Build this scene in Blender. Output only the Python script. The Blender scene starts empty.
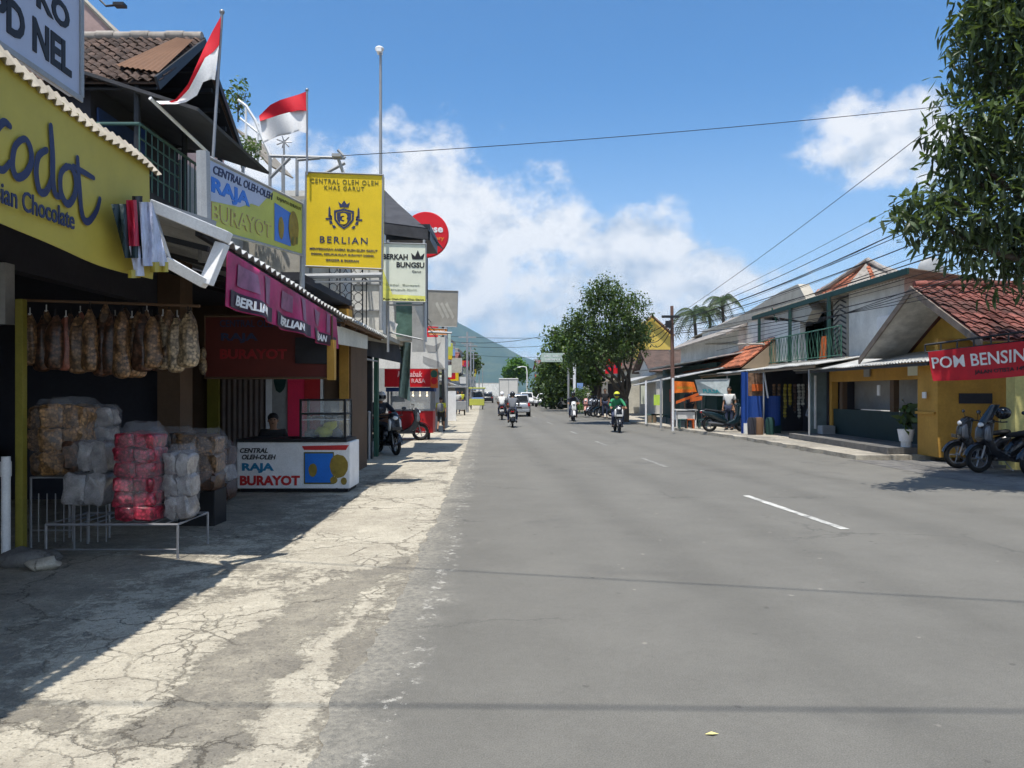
import bpy, bmesh, math, random
from mathutils import Vector as V, Matrix, noise
from mathutils.geometry import tessellate_polygon
R = random.Random(11)
sc = bpy.context.scene
C = sc.collection
PI = math.pi

# ------------------------------------------------------------------ camera, sky, sun, exposure
F_PX, HORIZON, EYE = 770.0, 392.0, 1.65
cam = bpy.data.cameras.new('camera'); co = bpy.data.objects.new('camera', cam); C.objects.link(co)
cam.sensor_fit = 'HORIZONTAL'; cam.sensor_width = 36.0; cam.lens = 36.0 * F_PX / 1024.0
cam.shift_y = (HORIZON - 384.0) / 1024.0
cam.clip_start = 0.05; cam.clip_end = 30000
co.location = (0, 0, EYE); co.rotation_euler = (math.radians(90), 0, 0)
sc.camera = co
sc.cycles.max_bounces = 6; sc.cycles.diffuse_bounces = 3; sc.cycles.glossy_bounces = 2; sc.cycles.transparent_max_bounces = 8; sc.cycles.volume_bounces = 0; sc.cycles.adaptive_threshold = 0.03
sc.view_settings.view_transform = 'Standard'; sc.view_settings.look = 'None'
sc.view_settings.gamma = 1; sc.view_settings.use_curve_mapping = False
sc.view_settings.exposure = 0.48
SHX, SHY = 0.09, 0.27                       # how far a shadow moves per metre of height
sd = V((-SHX, -SHY, 1)).normalized()
sun = bpy.data.lights.new('sun', 'SUN'); so = bpy.data.objects.new('sun', sun); C.objects.link(so)
sun.energy = 4.4; sun.angle = math.radians(0.55); sun.color = (1.0, 0.955, 0.88)
so.rotation_euler = (-sd).to_track_quat('-Z', 'Y').to_euler(); so.location = (0, 0, 60)

def build_world():
    w = bpy.data.worlds.new('World'); sc.world = w; w.use_nodes = True
    nt = w.node_tree; N = nt.nodes; L = nt.links; N.clear()
    def math_(op, a, b=None, c=None, clamp=False):
        n = N.new('ShaderNodeMath'); n.operation = op; n.use_clamp = clamp
        for i, x in enumerate((a, b, c)):
            if x is None: continue
            if isinstance(x, (int, float)): n.inputs[i].default_value = x
            else: L.new(x, n.inputs[i])
        return n.outputs[0]
    sky = N.new('ShaderNodeTexSky'); sky.sky_type = 'NISHITA'; sky.sun_disc = False
    sky.sun_elevation = math.asin(sd.z); sky.sun_rotation = math.atan2(sd.x, sd.y)
    sky.altitude = 700; sky.air_density = 1.0; sky.dust_density = 0.6; sky.ozone_density = 2.0
    tc = N.new('ShaderNodeTexCoord'); sp = N.new('ShaderNodeSeparateXYZ'); L.new(tc.outputs['Generated'], sp.inputs[0])
    dx, dy, dz = sp.outputs
    dyc = math_('MAXIMUM', dy, 0.05)
    u = math_('DIVIDE', dx, dyc); v = math_('DIVIDE', dz, dyc)
    front = math_('GREATER_THAN', dy, 0.05)
    cl = [(345,215,120,62,1),(262,165,62,52,.9),(425,190,52,46,.8),(455,245,90,60,1),(560,235,62,40,1),(610,262,85,48,1),
          (690,285,70,34,.75),(520,305,150,52,.8),(640,330,170,48,.7),(780,330,150,36,.38),(400,300,90,60,.7),
          (892,142,62,36,1.15),(928,126,42,30,1.1),(852,158,40,24,.9),(975,135,45,30,.8),(700,230,60,14,.2),(950,300,120,30,.3)]
    field = None
    for (px, py, rx, ry, s) in cl:
        a = math_('MULTIPLY', math_('SUBTRACT', u, (px - 512) / 770), 770 / rx)
        b = math_('MULTIPLY', math_('SUBTRACT', v, (392 - py) / 770), 770 / ry)
        d = math_('SQRT', math_('ADD', math_('MULTIPLY', a, a), math_('MULTIPLY', b, b)))
        f = math_('MULTIPLY', math_('SUBTRACT', 1.55, d), s)
        field = f if field is None else math_('SMOOTH_MAX', field, f, 0.25)
    def fbm(off, scale, detail, rough=.58, stretch=1.35):
        mp = N.new('ShaderNodeMapping'); L.new(tc.outputs['Generated'], mp.inputs[0])
        mp.inputs['Location'].default_value = off; mp.inputs['Scale'].default_value = (1, 1, stretch)
        n = N.new('ShaderNodeTexNoise'); n.inputs['Scale'].default_value = scale
        n.inputs['Detail'].default_value = detail; n.inputs['Roughness'].default_value = rough
        L.new(mp.outputs[0], n.inputs['Vector']); return n.outputs['Fac']
    n1 = fbm((0, 0, 0), 11, 9); n2 = fbm((0.018, 0, -0.03), 11, 6)
    nb = fbm((3, 1, 0), 4.5, 4)
    dens = math_('ADD', field, math_('MULTIPLY', math_('SUBTRACT', n1, 0.50), 3.7))
    mr = N.new('ShaderNodeMapRange'); mr.interpolation_type = 'SMOOTHSTEP'
    mr.inputs['From Min'].default_value = 0.18; mr.inputs['From Max'].default_value = 1.0; L.new(dens, mr.inputs['Value'])
    behind = N.new('ShaderNodeMapRange'); behind.inputs['From Min'].default_value = 0.42; behind.inputs['From Max'].default_value = 0.58; L.new(fbm((7, 2, 1), 3.2, 6), behind.inputs['Value'])  # unseen clouds behind the camera, added to whiten the fill light
    mask = math_('ADD', math_('MULTIPLY', mr.outputs[0], front), math_('MULTIPLY', math_('MULTIPLY', behind.outputs[0], 0.85), math_('LESS_THAN', dy, 0.05)))
    mask = math_('MULTIPLY', mask, 0.93)
    # thickness decides how grey the underside is, the offset noise picks out lit edges
    lit = math_('MULTIPLY', math_('SUBTRACT', n1, n2), 5.0)
    thick = N.new('ShaderNodeMapRange'); thick.inputs['From Min'].default_value = 0.5; thick.inputs['From Max'].default_value = 2.3
    L.new(dens, thick.inputs['Value'])
    low = N.new('ShaderNodeMapRange'); low.inputs['From Min'].default_value = 0.24; low.inputs['From Max'].default_value = 0.03; L.new(v, low.inputs['Value'])
    g = math_('ADD', math_('MULTIPLY', thick.outputs[0], math_('MULTIPLY', nb, 0.9)), math_('MULTIPLY', low.outputs[0], 0.45))
    g = math_('SUBTRACT', g, lit, clamp=True)
    mixc = N.new('ShaderNodeMix'); mixc.data_type = 'RGBA'; L.new(g, mixc.inputs[0])
    mixc.inputs[6].default_value = CLOUD_HI; mixc.inputs[7].default_value = CLOUD_LO
    # thin white veil that thickens towards the skyline
    veil = N.new('ShaderNodeMapRange'); veil.interpolation_type = 'SMOOTHERSTEP'
    veil.inputs['From Min'].default_value = 0.42; veil.inputs['From Max'].default_value = -0.03
    L.new(dz, veil.inputs['Value'])
    vm = math_('MULTIPLY', veil.outputs[0], 0.72)
    sk = N.new('ShaderNodeMix'); sk.data_type = 'RGBA'; sk.blend_type = 'MULTIPLY'; sk.inputs[0].default_value = 1
    L.new(sky.outputs[0], sk.inputs[6]); sk.inputs[7].default_value = SKY_TINT
    m0 = N.new('ShaderNodeMix'); m0.data_type = 'RGBA'; L.new(vm, m0.inputs[0]); L.new(sk.outputs[2], m0.inputs[6]); m0.inputs[7].default_value = VEIL
    m1 = N.new('ShaderNodeMix'); m1.data_type = 'RGBA'; L.new(mask, m1.inputs[0]); L.new(m0.outputs[2], m1.inputs[6]); L.new(mixc.outputs[2], m1.inputs[7])
    bg = N.new('ShaderNodeBackground'); bg.inputs[1].default_value = 0.098
    out = N.new('ShaderNodeOutputWorld'); L.new(m1.outputs[2], bg.inputs[0]); L.new(bg.outputs[0], out.inputs[0])
SKY_TINT = (0.62, 1.06, 1.34, 1)
CLOUD_HI = (7.4, 7.45, 7.6, 1); CLOUD_LO = (4.0, 4.7, 5.7, 1); VEIL = (4.6, 5.8, 7.3, 1)
build_world()

# ------------------------------------------------------------------ helpers
def P(px, py, Y): return V(((px - 512) * Y / F_PX, Y, EYE + (HORIZON - py) * Y / F_PX))
def G(px, py, z=0.0):
    Y = (EYE - z) * F_PX / (py - HORIZON); return V(((px - 512) * Y / F_PX, Y, z))
def S(r, g, b, a=1):
    f = lambda c: (c/255/12.92) if c/255 <= .04045 else ((c/255+.055)/1.055)**2.4
    return (f(r), f(g), f(b), a)
def lerp(tab, y):
    if y <= tab[0][0]: return tab[0][1]
    for (a, va), (b, vb) in zip(tab, tab[1:]):
        if y <= b: return va + (vb - va) * (y - a) / (b - a)
    return tab[-1][1]
class Fr:
    def __init__(s, o, r, u): s.o = V(o); s.r = V(r).normalized(); s.u = V(u).normalized(); s.n = s.r.cross(s.u).normalized()
    def p(s, x, y, d=0): return s.o + s.r * x + s.u * y + s.n * d
def FC(x, y, z): return Fr((x, y, z), (1, 0, 0), (0, 0, 1))      # faces the camera end of the street
def FL(x, y, z): return Fr((x, y, z), (0, 1, 0), (0, 0, 1))      # left side facade
def FRt(x, y, z): return Fr((x, y, z), (0, -1, 0), (0, 0, 1))    # right side facade

def sm_mesh(me, ang=40):
    me.shade_smooth(); me.set_sharp_from_angle(angle=math.radians(ang))
class MB:
    def __init__(s, M=None): s.v = []; s.f = []; s.M = M
    def add(s, vs, fs, M=None):
        b = len(s.v); M = M or s.M
        s.v += [(M @ V(p)) if M else V(p) for p in vs]; s.f += [tuple(i + b for i in f) for f in fs]; return s
    def box(s, x0, x1, y0, y1, z0, z1, M=None):
        vs = [(x, y, z) for z in (z0, z1) for y in (y0, y1) for x in (x0, x1)]
        return s.add(vs, [(0,2,3,1),(4,5,7,6),(0,1,5,4),(2,6,7,3),(0,4,6,2),(1,3,7,5)], M)
    def fbox(s, F, x0, x1, y0, y1, d0, d1):
        vs = [F.p(x, y, d) for d in (d0, d1) for y in (y0, y1) for x in (x0, x1)]
        return s.add(vs, [(0,2,3,1),(4,5,7,6),(0,1,5,4),(2,6,7,3),(0,4,6,2),(1,3,7,5)])
    def slab(s, a, b, c, d, t):
        a, b, c, d = map(V, (a, b, c, d)); n = (b - a).cross(d - a).normalized() * t
        return s.add([a, b, c, d, a - n, b - n, c - n, d - n], [(0,1,2,3),(7,6,5,4),(0,4,5,1),(1,5,6,2),(2,6,7,3),(3,7,4,0)])
    def prism(s, F, poly, d0, d1):
        n = len(poly); vs = [F.p(x, y, d0) for x, y in poly] + [F.p(x, y, d1) for x, y in poly]
        t = tessellate_polygon([[V((x, y, 0)) for x, y in poly]])
        fs = [tuple(i + n for i in q) for q in t] + [tuple(reversed(q)) for q in t]
        return s.add(vs, fs + [(i, (i+1) % n, (i+1) % n + n, i + n) for i in range(n)])
    def tube(s, pts, r, n=7, M=None, closed=False):
        pts = [V(p) for p in pts]; m = len(pts); rr = r if isinstance(r, (list, tuple)) else [r] * m
        vs = []; up = V((0, 0, 1)); prev = None
        for i, p in enumerate(pts):
            a = pts[(i-1) % m] if (closed or i > 0) else p; b = pts[(i+1) % m] if (closed or i < m-1) else p
            t = (b - a); t = t.normalized() if t.length > 1e-9 else V((0, 0, 1))
            if prev is None: x = t.cross(up if abs(t.z) < .95 else V((1, 0, 0))).normalized()
            else:
                x = prev - t * prev.dot(t); x = x.normalized() if x.length > 1e-6 else t.orthogonal().normalized()
            prev = x; y = t.cross(x)
            vs += [p + (x * math.cos(k*2*PI/n) + y * math.sin(k*2*PI/n)) * rr[i] for k in range(n)]
        fs = []
        for i in range(m if closed else m - 1):
            j = (i + 1) % m
            for k in range(n): fs.append((i*n+k, i*n+(k+1) % n, j*n+(k+1) % n, j*n+k))
        if not closed: fs += [tuple(range(n))[::-1], tuple((m-1)*n + k for k in range(n))]
        return s.add(vs, fs, M)
    def lathe(s, prof, n=20, M=None, o=(0, 0, 0), axis='Z'):
        vs = []; o = V(o)
        for r, h in prof:
            for k in range(n):
                a = 2*PI*k/n; x, y = r*math.cos(a), r*math.sin(a)
                vs.append(o + (V((x, y, h)) if axis == 'Z' else V((h, x, y)) if axis == 'X' else V((x, h, y))))
        m = len(prof); fs = [(i*n+k, i*n+(k+1) % n, (i+1)*n+(k+1) % n, (i+1)*n+k) for i in range(m-1) for k in range(n)]
        fs += [tuple(range(n))[::-1], tuple((m-1)*n+k for k in range(n))]
        return s.add(vs, fs, M)
    def ell(s, c, r, nu=12, nv=8, M=None):
        c = V(c); r = r if isinstance(r, (list, tuple)) else (r, r, r)
        vs = [c + V((0, 0, -r[2]))]
        for i in range(1, nv):
            a = -PI/2 + PI*i/nv
            vs += [c + V((r[0]*math.cos(a)*math.cos(2*PI*k/nu), r[1]*math.cos(a)*math.sin(2*PI*k/nu), r[2]*math.sin(a))) for k in range(nu)]
        vs.append(c + V((0, 0, r[2]))); t = len(vs) - 1
        fs = [(0, 1+(k+1) % nu, 1+k) for k in range(nu)] + [(1+i*nu+k, 1+i*nu+(k+1) % nu, 1+(i+1)*nu+(k+1) % nu, 1+(i+1)*nu+k) for i in range(nv-2) for k in range(nu)]
        fs += [(1+(nv-2)*nu+k, 1+(nv-2)*nu+(k+1) % nu, t) for k in range(nu)]
        return s.add(vs, fs, M)
    def grid(s, fn, nu, nv, M=None):
        vs = [fn(i/nu, j/nv) for j in range(nv+1) for i in range(nu+1)]
        return s.add(vs, [(j*(nu+1)+i, j*(nu+1)+i+1, (j+1)*(nu+1)+i+1, (j+1)*(nu+1)+i) for j in range(nv) for i in range(nu)], M)
    def sheet(s, fn, nu, nv, t=0.01, off=None):                 # grid with a back side: a thin solid
        A = [[V(fn(i/nu, j/nv)) for i in range(nu+1)] for j in range(nv+1)]
        o = off if off is not None else ((A[0][nu]-A[0][0]).cross(A[nv][0]-A[0][0]).normalized() * -t)
        s.grid(lambda a, b: A[round(b*nv)][round(a*nu)], nu, nv)
        b = len(s.v); s.grid(lambda a, b_: A[round(b_*nv)][round(a*nu)] + o, nu, nv)
        k = (nu+1)*(nv+1); n = len(s.f) - nu*nv
        s.f[n:] = [tuple(reversed(q)) for q in s.f[n:]]; b0 = b - k
        per = [i for i in range(nu+1)] + [j*(nu+1)+nu for j in range(1, nv+1)] + [nv*(nu+1)+i for i in range(nu-1, -1, -1)] + [j*(nu+1) for j in range(nv-1, 0, -1)]
        for a, c in zip(per, per[1:] + per[:1]): s.f.append((b0+a, b+a, b+c, b0+c))
        return s
    def loft(s, secs, n=16, M=None, e=2.6):                     # sections along y: (y, cx, cz, half width, half height)
        vs = []
        for (y, cx, cz, hw, hh) in secs:
            for k in range(n):
                a = 2*PI*k/n; ca, sa = math.cos(a), math.sin(a)
                vs.append(V((cx + hw*math.copysign(abs(ca)**(2/e), ca), y, cz + hh*math.copysign(abs(sa)**(2/e), sa))))
        m = len(secs); fs = [(i*n+k, (i+1)*n+k, (i+1)*n+(k+1) % n, i*n+(k+1) % n) for i in range(m-1) for k in range(n)]
        fs += [tuple(range(n)), tuple((m-1)*n+k for k in range(n))[::-1]]
        return s.add(vs, fs, M)
    def text(s, txt, F, x, y, w, h, bold=0.0, shear=0.0, d=0.004, t=0.003, space=1.0):
        vs, fs = text_geo(txt, bold, shear, space)
        xs = [p[0] for p in vs]; ys = [p[1] for p in vs]
        sx = w / (max(xs) - min(xs)); sy = h / (max(ys) - min(ys)); mx, my = min(xs), min(ys)
        base = len(s.v)
        s.v += [F.p(x + (p[0]-mx)*sx, y + (p[1]-my)*sy, d + t*p[2]) for p in vs]
        s.f += [tuple(i + base for i in f) for f in fs]; return s
    def build(s, name, m, parent=None, world=True, smooth=0, bevel=0, seg=2, label=None, cat=None, group=None, kind=None, sub=0):
        me = bpy.data.meshes.new(name); vs = s.v; o = None
        if parent is not None:
            if world:
                inv = (Matrix.Translation(parent.location) @ parent.rotation_euler.to_matrix().to_4x4()).inverted()
                if parent.parent:
                    pp = parent.parent
                    inv = ((Matrix.Translation(pp.location) @ pp.rotation_euler.to_matrix().to_4x4()) @ Matrix.Translation(parent.location) @ parent.rotation_euler.to_matrix().to_4x4()).inverted()
                vs = [inv @ p for p in vs]
        else:
            o = V(((min(p.x for p in vs)+max(p.x for p in vs))/2, (min(p.y for p in vs)+max(p.y for p in vs))/2, min(p.z for p in vs))) if kind != 'structure' else V((0, 0, 0))
            vs = [p - o for p in vs]
        me.from_pydata(vs, [], s.f); me.validate(); me.update()
        if smooth: sm_mesh(me, smooth)
        ob = bpy.data.objects.new(name, me); C.objects.link(ob)
        if isinstance(m, str): m = MT[m]
        me.materials.append(m)
        if o is not None: ob.location = o
        if parent is not None: ob.parent = parent
        if bevel:
            b = ob.modifiers.new('bevel', 'BEVEL'); b.width = bevel; b.segments = seg; b.limit_method = 'ANGLE'
        if sub:
            b = ob.modifiers.new('sub', 'SUBSURF'); b.levels = sub; b.render_levels = sub
        tag(ob, label, cat, group, kind); return ob
_tc = {}
def text_geo(txt, bold, shear, space):
    k = (txt, bold, shear, space)
    if k in _tc: return _tc[k]
    cu = bpy.data.curves.new('lettering', 'FONT'); cu.body = txt; cu.offset = bold; cu.shear = shear
    cu.extrude = 0.5; cu.space_character = space; cu.resolution_u = 3
    o = bpy.data.objects.new('lettering', cu); C.objects.link(o)
    dg = bpy.context.evaluated_depsgraph_get(); me = o.evaluated_get(dg).to_mesh()
    vs = [(v.co.x, v.co.y, v.co.z*2) for v in me.vertices]; fs = [tuple(p.vertices) for p in me.polygons]
    o.evaluated_get(dg).to_mesh_clear(); bpy.data.objects.remove(o); bpy.data.curves.remove(cu)
    _tc[k] = (vs, fs); return _tc[k]
def tag(o, label=None, cat=None, group=None, kind=None):
    if label: o['label'] = label
    if cat: o['category'] = cat
    if group: o['group'] = group
    if kind: o['kind'] = kind
    return o
def T(name, label, cat, loc=(0, 0, 0), rz=0, group=None):
    o = bpy.data.objects.new(name, None); C.objects.link(o); o.location = loc; o.rotation_euler = (0, 0, rz)
    o.empty_display_size = .2
    return tag(o, label, cat, group)
def dup(o, loc=None, rz=None, label=None, group=None, parent=None):
    c = o.copy(); C.objects.link(c); c.parent = parent
    for ch in [k for k in o.children]: dup(ch, parent=c)
    if loc is not None: c.location = loc
    if rz is not None: c.rotation_euler = (0, 0, rz)
    if label: c['label'] = label
    if group: c['group'] = group
    return c

# ------------------------------------------------------------------ materials
MT = {}
def mat(name, col, rough=.75, metal=0, var=.18, scale=3.0, fine=.08, bump=.0, bscale=30, dirt=0.0, dcol=(.045, .04, .033, 1), island=0, spec=.35, emit=0, streak=0.0, chips=0):
    m = bpy.data.materials.new(name); m.use_nodes = True; MT[name] = m
    nt = m.node_tree; N = nt.nodes; L = nt.links; b = N['Principled BSDF']
    b.inputs['Roughness'].default_value = rough; b.inputs['Metallic'].default_value = metal; b.inputs['Specular IOR Level'].default_value = spec
    tc = N.new('ShaderNodeTexCoord')
    def nz(sc_, det, stretch=None):
        n = N.new('ShaderNodeTexNoise'); n.inputs['Scale'].default_value = sc_; n.inputs['Detail'].default_value = det; n.inputs['Roughness'].default_value = .62
        if stretch:
            mp = N.new('ShaderNodeMapping'); mp.inputs['Scale'].default_value = stretch; L.new(tc.outputs['Object'], mp.inputs[0]); L.new(mp.outputs[0], n.inputs['Vector'])
        else: L.new(tc.outputs['Object'], n.inputs['Vector'])
        return n.outputs['Fac']
    def mr(x, a, b_, c, d):
        n = N.new('ShaderNodeMapRange'); L.new(x, n.inputs[0])
        for i, q in enumerate((a, b_, c, d)): n.inputs[i+1].default_value = q
        return n.outputs[0]
    def mulc(colsock, fac):
        x = N.new('ShaderNodeVectorMath'); x.operation = 'SCALE'
        if isinstance(colsock, tuple): x.inputs[0].default_value = colsock[:3]
        else: L.new(colsock, x.inputs[0])
        L.new(fac, x.inputs['Scale']); return x.outputs[0]
    c = mulc(tuple(col), mr(nz(scale, 5), .3, .7, 1-var, 1+var))
    if fine: c = mulc(c, mr(nz(scale*14, 3), .3, .7, 1-fine, 1+fine))
    if island:
        g = N.new('ShaderNodeNewGeometry'); c = mulc(c, mr(g.outputs['Random Per Island'], 0, 1, 1-island, 1+island))
    if chips:
        vo = N.new('ShaderNodeTexVoronoi'); vo.inputs['Scale'].default_value = chips; L.new(tc.outputs['Object'], vo.inputs['Vector']); sx = N.new('ShaderNodeSeparateColor'); L.new(vo.outputs['Color'], sx.inputs[0])
        c = mulc(c, mr(sx.outputs[0], 0, 1, .35, 1.65)); c = mulc(c, mr(vo.outputs['Distance'], .25, .75, 1.1, .55))
    if dirt or streak:
        f = mr(nz(scale*.8, 6) if not streak else nz(2.2, 5, (1.2, 1.2, .5)), .46, .72, 0, dirt or streak)
        x = N.new('ShaderNodeMix'); x.data_type = 'RGBA'; L.new(f, x.inputs[0]); L.new(c, x.inputs[6]); x.inputs[7].default_value = dcol; c = x.outputs[2]
    L.new(c, b.inputs['Base Color'])
    if bump:
        bp = N.new('ShaderNodeBump'); bp.inputs['Strength'].default_value = bump; bp.inputs['Distance'].default_value = .01
        L.new(nz(bscale, 4), bp.inputs['Height']); L.new(bp.outputs[0], b.inputs['Normal'])
    if emit:
        b.inputs['Emission Color'].default_value = col; b.inputs['Emission Strength'].default_value = emit
    return m
def glass(name, col, alpha=.35, rough=.08):
    m = mat(name, col, rough, spec=.6, var=.05, fine=0)
    m.node_tree.nodes['Principled BSDF'].inputs['Alpha'].default_value = alpha; return m
def leafmat(name, col, trans=.35, isl=.45, rough=.5):
    m = mat(name, col, rough, var=.25, scale=1.2, fine=0, island=isl, spec=.3)
    N = m.node_tree.nodes; L = m.node_tree.links; b = N['Principled BSDF']
    t = N.new('ShaderNodeBsdfTranslucent'); mx = N.new('ShaderNodeMixShader'); mx.inputs[0].default_value = trans
    src = b.inputs['Base Color'].links[0].from_socket
    h = N.new('ShaderNodeMix'); h.data_type = 'RGBA'; h.blend_type = 'MULTIPLY'; h.inputs[0].default_value = 1; h.inputs[7].default_value = (1.5, 1.6, .5, 1)
    L.new(src, h.inputs[6]); L.new(h.outputs[2], t.inputs[0])
    L.new(b.outputs[0], mx.inputs[1]); L.new(t.outputs[0], mx.inputs[2]); L.new(mx.outputs[0], N['Material Output'].inputs[0]); return m

for args in [
    ('steel', (.30,.30,.31,1), .45, .6), ('pole_grey', (.32,.33,.34,1), .6, .2), ('dark_metal', (.03,.032,.036,1), .5, .3),
    ('rust', (.16,.085,.05,1), .85), ('white_paint', (.72,.72,.70,1), .5), ('cream_wall', (.62,.59,.50,1), .85),
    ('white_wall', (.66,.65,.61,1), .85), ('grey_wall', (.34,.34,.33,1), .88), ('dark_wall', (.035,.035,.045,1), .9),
    ('brown_wall', (.12,.075,.045,1), .85), ('yellow_wall', (.48,.265,.05,1), .8), ('pale_yellow', (.62,.56,.22,1), .8),
    ('pink_wall', (.42,.30,.28,1), .85), ('blue_wall', (.025,.055,.16,1), .75), ('blue_bright', (.012,.055,.26,1), .6),
    ('green_dark', (.012,.05,.045,1), .7), ('green_paint', (.035,.11,.075,1), .6), ('red_paint', (.48,.02,.025,1), .45),
    ('red_pink', (.42,.02,.05,1), .6), ('teal_pole', (.05,.11,.10,1), .6), ('wood', (.14,.08,.045,1), .8),
    ('plank', (.25,.19,.13,1), .85), ('black', (.012,.012,.014,1), .55), ('rubber', (.014,.014,.014,1), .85),
    ('orange', (.62,.13,.025,1), .7), ('sign_white', (.78,.78,.78,1), .5), ('ink_black', (.02,.02,.025,1), .6), ('ink_navy', (.03,.04,.10,1), .6),
    ('ink_blue', (.02,.17,.62,1), .5), ('ink_red', (.50,.03,.03,1), .5), ('ink_tealblue', (.03,.20,.36,1), .5), ('ink_olive', (.12,.12,.03,1), .6),
    ('ink_pink', (.45,.30,.20,1), .6), ('ink_orange', (.75,.25,.03,1), .6), ('ink_teal', (.05,.40,.42,1), .6),
    ('skin', (.30,.16,.095,1), .6), ('hair', (.012,.01,.009,1), .6), ('jacket_dark', (.03,.035,.05,1), .85), ('jacket_green', (.03,.22,.10,1), .8),
    ('jacket_grey', (.14,.15,.17,1), .85), ('cloth_white', (.62,.62,.60,1), .85), ('cloth_black', (.02,.02,.022,1), .9), ('cloth_denim', (.04,.05,.09,1), .9),
    ('cloth_yellow', (.60,.58,.05,1), .8), ('plaster_band', (.42,.39,.33,1), .9)]:
    n, col, ro = args[:3]; me_ = args[3] if len(args) > 3 else 0
    wallish = 'wall' in n or n in ('pale_yellow', 'plaster_band', 'cream_wall')
    mat(n, col, ro, me_, var=.14 if wallish else .1, scale=1.2 if wallish else 4, bump=.25 if wallish else 0, bscale=25, streak=.25 if wallish and 'dark' not in n else 0, dcol=(col[0]*.42, col[1]*.4, col[2]*.36, 1))
mat('banner_yellow', S(184,168,72), .55, var=.08, scale=1.5, fine=.02, dirt=.2, dcol=(.2,.17,.03,1))
mat('sign_yellow', S(222,190,34), .45, var=.10, fine=.02, scale=1.8, dirt=.14, dcol=(.3,.22,.02,1))
mat('sign_lime', S(186,190,84), .5, var=.08, fine=.02, scale=1.5, dirt=.25, dcol=(.22,.22,.06,1))
mat('sign_pale', S(222,226,208), .5, var=.08, scale=1.2, fine=.02)
mat('sign_bluegrey', S(176,184,204), .6, var=.05, scale=1, fine=.02)
mat('sign_grey', S(150,146,136), .8, var=.14, scale=3)
mat('magenta', S(168,34,92), .5, var=.4, scale=3)
mat('magenta_dark', S(50,22,44), .5, var=.2, scale=3)
mat('mauve', S(138,88,116), .5, var=.3, scale=7)
mat('signal_red', S(205,24,36), .45, var=.08, scale=2, fine=.02)
mat('banner_red', S(186,28,42), .55, var=.22, scale=3, fine=.03, dirt=.18, dcol=(.2,.02,.03,1))
mat('flag_red', S(205,22,42), .7, var=.08)
mat('flag_white', (.78,.77,.76,1), .8, var=.05)
mat('maroon', S(92,38,32), .6, var=.15, scale=2)
mat('corrugated_white', (.50,.50,.48,1), .5, .25, var=.2, scale=2.5, dirt=.3, dcol=(.2,.17,.13,1))
mat('corrugated_old', (.33,.29,.23,1), .7, .1, var=.3, scale=3, dirt=.6, dcol=(.10,.075,.05,1))
mat('corrugated_dark', (.05,.05,.055,1), .7, .1, var=.3, scale=3)
mat('roof_tile', (.085,.055,.043,1), .88, var=.4, scale=2.2, fine=.3, island=.45, dirt=.6, dcol=(.05,.045,.04,1))
mat('roof_tile_red', (.17,.062,.050,1), .9, var=.45, scale=1.3, fine=.35, island=.5, dirt=.8, dcol=(.085,.062,.055,1), spec=.2)
mat('roof_tile_orange', (.34,.11,.055,1), .85, var=.3, scale=2, fine=.25, island=.3, dirt=.45, dcol=(.13,.07,.05,1))
mat('mortar', (.30,.27,.24,1), .9, var=.3, scale=5, dirt=.5)
mat('bark', (.075,.06,.045,1), .9, var=.3, scale=8, bump=.6, bscale=20)
mat('bamboo', (.12,.10,.08,1), .8, var=.3, scale=8)
mat('snack_tan', (0.2,0.11,0.05,1), .35, var=.55, scale=9, fine=.35, spec=.6, chips=34)
mat('snack_brown', (0.085,0.04,0.022,1), .35, var=.55, scale=9, fine=.35, spec=.6, chips=34)
mat('snack_cream', (0.3,0.22,0.13,1), .35, var=.4, scale=9, fine=.3, spec=.6, chips=34)
mat('snack_pink', (0.36,0.03,0.055,1), .3, var=.45, scale=10, fine=.3, spec=.6, chips=34)
mat('snack_amber', (0.34,0.18,0.07,1), .35, var=.3, scale=9, fine=.25, spec=.6, chips=34)
mat('snack_clear', (0.24,0.225,0.22,1), .25, var=.5, scale=9, fine=.3, spec=.7)
glass('plastic_film', (.6,.6,.63,1), .13, .10); glass('case_glass', (.55,.60,.60,1), .22, .05); glass('dark_glass', (.02,.025,.03,1), 1, .06)
mat('chrome', (.6,.6,.6,1), .18, .9, var=.02, fine=0); mat('bike_black', (.015,.016,.02,1), .22, 0, var=.05, fine=0, spec=.6)
mat('bike_grey', (.16,.17,.19,1), .25, .3, var=.05, fine=0, spec=.6); mat('bike_red', (.4,.02,.03,1), .25, 0, var=.05, fine=0, spec=.6)
mat('bike_blue', (.010,.026,.034,1), .25, 0, var=.05, fine=0, spec=.6); mat('bike_white', (.6,.6,.6,1), .25, 0, var=.05, fine=0, spec=.6)
mat('car_silver', (.38,.39,.40,1), .25, .5, var=.03, fine=0, spec=.6); mat('car_white', (.72,.72,.71,1), .3, 0, var=.03, fine=0, spec=.6); mat('car_black', (.02,.022,.026,1), .25, .2, var=.03, fine=0, spec=.6)
mat('truck_box', (.70,.68,.64,1), .5, 0, var=.06, scale=1); mat('tail_red', (.45,.01,.01,1), .3, fine=0); mat('lens_clear', (.75,.76,.78,1), .15, fine=0, spec=.8)
mat('bulb_lit', (1,.85,.55,1), .4, fine=0, emit=5)
leafmat('leaf_mango', (.075,.105,.052,1), .34, .55, .42); leafmat('leaf_dark', (.068,.105,.038,1), .32, .5); leafmat('leaf_mid', (.078,.125,.040,1), .33, .5)
leafmat('leaf_bright', (.085,.17,.035,1), .35, .35); leafmat('leaf_palm', (.055,.085,.035,1), .25, .35)
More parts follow.
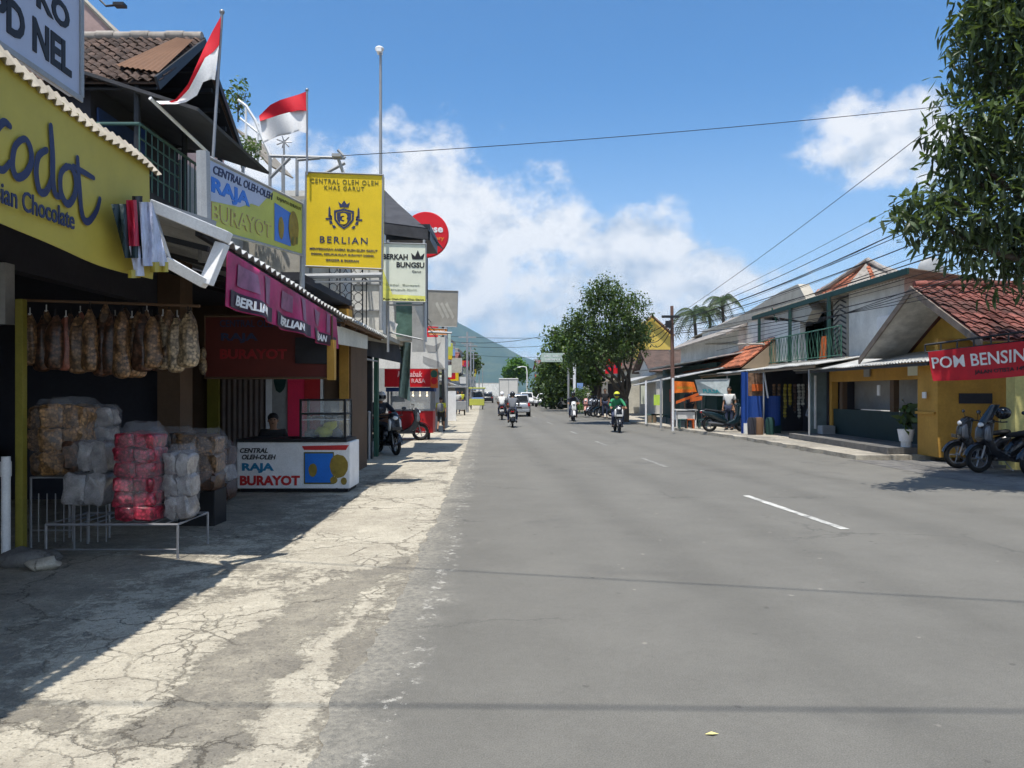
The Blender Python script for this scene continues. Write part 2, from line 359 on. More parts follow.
# ------------------------------------------------------------------ ground materials
def ground_mat(name, stops, s1=.5, s2=4, s3=45, crack=0, cscale=1.6, bump=.5, rough=.9, speck=0, cmask=(.45, .6)):
    m = bpy.data.materials.new(name); m.use_nodes = True; MT[name] = m
    nt = m.node_tree; N = nt.nodes; L = nt.links; b = N['Principled BSDF']; b.inputs['Roughness'].default_value = rough; b.inputs['Specular IOR Level'].default_value = .25
    tc = N.new('ShaderNodeTexCoord')
    def nz(s, d=5, r=.6, vec=None):
        n = N.new('ShaderNodeTexNoise'); n.inputs['Scale'].default_value = s; n.inputs['Detail'].default_value = d; n.inputs['Roughness'].default_value = r
        L.new(vec or tc.outputs['Object'], n.inputs['Vector']); return n
    def ma(op, a, c, cl=False):
        n = N.new('ShaderNodeMath'); n.operation = op; n.use_clamp = cl
        for i, x in enumerate((a, c)):
            if isinstance(x, (int, float)): n.inputs[i].default_value = x
            else: L.new(x, n.inputs[i])
        return n.outputs[0]
    def mr(x, a, b_, c=0, d=1):
        n = N.new('ShaderNodeMapRange'); L.new(x, n.inputs[0])
        for i, q in enumerate((a, b_, c, d)): n.inputs[i+1].default_value = q
        return n.outputs[0]
    a1 = nz(s1, 7, .68).outputs['Fac']; a2 = nz(s2, 7, .72).outputs['Fac']; a3 = nz(s3, 4, .7).outputs['Fac']
    k = ma('ADD', ma('MULTIPLY', a1, .5), ma('ADD', ma('MULTIPLY', a2, .35), ma('MULTIPLY', a3, .15)))
    r = N.new('ShaderNodeValToRGB'); L.new(k, r.inputs[0]); e = r.color_ramp.elements
    while len(e) < len(stops): e.new(.5)
    for el, (p, c) in zip(e, stops): el.position = p; el.color = c
    col = r.outputs[0]
    g = N.new('ShaderNodeVectorMath'); g.operation = 'SCALE'; L.new(col, g.inputs[0]); L.new(mr(nz(s3*3, 2).outputs['Fac'], .3, .7, .84, 1.16), g.inputs['Scale']); col = g.outputs[0]
    h = ma('ADD', a2, ma('MULTIPLY', a3, .5))
    if speck:                                                  # small embedded stones and blemishes
        vo = N.new('ShaderNodeTexVoronoi'); vo.inputs['Scale'].default_value = speck; L.new(tc.outputs['Object'], vo.inputs['Vector'])
        sx = N.new('ShaderNodeSeparateColor'); L.new(vo.outputs['Color'], sx.inputs[0])
        sp_ = ma('MULTIPLY', ma('LESS_THAN', vo.outputs['Distance'], .20), ma('GREATER_THAN', sx.outputs[0], .90))
        x = N.new('ShaderNodeMix'); x.data_type = 'RGBA'; L.new(ma('MULTIPLY', sp_, .5), x.inputs[0]); L.new(col, x.inputs[6])
        y = N.new('ShaderNodeMix'); y.data_type = 'RGBA'; L.new(ma('GREATER_THAN', sx.outputs[1], .6), y.inputs[0]); y.inputs[6].default_value = (.03, .03, .03, 1); y.inputs[7].default_value = (.3, .28, .25, 1)
        L.new(y.outputs[2], x.inputs[7]); col = x.outputs[2]
    if crack:
        w = N.new('ShaderNodeVectorMath'); w.operation = 'MULTIPLY_ADD'; L.new(nz(3.5, 6, .7).outputs['Color'], w.inputs[0]); w.inputs[1].default_value = (.35, .35, .35); L.new(tc.outputs['Object'], w.inputs[2])
        tot = None
        for cs, th, mk in ((cscale, .008, (cmask[0]-.08, cmask[0])), (cscale*3.1, .022, cmask)):
            vo = N.new('ShaderNodeTexVoronoi'); vo.feature = 'DISTANCE_TO_EDGE'; vo.inputs['Scale'].default_value = cs; L.new(w.outputs[0], vo.inputs['Vector'])
            c1 = ma('MULTIPLY', mr(vo.outputs['Distance'], 0, th, 1, 0), mr(nz(.9, 3, .5).outputs['Fac'], mk[0], mk[1]))
            tot = c1 if tot is None else ma('MAXIMUM', tot, c1)
        x = N.new('ShaderNodeMix'); x.data_type = 'RGBA'; L.new(ma('MULTIPLY', tot, crack), x.inputs[0]); L.new(col, x.inputs[6]); x.inputs[7].default_value = (.05, .043, .035, 1); col = x.outputs[2]
        h = ma('SUBTRACT', h, ma('MULTIPLY', tot, 1.2))
    L.new(col, b.inputs['Base Color'])
    bp = N.new('ShaderNodeBump'); bp.inputs['Strength'].default_value = bump; bp.inputs['Distance'].default_value = .02; L.new(h, bp.inputs['Height']); L.new(bp.outputs[0], b.inputs['Normal'])
    return m
ground_mat('asphalt', [(.36, (.105,.105,.104,1)), (.5, (.132,.131,.128,1)), (.62, (.160,.157,.150,1))], .16, 2.2, 60, speck=16, bump=.45)
ground_mat('apron_grey', [(.38, (.16,.15,.132,1)), (.47, (.25,.232,.20,1)), (.53, (.36,.33,.275,1)), (.62, (.52,.475,.39,1))], .55, 3.2, 40, crack=.6, cscale=.45, bump=.7, speck=9, cmask=(.56,.64))
ground_mat('cement_light', [(.36, (.23,.205,.170,1)), (.46, (.42,.38,.31,1)), (.58, (.56,.51,.42,1))], .9, 5.0, 45, crack=.55, cscale=1.0, bump=.8, cmask=(.50,.60))
ground_mat('cement_slab', [(.36, (.24,.22,.185,1)), (.48, (.36,.33,.28,1)), (.60, (.46,.425,.36,1))], .6, 5.5, 45, crack=.35, cscale=.4, bump=.5, cmask=(.60,.66))
ground_mat('asphalt_patch', [(.38, (.13,.122,.108,1)), (.5, (.18,.168,.148,1)), (.62, (.27,.25,.21,1))], .9, 5.0, 45, crack=.5, cscale=1.0, bump=.5)
ground_mat('dark_concrete', [(.38, (.085,.083,.082,1)), (.5, (.15,.145,.138,1)), (.62, (.22,.21,.19,1))], .7, 4.0, 40, crack=.6, cscale=.6, bump=.5)  # darker grey concrete
ground_mat('pavement_mat', [(.36, (.20,.18,.15,1)), (.5, (.38,.345,.285,1)), (.62, (.52,.475,.39,1))], .8, 5, 30, crack=.6, cscale=.7, bump=.6)
ground_mat('earth', [(.36, (.10,.085,.065,1)), (.5, (.16,.14,.11,1)), (.62, (.22,.20,.16,1))], .02, .3, 6)
ground_mat('road_paint', [(.40, (.16,.158,.15,1)), (.47, (.36,.355,.33,1)), (.6, (.62,.61,.57,1))], 3, 16, 60, bump=.3)
ground_mat('paint_worn', [(.42, (.15,.148,.142,1)), (.52, (.24,.235,.215,1)), (.62, (.42,.40,.36,1))], 3, 14, 60, bump=.3)
ground_mat('forest_slope', [(.36, (.018,.040,.030,1)), (.5, (.030,.062,.038,1)), (.6, (.07,.095,.05,1))], .0035, .02, .15, bump=0)


class NT:
    def __init__(s, name, rough=.92):
        s.m = bpy.data.materials.new(name); s.m.use_nodes = True; MT[name] = s.m; s.N = s.m.node_tree.nodes; s.L = s.m.node_tree.links; s.b = s.N['Principled BSDF']
        s.b.inputs['Roughness'].default_value = rough; s.b.inputs['Specular IOR Level'].default_value = .22; s.tc = s.N.new('ShaderNodeTexCoord')
    def map(s, sc_): n = s.N.new('ShaderNodeMapping'); n.inputs['Scale'].default_value = sc_; s.L.new(s.tc.outputs['Object'], n.inputs[0]); return n.outputs[0]
    def nz(s, sc_, d=6, r=.65, vec=None, out='Fac'):
        n = s.N.new('ShaderNodeTexNoise'); n.inputs['Scale'].default_value = sc_; n.inputs['Detail'].default_value = d; n.inputs['Roughness'].default_value = r; s.L.new(vec or s.tc.outputs['Object'], n.inputs['Vector']); return n.outputs[out]
    def ma(s, op, a, c=None, cl=False):
        n = s.N.new('ShaderNodeMath'); n.operation = op; n.use_clamp = cl
        for i, x in enumerate((a, c)):
            if x is None: continue
            if isinstance(x, (int, float)): n.inputs[i].default_value = x
            else: s.L.new(x, n.inputs[i])
        return n.outputs[0]
    def mr(s, x, a, b_, c=0, d=1, sm=False):
        n = s.N.new('ShaderNodeMapRange'); s.L.new(x, n.inputs[0]); n.interpolation_type = 'SMOOTHSTEP' if sm else 'LINEAR'
        for i, q in enumerate((a, b_, c, d)): n.inputs[i+1].default_value = q
        return n.outputs[0]
    def mix(s, f, a, c, bt='MIX'):
        n = s.N.new('ShaderNodeMix'); n.data_type = 'RGBA'; n.blend_type = bt
        for k, x in ((0, f), (6, a), (7, c)):
            if isinstance(x, (int, float, tuple)): n.inputs[k].default_value = x
            else: s.L.new(x, n.inputs[k])
        return n.outputs[2]
    def ramp(s, x, stops):
        r = s.N.new('ShaderNodeValToRGB'); s.L.new(x, r.inputs[0]); e = r.color_ramp.elements
        while len(e) < len(stops): e.new(.5)
        for el, (p, c) in zip(e, stops): el.position = p; el.color = c
        return r.outputs[0]
    def scale(s, c, f):
        n = s.N.new('ShaderNodeVectorMath'); n.operation = 'SCALE'; s.L.new(c, n.inputs[0]); s.L.new(f, n.inputs['Scale']); return n.outputs[0]
    def attr(s, nm): n = s.N.new('ShaderNodeAttribute'); n.attribute_name = nm; return n.outputs['Fac']
    def crack(s, sc_, th, vec, mask=None):
        v = s.N.new('ShaderNodeTexVoronoi'); v.feature = 'DISTANCE_TO_EDGE'; v.inputs['Scale'].default_value = sc_; s.L.new(vec, v.inputs['Vector']); c = s.mr(v.outputs['Distance'], 0, th, 1, 0)
        return s.ma('MULTIPLY', c, mask) if mask is not None else c
    def warp(s, sc_, amt):
        n = s.N.new('ShaderNodeVectorMath'); n.operation = 'MULTIPLY_ADD'; s.L.new(s.nz(sc_, 6, .7, out='Color'), n.inputs[0]); n.inputs[1].default_value = (amt,)*3; s.L.new(s.tc.outputs['Object'], n.inputs[2]); return n.outputs[0]
    def fin(s, col, h, st=.6, dist=.02):
        s.L.new(col, s.b.inputs['Base Color']); bp = s.N.new('ShaderNodeBump'); bp.inputs['Strength'].default_value = st; bp.inputs['Distance'].default_value = dist; s.L.new(h, bp.inputs['Height']); s.L.new(bp.outputs[0], s.b.inputs['Normal'])
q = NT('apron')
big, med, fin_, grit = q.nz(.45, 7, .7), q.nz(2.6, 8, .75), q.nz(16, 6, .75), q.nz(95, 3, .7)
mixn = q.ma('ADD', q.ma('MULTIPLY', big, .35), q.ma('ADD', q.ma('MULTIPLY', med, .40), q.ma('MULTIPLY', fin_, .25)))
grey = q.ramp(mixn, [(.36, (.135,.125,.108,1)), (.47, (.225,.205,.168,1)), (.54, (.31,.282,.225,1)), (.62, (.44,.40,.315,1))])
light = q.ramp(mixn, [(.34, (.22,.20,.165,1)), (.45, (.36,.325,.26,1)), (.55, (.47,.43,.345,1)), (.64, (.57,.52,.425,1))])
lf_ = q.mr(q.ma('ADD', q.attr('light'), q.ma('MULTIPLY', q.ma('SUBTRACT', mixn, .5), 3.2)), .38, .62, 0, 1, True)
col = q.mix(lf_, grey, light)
wv = q.warp(2.2, .55); wv2 = q.warp(6, .16)
cmask = q.mr(q.nz(.7, 3, .5), .54, .60); cm2 = q.ma('MULTIPLY', q.mr(q.nz(1.3, 3, .5), .52, .60), lf_)
ck = q.ma('MAXIMUM', q.crack(.42, .006, wv, q.mr(q.nz(.5,2), .40, .46)), q.ma('MAXIMUM', q.crack(1.9, .020, wv2, cmask), q.crack(5.2, .040, wv2, cm2)))
col = q.mix(q.ma('MULTIPLY', ck, .6), col, (.07,.058,.045,1))
pit = q.ma('MULTIPLY', q.mr(q.nz(38, 3, .6), .62, .68), .5); col = q.mix(pit, col, (.10,.09,.075,1))
col = q.scale(col, q.mr(grit, .3, .7, .80, 1.20))
h = q.ma('SUBTRACT', q.ma('ADD', q.ma('MULTIPLY', lf_, .6), q.ma('ADD', fin_, q.ma('MULTIPLY', grit, .35))), q.ma('ADD', q.ma('MULTIPLY', ck, 1.0), pit))
q.fin(col, h, .75, .018)
bpy.data.materials.remove(MT['asphalt'])
q = NT('asphalt', .88)
big, med, fin_, grit = q.nz(.14, 6, .65, q.map((1, .35, 1))), q.nz(1.1, 8, .72), q.nz(22, 5, .75), q.nz(130, 2, .6)
mixn = q.ma('ADD', q.ma('MULTIPLY', big, .45), q.ma('ADD', q.ma('MULTIPLY', med, .33), q.ma('MULTIPLY', fin_, .22)))
col = q.ramp(mixn, [(.36, (.120,.115,.102,1)), (.5, (.149,.143,.127,1)), (.64, (.182,.174,.153,1))])
ed = q.attr('edge'); mid = q.ma('ABSOLUTE', q.attr('mid'))
tr = q.ma('ABSOLUTE', q.ma('SUBTRACT', q.ma('ABSOLUTE', q.ma('SUBTRACT', mid, 1.75)), .75))
col = q.scale(col, q.mr(tr, 0, .5, .93, 1.04, True))
dust = q.mr(q.ma('SUBTRACT', ed, q.ma('MULTIPLY', q.ma('SUBTRACT', med, .5), 1.2)), .45, -.1, 0, .7, True)
col = q.mix(q.ma('MULTIPLY', dust, q.mr(fin_, .35, .6)), col, (.34,.315,.26,1))
band = q.ma('MULTIPLY', q.mr(q.ma('ABSOLUTE', q.ma('SUBTRACT', ed, .30)), .13, .05), q.mr(q.nz(7, 7, .8), .56, .60)); col = q.mix(q.ma('MULTIPLY', band, .7), col, (.46,.44,.39,1))
ck = q.ma('MULTIPLY', q.crack(.30, .006, q.warp(1.6, .7)), q.mr(q.nz(.35, 2), .50, .56)); col = q.mix(q.ma('MULTIPLY', ck, .5), col, (.05,.05,.048,1))
vo = q.N.new('ShaderNodeTexVoronoi'); vo.inputs['Scale'].default_value = 6.5; q.L.new(q.warp(9, .08), vo.inputs['Vector']); sx = q.N.new('ShaderNodeSeparateColor'); q.L.new(vo.outputs['Color'], sx.inputs[0])
sp_ = q.ma('MULTIPLY', q.mr(vo.outputs['Distance'], .17, .10), q.ma('GREATER_THAN', sx.outputs[0], .86)); col = q.mix(q.ma('MULTIPLY', sp_, .45), col, q.mix(q.ma('GREATER_THAN', sx.outputs[1], .7), (.055,.052,.048,1), (.36,.33,.28,1)))
stain = q.mr(q.nz(.8, 4, .5), .60, .72, 0, .28, True); col = q.mix(stain, col, (.075,.073,.07,1))
col = q.scale(col, q.mr(grit, .3, .7, .74, 1.28)); q.fin(col, q.ma('ADD', q.ma('MULTIPLY', grit, .8), fin_), .45, .01)

LX = [(-8,-.75),(3.4,-.93),(6,-.9),(10.8,-1.0),(17.4,-1.2),(30,-1.6),(55,-2.4),(98,-4.1),(127,-4.9),(200,-6.5),(300,-8),(700,-12)]
RX = [(-8,8.8),(12,8.7),(15.3,8.45),(18.7,8.3),(26,7.9),(33,7.0),(38.5,6.4),(49,5.6),(91,4.2),(127,4.2),(200,3.2),(300,1.8),(700,-2)]
CX = [(-8,5.6),(9.2,3.98),(12.1,3.71),(18,3.3),(24.5,2.85),(31,2.5),(45,1.75),(60,1.0),(91,.1),(127,-.3),(200,-1.7),(300,-3)]
rows = sorted(set([-8+.8*i for i in range(90)] + [64+4*i for i in range(30)] + [180, 200, 240, 300, 400, 700]))
def ribbon(name, fa, fb, z, m, kind='structure', rough=0, ys=rows, label=None, h=0):
    mb = MB(); vs = []
    for y in ys:
        na = (noise.noise(V((y*1.7, 3, 0)))*rough + noise.noise(V((y*6, 9, 0)))*rough*.5) if rough else 0
        vs += [(fa(y)+na, y, z), (fb(y), y, z)]
    mb.add(vs, [(2*i, 2*i+1, 2*i+3, 2*i+2) for i in range(len(ys)-1)])
    if h:
        n = len(mb.v); mb.add([(v[0], v[1], v[2]-h) for v in vs], [])
        for i in range(len(ys)-1): mb.f += [(2*i, 2*i+2, n+2*i+2, n+2*i), (2*i+1, n+2*i+1, n+2*i+3, 2*i+3)]
        mb.f += [(0, n, n+1, 1), (2*len(ys)-2, 2*len(ys)-1, n+2*len(ys)-1, n+2*len(ys)-2)]
    return mb.build(name, m, kind=kind, label=label)
g = MB(); g.add([(-3400,-400,0),(3400,-400,0),(3400,5200,0),(-3400,5200,0)], [(0,1,2,3)]); g.build('ground', 'earth', kind='structure')

def gridmesh(name, ys, xf, z, m, attrs):
    mb = MB(); A = {k: [] for k in attrs}; n = None
    for y in ys:
        xs = xf(y); n = len(xs)
        for x in xs:
            mb.v.append(V((x, y, z)))
            for k, f in attrs.items(): A[k].append(f(x, y))
    for j in range(len(ys)-1):
        for i in range(n-1): mb.f.append((j*n+i, j*n+i+1, (j+1)*n+i+1, (j+1)*n+i))
    o = mb.build(name, m, kind='structure')
    for k, vals in A.items():
        at = o.data.attributes.new(k, 'FLOAT', 'POINT'); at.data.foreach_set('value', vals)
    return o
def wpoly(pts): return [(lambda q: (q.x, q.y))(G(x, y)) for x, y in pts]
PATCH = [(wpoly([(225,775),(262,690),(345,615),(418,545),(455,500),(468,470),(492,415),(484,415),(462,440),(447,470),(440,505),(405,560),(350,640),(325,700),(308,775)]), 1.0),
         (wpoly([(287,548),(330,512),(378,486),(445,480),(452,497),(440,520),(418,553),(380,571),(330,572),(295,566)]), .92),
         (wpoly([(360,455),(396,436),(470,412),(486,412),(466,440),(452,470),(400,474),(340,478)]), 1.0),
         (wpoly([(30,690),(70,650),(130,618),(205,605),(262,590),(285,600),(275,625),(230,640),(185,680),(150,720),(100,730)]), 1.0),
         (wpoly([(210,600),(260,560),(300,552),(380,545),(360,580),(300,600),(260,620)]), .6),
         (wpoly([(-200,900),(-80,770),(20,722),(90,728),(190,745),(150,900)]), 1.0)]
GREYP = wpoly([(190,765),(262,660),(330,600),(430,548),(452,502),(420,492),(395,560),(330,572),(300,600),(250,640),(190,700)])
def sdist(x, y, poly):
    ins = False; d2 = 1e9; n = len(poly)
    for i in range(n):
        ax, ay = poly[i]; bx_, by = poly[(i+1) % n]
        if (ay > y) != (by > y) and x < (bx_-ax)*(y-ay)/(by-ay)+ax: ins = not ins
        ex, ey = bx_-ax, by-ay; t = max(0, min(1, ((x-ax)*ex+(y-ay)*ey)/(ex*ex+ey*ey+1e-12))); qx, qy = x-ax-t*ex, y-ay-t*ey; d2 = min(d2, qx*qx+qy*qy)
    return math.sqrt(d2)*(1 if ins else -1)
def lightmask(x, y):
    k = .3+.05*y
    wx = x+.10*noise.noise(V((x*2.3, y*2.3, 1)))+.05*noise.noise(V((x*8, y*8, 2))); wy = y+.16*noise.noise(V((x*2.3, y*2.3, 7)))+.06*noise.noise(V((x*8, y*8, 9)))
    m_ = .50 + .10*noise.noise(V((x*.7, y*.7, 3))) if x > -3.1 else .50-.26*min(1, (-3.1-x)/.5)  # mask drops under the left awnings, painting their shade into the floor
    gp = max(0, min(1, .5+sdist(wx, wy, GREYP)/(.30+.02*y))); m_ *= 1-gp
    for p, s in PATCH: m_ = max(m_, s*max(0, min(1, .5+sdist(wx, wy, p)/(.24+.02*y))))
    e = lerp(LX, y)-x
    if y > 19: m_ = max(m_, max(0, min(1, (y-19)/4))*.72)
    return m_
ysn = [1.6]
while ysn[-1] < 26: ysn.append(ysn[-1]+max(.035, ysn[-1]*.0125))
yfar = [ysn[-1]+2*i for i in range(1, 50)]+[140,180,240,300,400,700]
gridmesh('sidewalk', ysn+yfar, lambda y: [-16,-10,-7.5]+[-6.4+(lerp(LX, y)+.25+6.4)*i/105 for i in range(106)], .004, None, {'light': lightmask}) if False else None
rows2 = sorted(set([round(-8+.5*i, 3) for i in range(90)] + [38+2*i for i in range(50)] + [145,160,180,200,240,300,400,700]))
def redge(y): return lerp(LX, y)+.10*noise.noise(V((y*1.3,3,0)))+.06*noise.noise(V((y*5,9,0)))+.03*noise.noise(V((y*17,9,4)))
rows3 = sorted(set([round(1.0+.06*i, 3) for i in range(500)]+[-8,-4,0]+[32+1*i for i in range(40)]+[75+4*i for i in range(30)]+[200,240,300,400,700]))
def ragged(name, pts, m, z, amp=.06, seg=.05, kind='structure', label=None, cat=None, group=None, pix=True):
    w = [G(x, y) if pix else V((x, y, 0)) for x, y in pts]; out = []
    for a, b in zip(w, w[1:] + w[:1]):
        n = max(1, int((b-a).length/seg)); nrm = (b-a).normalized().cross(V((0,0,1)))
        for i in range(n):
            p = a.lerp(b, i/n); s = noise.noise(V((p.x*1.9, p.y*1.9, z*99)))*1.4 + noise.noise(V((p.x*7, p.y*7, 2)))*.8 + noise.noise(V((p.x*21, p.y*21, 5)))*.7
            out.append(p + nrm*s*amp)
    mb = MB(); mb.add([(p.x, p.y, z) for p in out], [tuple(reversed(t)) for t in tessellate_polygon([out])])
    o = mb.build(name, m, kind=kind, label=label, cat=cat, group=group)
    for p in o.data.polygons:
        if p.normal.z < 0: p.flip()
    return o

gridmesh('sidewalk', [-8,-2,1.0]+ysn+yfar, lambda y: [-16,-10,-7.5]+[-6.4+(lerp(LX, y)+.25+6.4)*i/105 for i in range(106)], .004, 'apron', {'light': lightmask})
gridmesh('road', rows3, lambda y: [redge(y)+(lerp(RX, y)+.35-redge(y))*t for t in (0,.01,.02,.035,.05,.07,.10,.14,.2,.3,.4,.5,.6,.7,.8,.9,1)], .008, 'asphalt', {'edge': lambda x, y: x-lerp(LX, y), 'mid': lambda x, y: x-lerp(CX, y)})
# raised pavement on the right, broken off where the house drive meets the road
ribbon('pavement', lambda y: lerp(RX, y)-.0, lambda y: lerp(RX, y)+11, .12, 'pavement_mat', rough=.16, ys=[18.6+.3*i for i in range(110)]+[52+2*i for i in range(30)]+[120,160,200,300,500], h=.13)
ribbon('drive', lambda y: lerp(RX, y)-.2, lambda y: 30, .013, 'dark_concrete', rough=.25, ys=[-8+.5*i for i in range(54)])
0 and ragged('pavement_edge', [(930,474),(870,468),(800,455),(720,441),(672,431),(668,433),(715,445),(790,460),(850,473),(900,482)], 'cement_light', .0185, .12)
# road markings
for a, b, lab in ((9.2,12.2,'nearest worn white dash of the centre line'), (16.9,19.2,'second worn white dash of the centre line'), (23.6,25.6,'third faint white dash of the centre line'), (30,32,'fourth faint white dash of the centre line'), (39,42,'fifth far white dash of the centre line'), (50,53,'sixth far white dash of the centre line')):
    n = 14; mb = MB(); vs = []
    for i in range(n+1):
        y = a+(b-a)*i/n; x = lerp(CX, y); w = .055+.02*noise.noise(V((y*5,1,1)))
        vs += [(x-w, y, .0125), (x+w+.01*noise.noise(V((y*9,5,1))), y, .0125)]
    mb.add(vs, [(2*i, 2*i+1, 2*i+3, 2*i+2) for i in range(n)]); mb.build('road_marking', 'road_paint' if a < 12 else 'paint_worn', kind='structure')
# mountain
def mtn(a, b):
    x = -2600 + 5200*a; y = 2400 + 1500*b
    r = math.hypot((x+300)/1.0, (y-3300)/1.0)
    h = 335*math.exp(-(r/440)**1.25) + 14*noise.noise(V((x/300, y/300, 0))) + 7*noise.noise(V((x/90, y/90, 3)))
    e = min(1, b*5); return (x, y, h*e - 4)
MTN = MB().grid(mtn, 130, 60); MTN.build('mountain', 'forest_slope', kind='structure', smooth=80)
# air: a pale volume round everything
hz = MB(); hz.box(-3600, 3600, -600, 5300, -6, 420)
hm = bpy.data.materials.new('haze_air'); hm.use_nodes = True; nn = hm.node_tree.nodes; nn.clear()
ov = nn.new('ShaderNodeOutputMaterial'); pv = nn.new('ShaderNodeVolumePrincipled'); pv.inputs['Color'].default_value = (.52,.76,1,1); pv.inputs['Density'].default_value = HAZE if 'HAZE' in globals() else 0.00014
pv.inputs['Anisotropy'].default_value = 0.2
hm.node_tree.links.new(pv.outputs[0], ov.inputs['Volume'])
hz.build('haze', hm, kind='stuff', label='pale blue haze that lies over the far street and mountain')
# ------------------------------------------------------------------ shared builders
def corr(mb, a, b, c, d, pitch=.09, amp=.012, t=.006, wob=0.0, nv=6):
    """corrugated sheet: a->b is the edge the waves are counted along, d/c the far edge"""
    a, b, c, d = map(V, (a, b, c, d)); n = (b-a).cross(d-a).normalized(); L_ = (b-a).length
    nu = max(8, int(L_/pitch*6))
    def fn(u, v):
        p = (a.lerp(b, u)).lerp(d.lerp(c, u), v)
        return p + n*(amp*math.sin(u*L_/pitch*2*PI) + wob*noise.noise(p*1.3))
    return mb.sheet(fn, nu, nv, t)
def tiles(mb, a, b, c, d, tw=.22, tl=.26, t=.035, jit=.012):
    """pan tiles, each its own curved piece; a->b eave, d->c ridge"""
    a, b, c, d = map(V, (a, b, c, d)); n = (b-a).cross(d-a).normalized()
    nx = max(1, int((b-a).length/tw)); ny = max(1, int((d-a).length/tl))
    for j in range(ny):
        for i in range(nx):
            v0, v1 = j/ny, min(1, (j+1.12)/ny); u0, u1 = i/nx, (i+1.06)/nx
            vs = []; q = V((R.uniform(-jit, jit), R.uniform(-jit, jit), R.uniform(-jit, jit)))
            for v, lift in ((v0, t), (v1, .004)):
                for k in range(5):
                    u = u0+(u1-u0)*k/4
                    p = a.lerp(b, u).lerp(d.lerp(c, u), v)
                    vs.append(p + n*(lift + .028*math.sin(k/4*PI*1.6+.2)) + q)
            m = len(vs); vs += [p - n*.014 for p in vs]
            fs = [(k, k+1, k+6, k+5) for k in range(4)] + [(m+k+5, m+k+6, m+k+1, m+k) for k in range(4)] + [(m+k, m+k+1, k+1, k) for k in range(4)]
            mb.add(vs, fs)
    mb.slab(a+n*-.03, b+n*-.03, c+n*-.03, d+n*-.03, .02)
def bars(mb, F, x0, x1, y0, y1, n, r=.008, d=0, horiz=False):
    for i in range(n+1):
        t = i/n
        if horiz: mb.tube([F.p(x0, y0+(y1-y0)*t, d), F.p(x1, y0+(y1-y0)*t, d)], r, 5)
        else: mb.tube([F.p(x0+(x1-x0)*t, y0, d), F.p(x0+(x1-x0)*t, y1, d)], r, 5)
def th1(mb, name, m, label, cat, group=None, **k):
    return mb.build(name, m, label=label, cat=cat, group=group, **k)

def ctext(mb, txt, fn, u0, u1, v0, v1, nrm, bold=.02, shear=0, d=.01, space=1.0):
    vs, fs = text_geo(txt, bold, shear, space); xs = [p[0] for p in vs]; ys = [p[1] for p in vs]; a, b_, c_, e = min(xs), max(xs), min(ys), max(ys); n = V(nrm); base = len(mb.v)
    mb.v += [V(fn(u0+(u1-u0)*(p[0]-a)/(b_-a), v0+(v1-v0)*(p[1]-c_)/(e-c_)))+n*(d+.002*p[2]) for p in vs]; mb.f += [tuple(i+base for i in f) for f in fs]
# ------------------------------------------------------------------ left: first shop (open, dark, snacks)
b1 = T('shop_building', 'dark open snack shop under the big yellow banner at the near left', 'shop', (-6, 8, 0))
w = MB(); w.box(-9.2,-9,1,12.0,0,3.9); w.box(-9,-5.35,11.8,12.0,0,3.9); w.box(-9.2,-5.1,1,12.0,3.9,4.05); w.box(-9.2,-9.0,-2,1,0,3.9); w.build('wall', 'dark_wall', b1)  # near-black wall colour deepens the shade inside the shop
w = MB(); w.box(-5.32,-4.98,11.55,12.0,0,3.9); w.build('pillar', 'brown_wall', b1)
w = MB(); w.box(-5.5,-5.3,1,11.5,2.95,3.9); w.build('lintel', 'dark_wall', b1)
w = MB(); w.box(-9,-7.6,2.0,11.4,.0,.9); w.box(-9,-8.5,2.0,11.4,1.4,1.44); w.box(-9,-8.5,2.0,11.4,1.9,1.94); w.build('shelf', 'wood', b1, bevel=.01)
for k in range(14):                                      # goods on the shelf in the dark
    m_ = R.choice(['snack_brown', 'snack_tan', 'snack_clear'])
    w = MB(); y = 2.4+k*.62; w.ell((-8.0, y, 1.08), (.22, .24, .2), 10, 7)
    th1(w, 'snack_bag', m_, 'filled snack bag on the long counter deep inside the dark shop', 'bag', 'bags on the counter inside the dark shop', smooth=60)
# yellow post and white pipe at the left frame edge
w = MB(); w.box(-5.07,-4.99,7.85,7.93,0,2.60); th1(w, 'post', 'yellow_post_mat' if 0 else mat('post_yellow', (.23,.20,.03,1), .6, dirt=.3, dcol=(.25,.2,.03,1)), 'square yellow post beside the white drain pipe at the left edge', 'post', bevel=.008)
w = MB(); w.tube([(-5.10,7.76,0), (-5.10,7.76,1.0)], .042, 14); w.tube([(-5.10,7.76,.8), (-5.10,7.76,.95)], .050, 14)
th1(w, 'drain_pipe', 'sign_white', 'white plastic drain pipe standing beside the yellow post', 'pipe', smooth=60)
w = MB(); w.box(-6.9,-5.2,7.9,8.05,2.35,2.98); o = th1(w, 'sign_board', 'grey_wall', 'dim beige shop board with dark lettering above the yellow post', 'sign')
w = MB(); w.text('170', FC(-5.68,7.9,2.45), 0, 0, .26, .12, .01); w.build('lettering', 'ink_black', o)
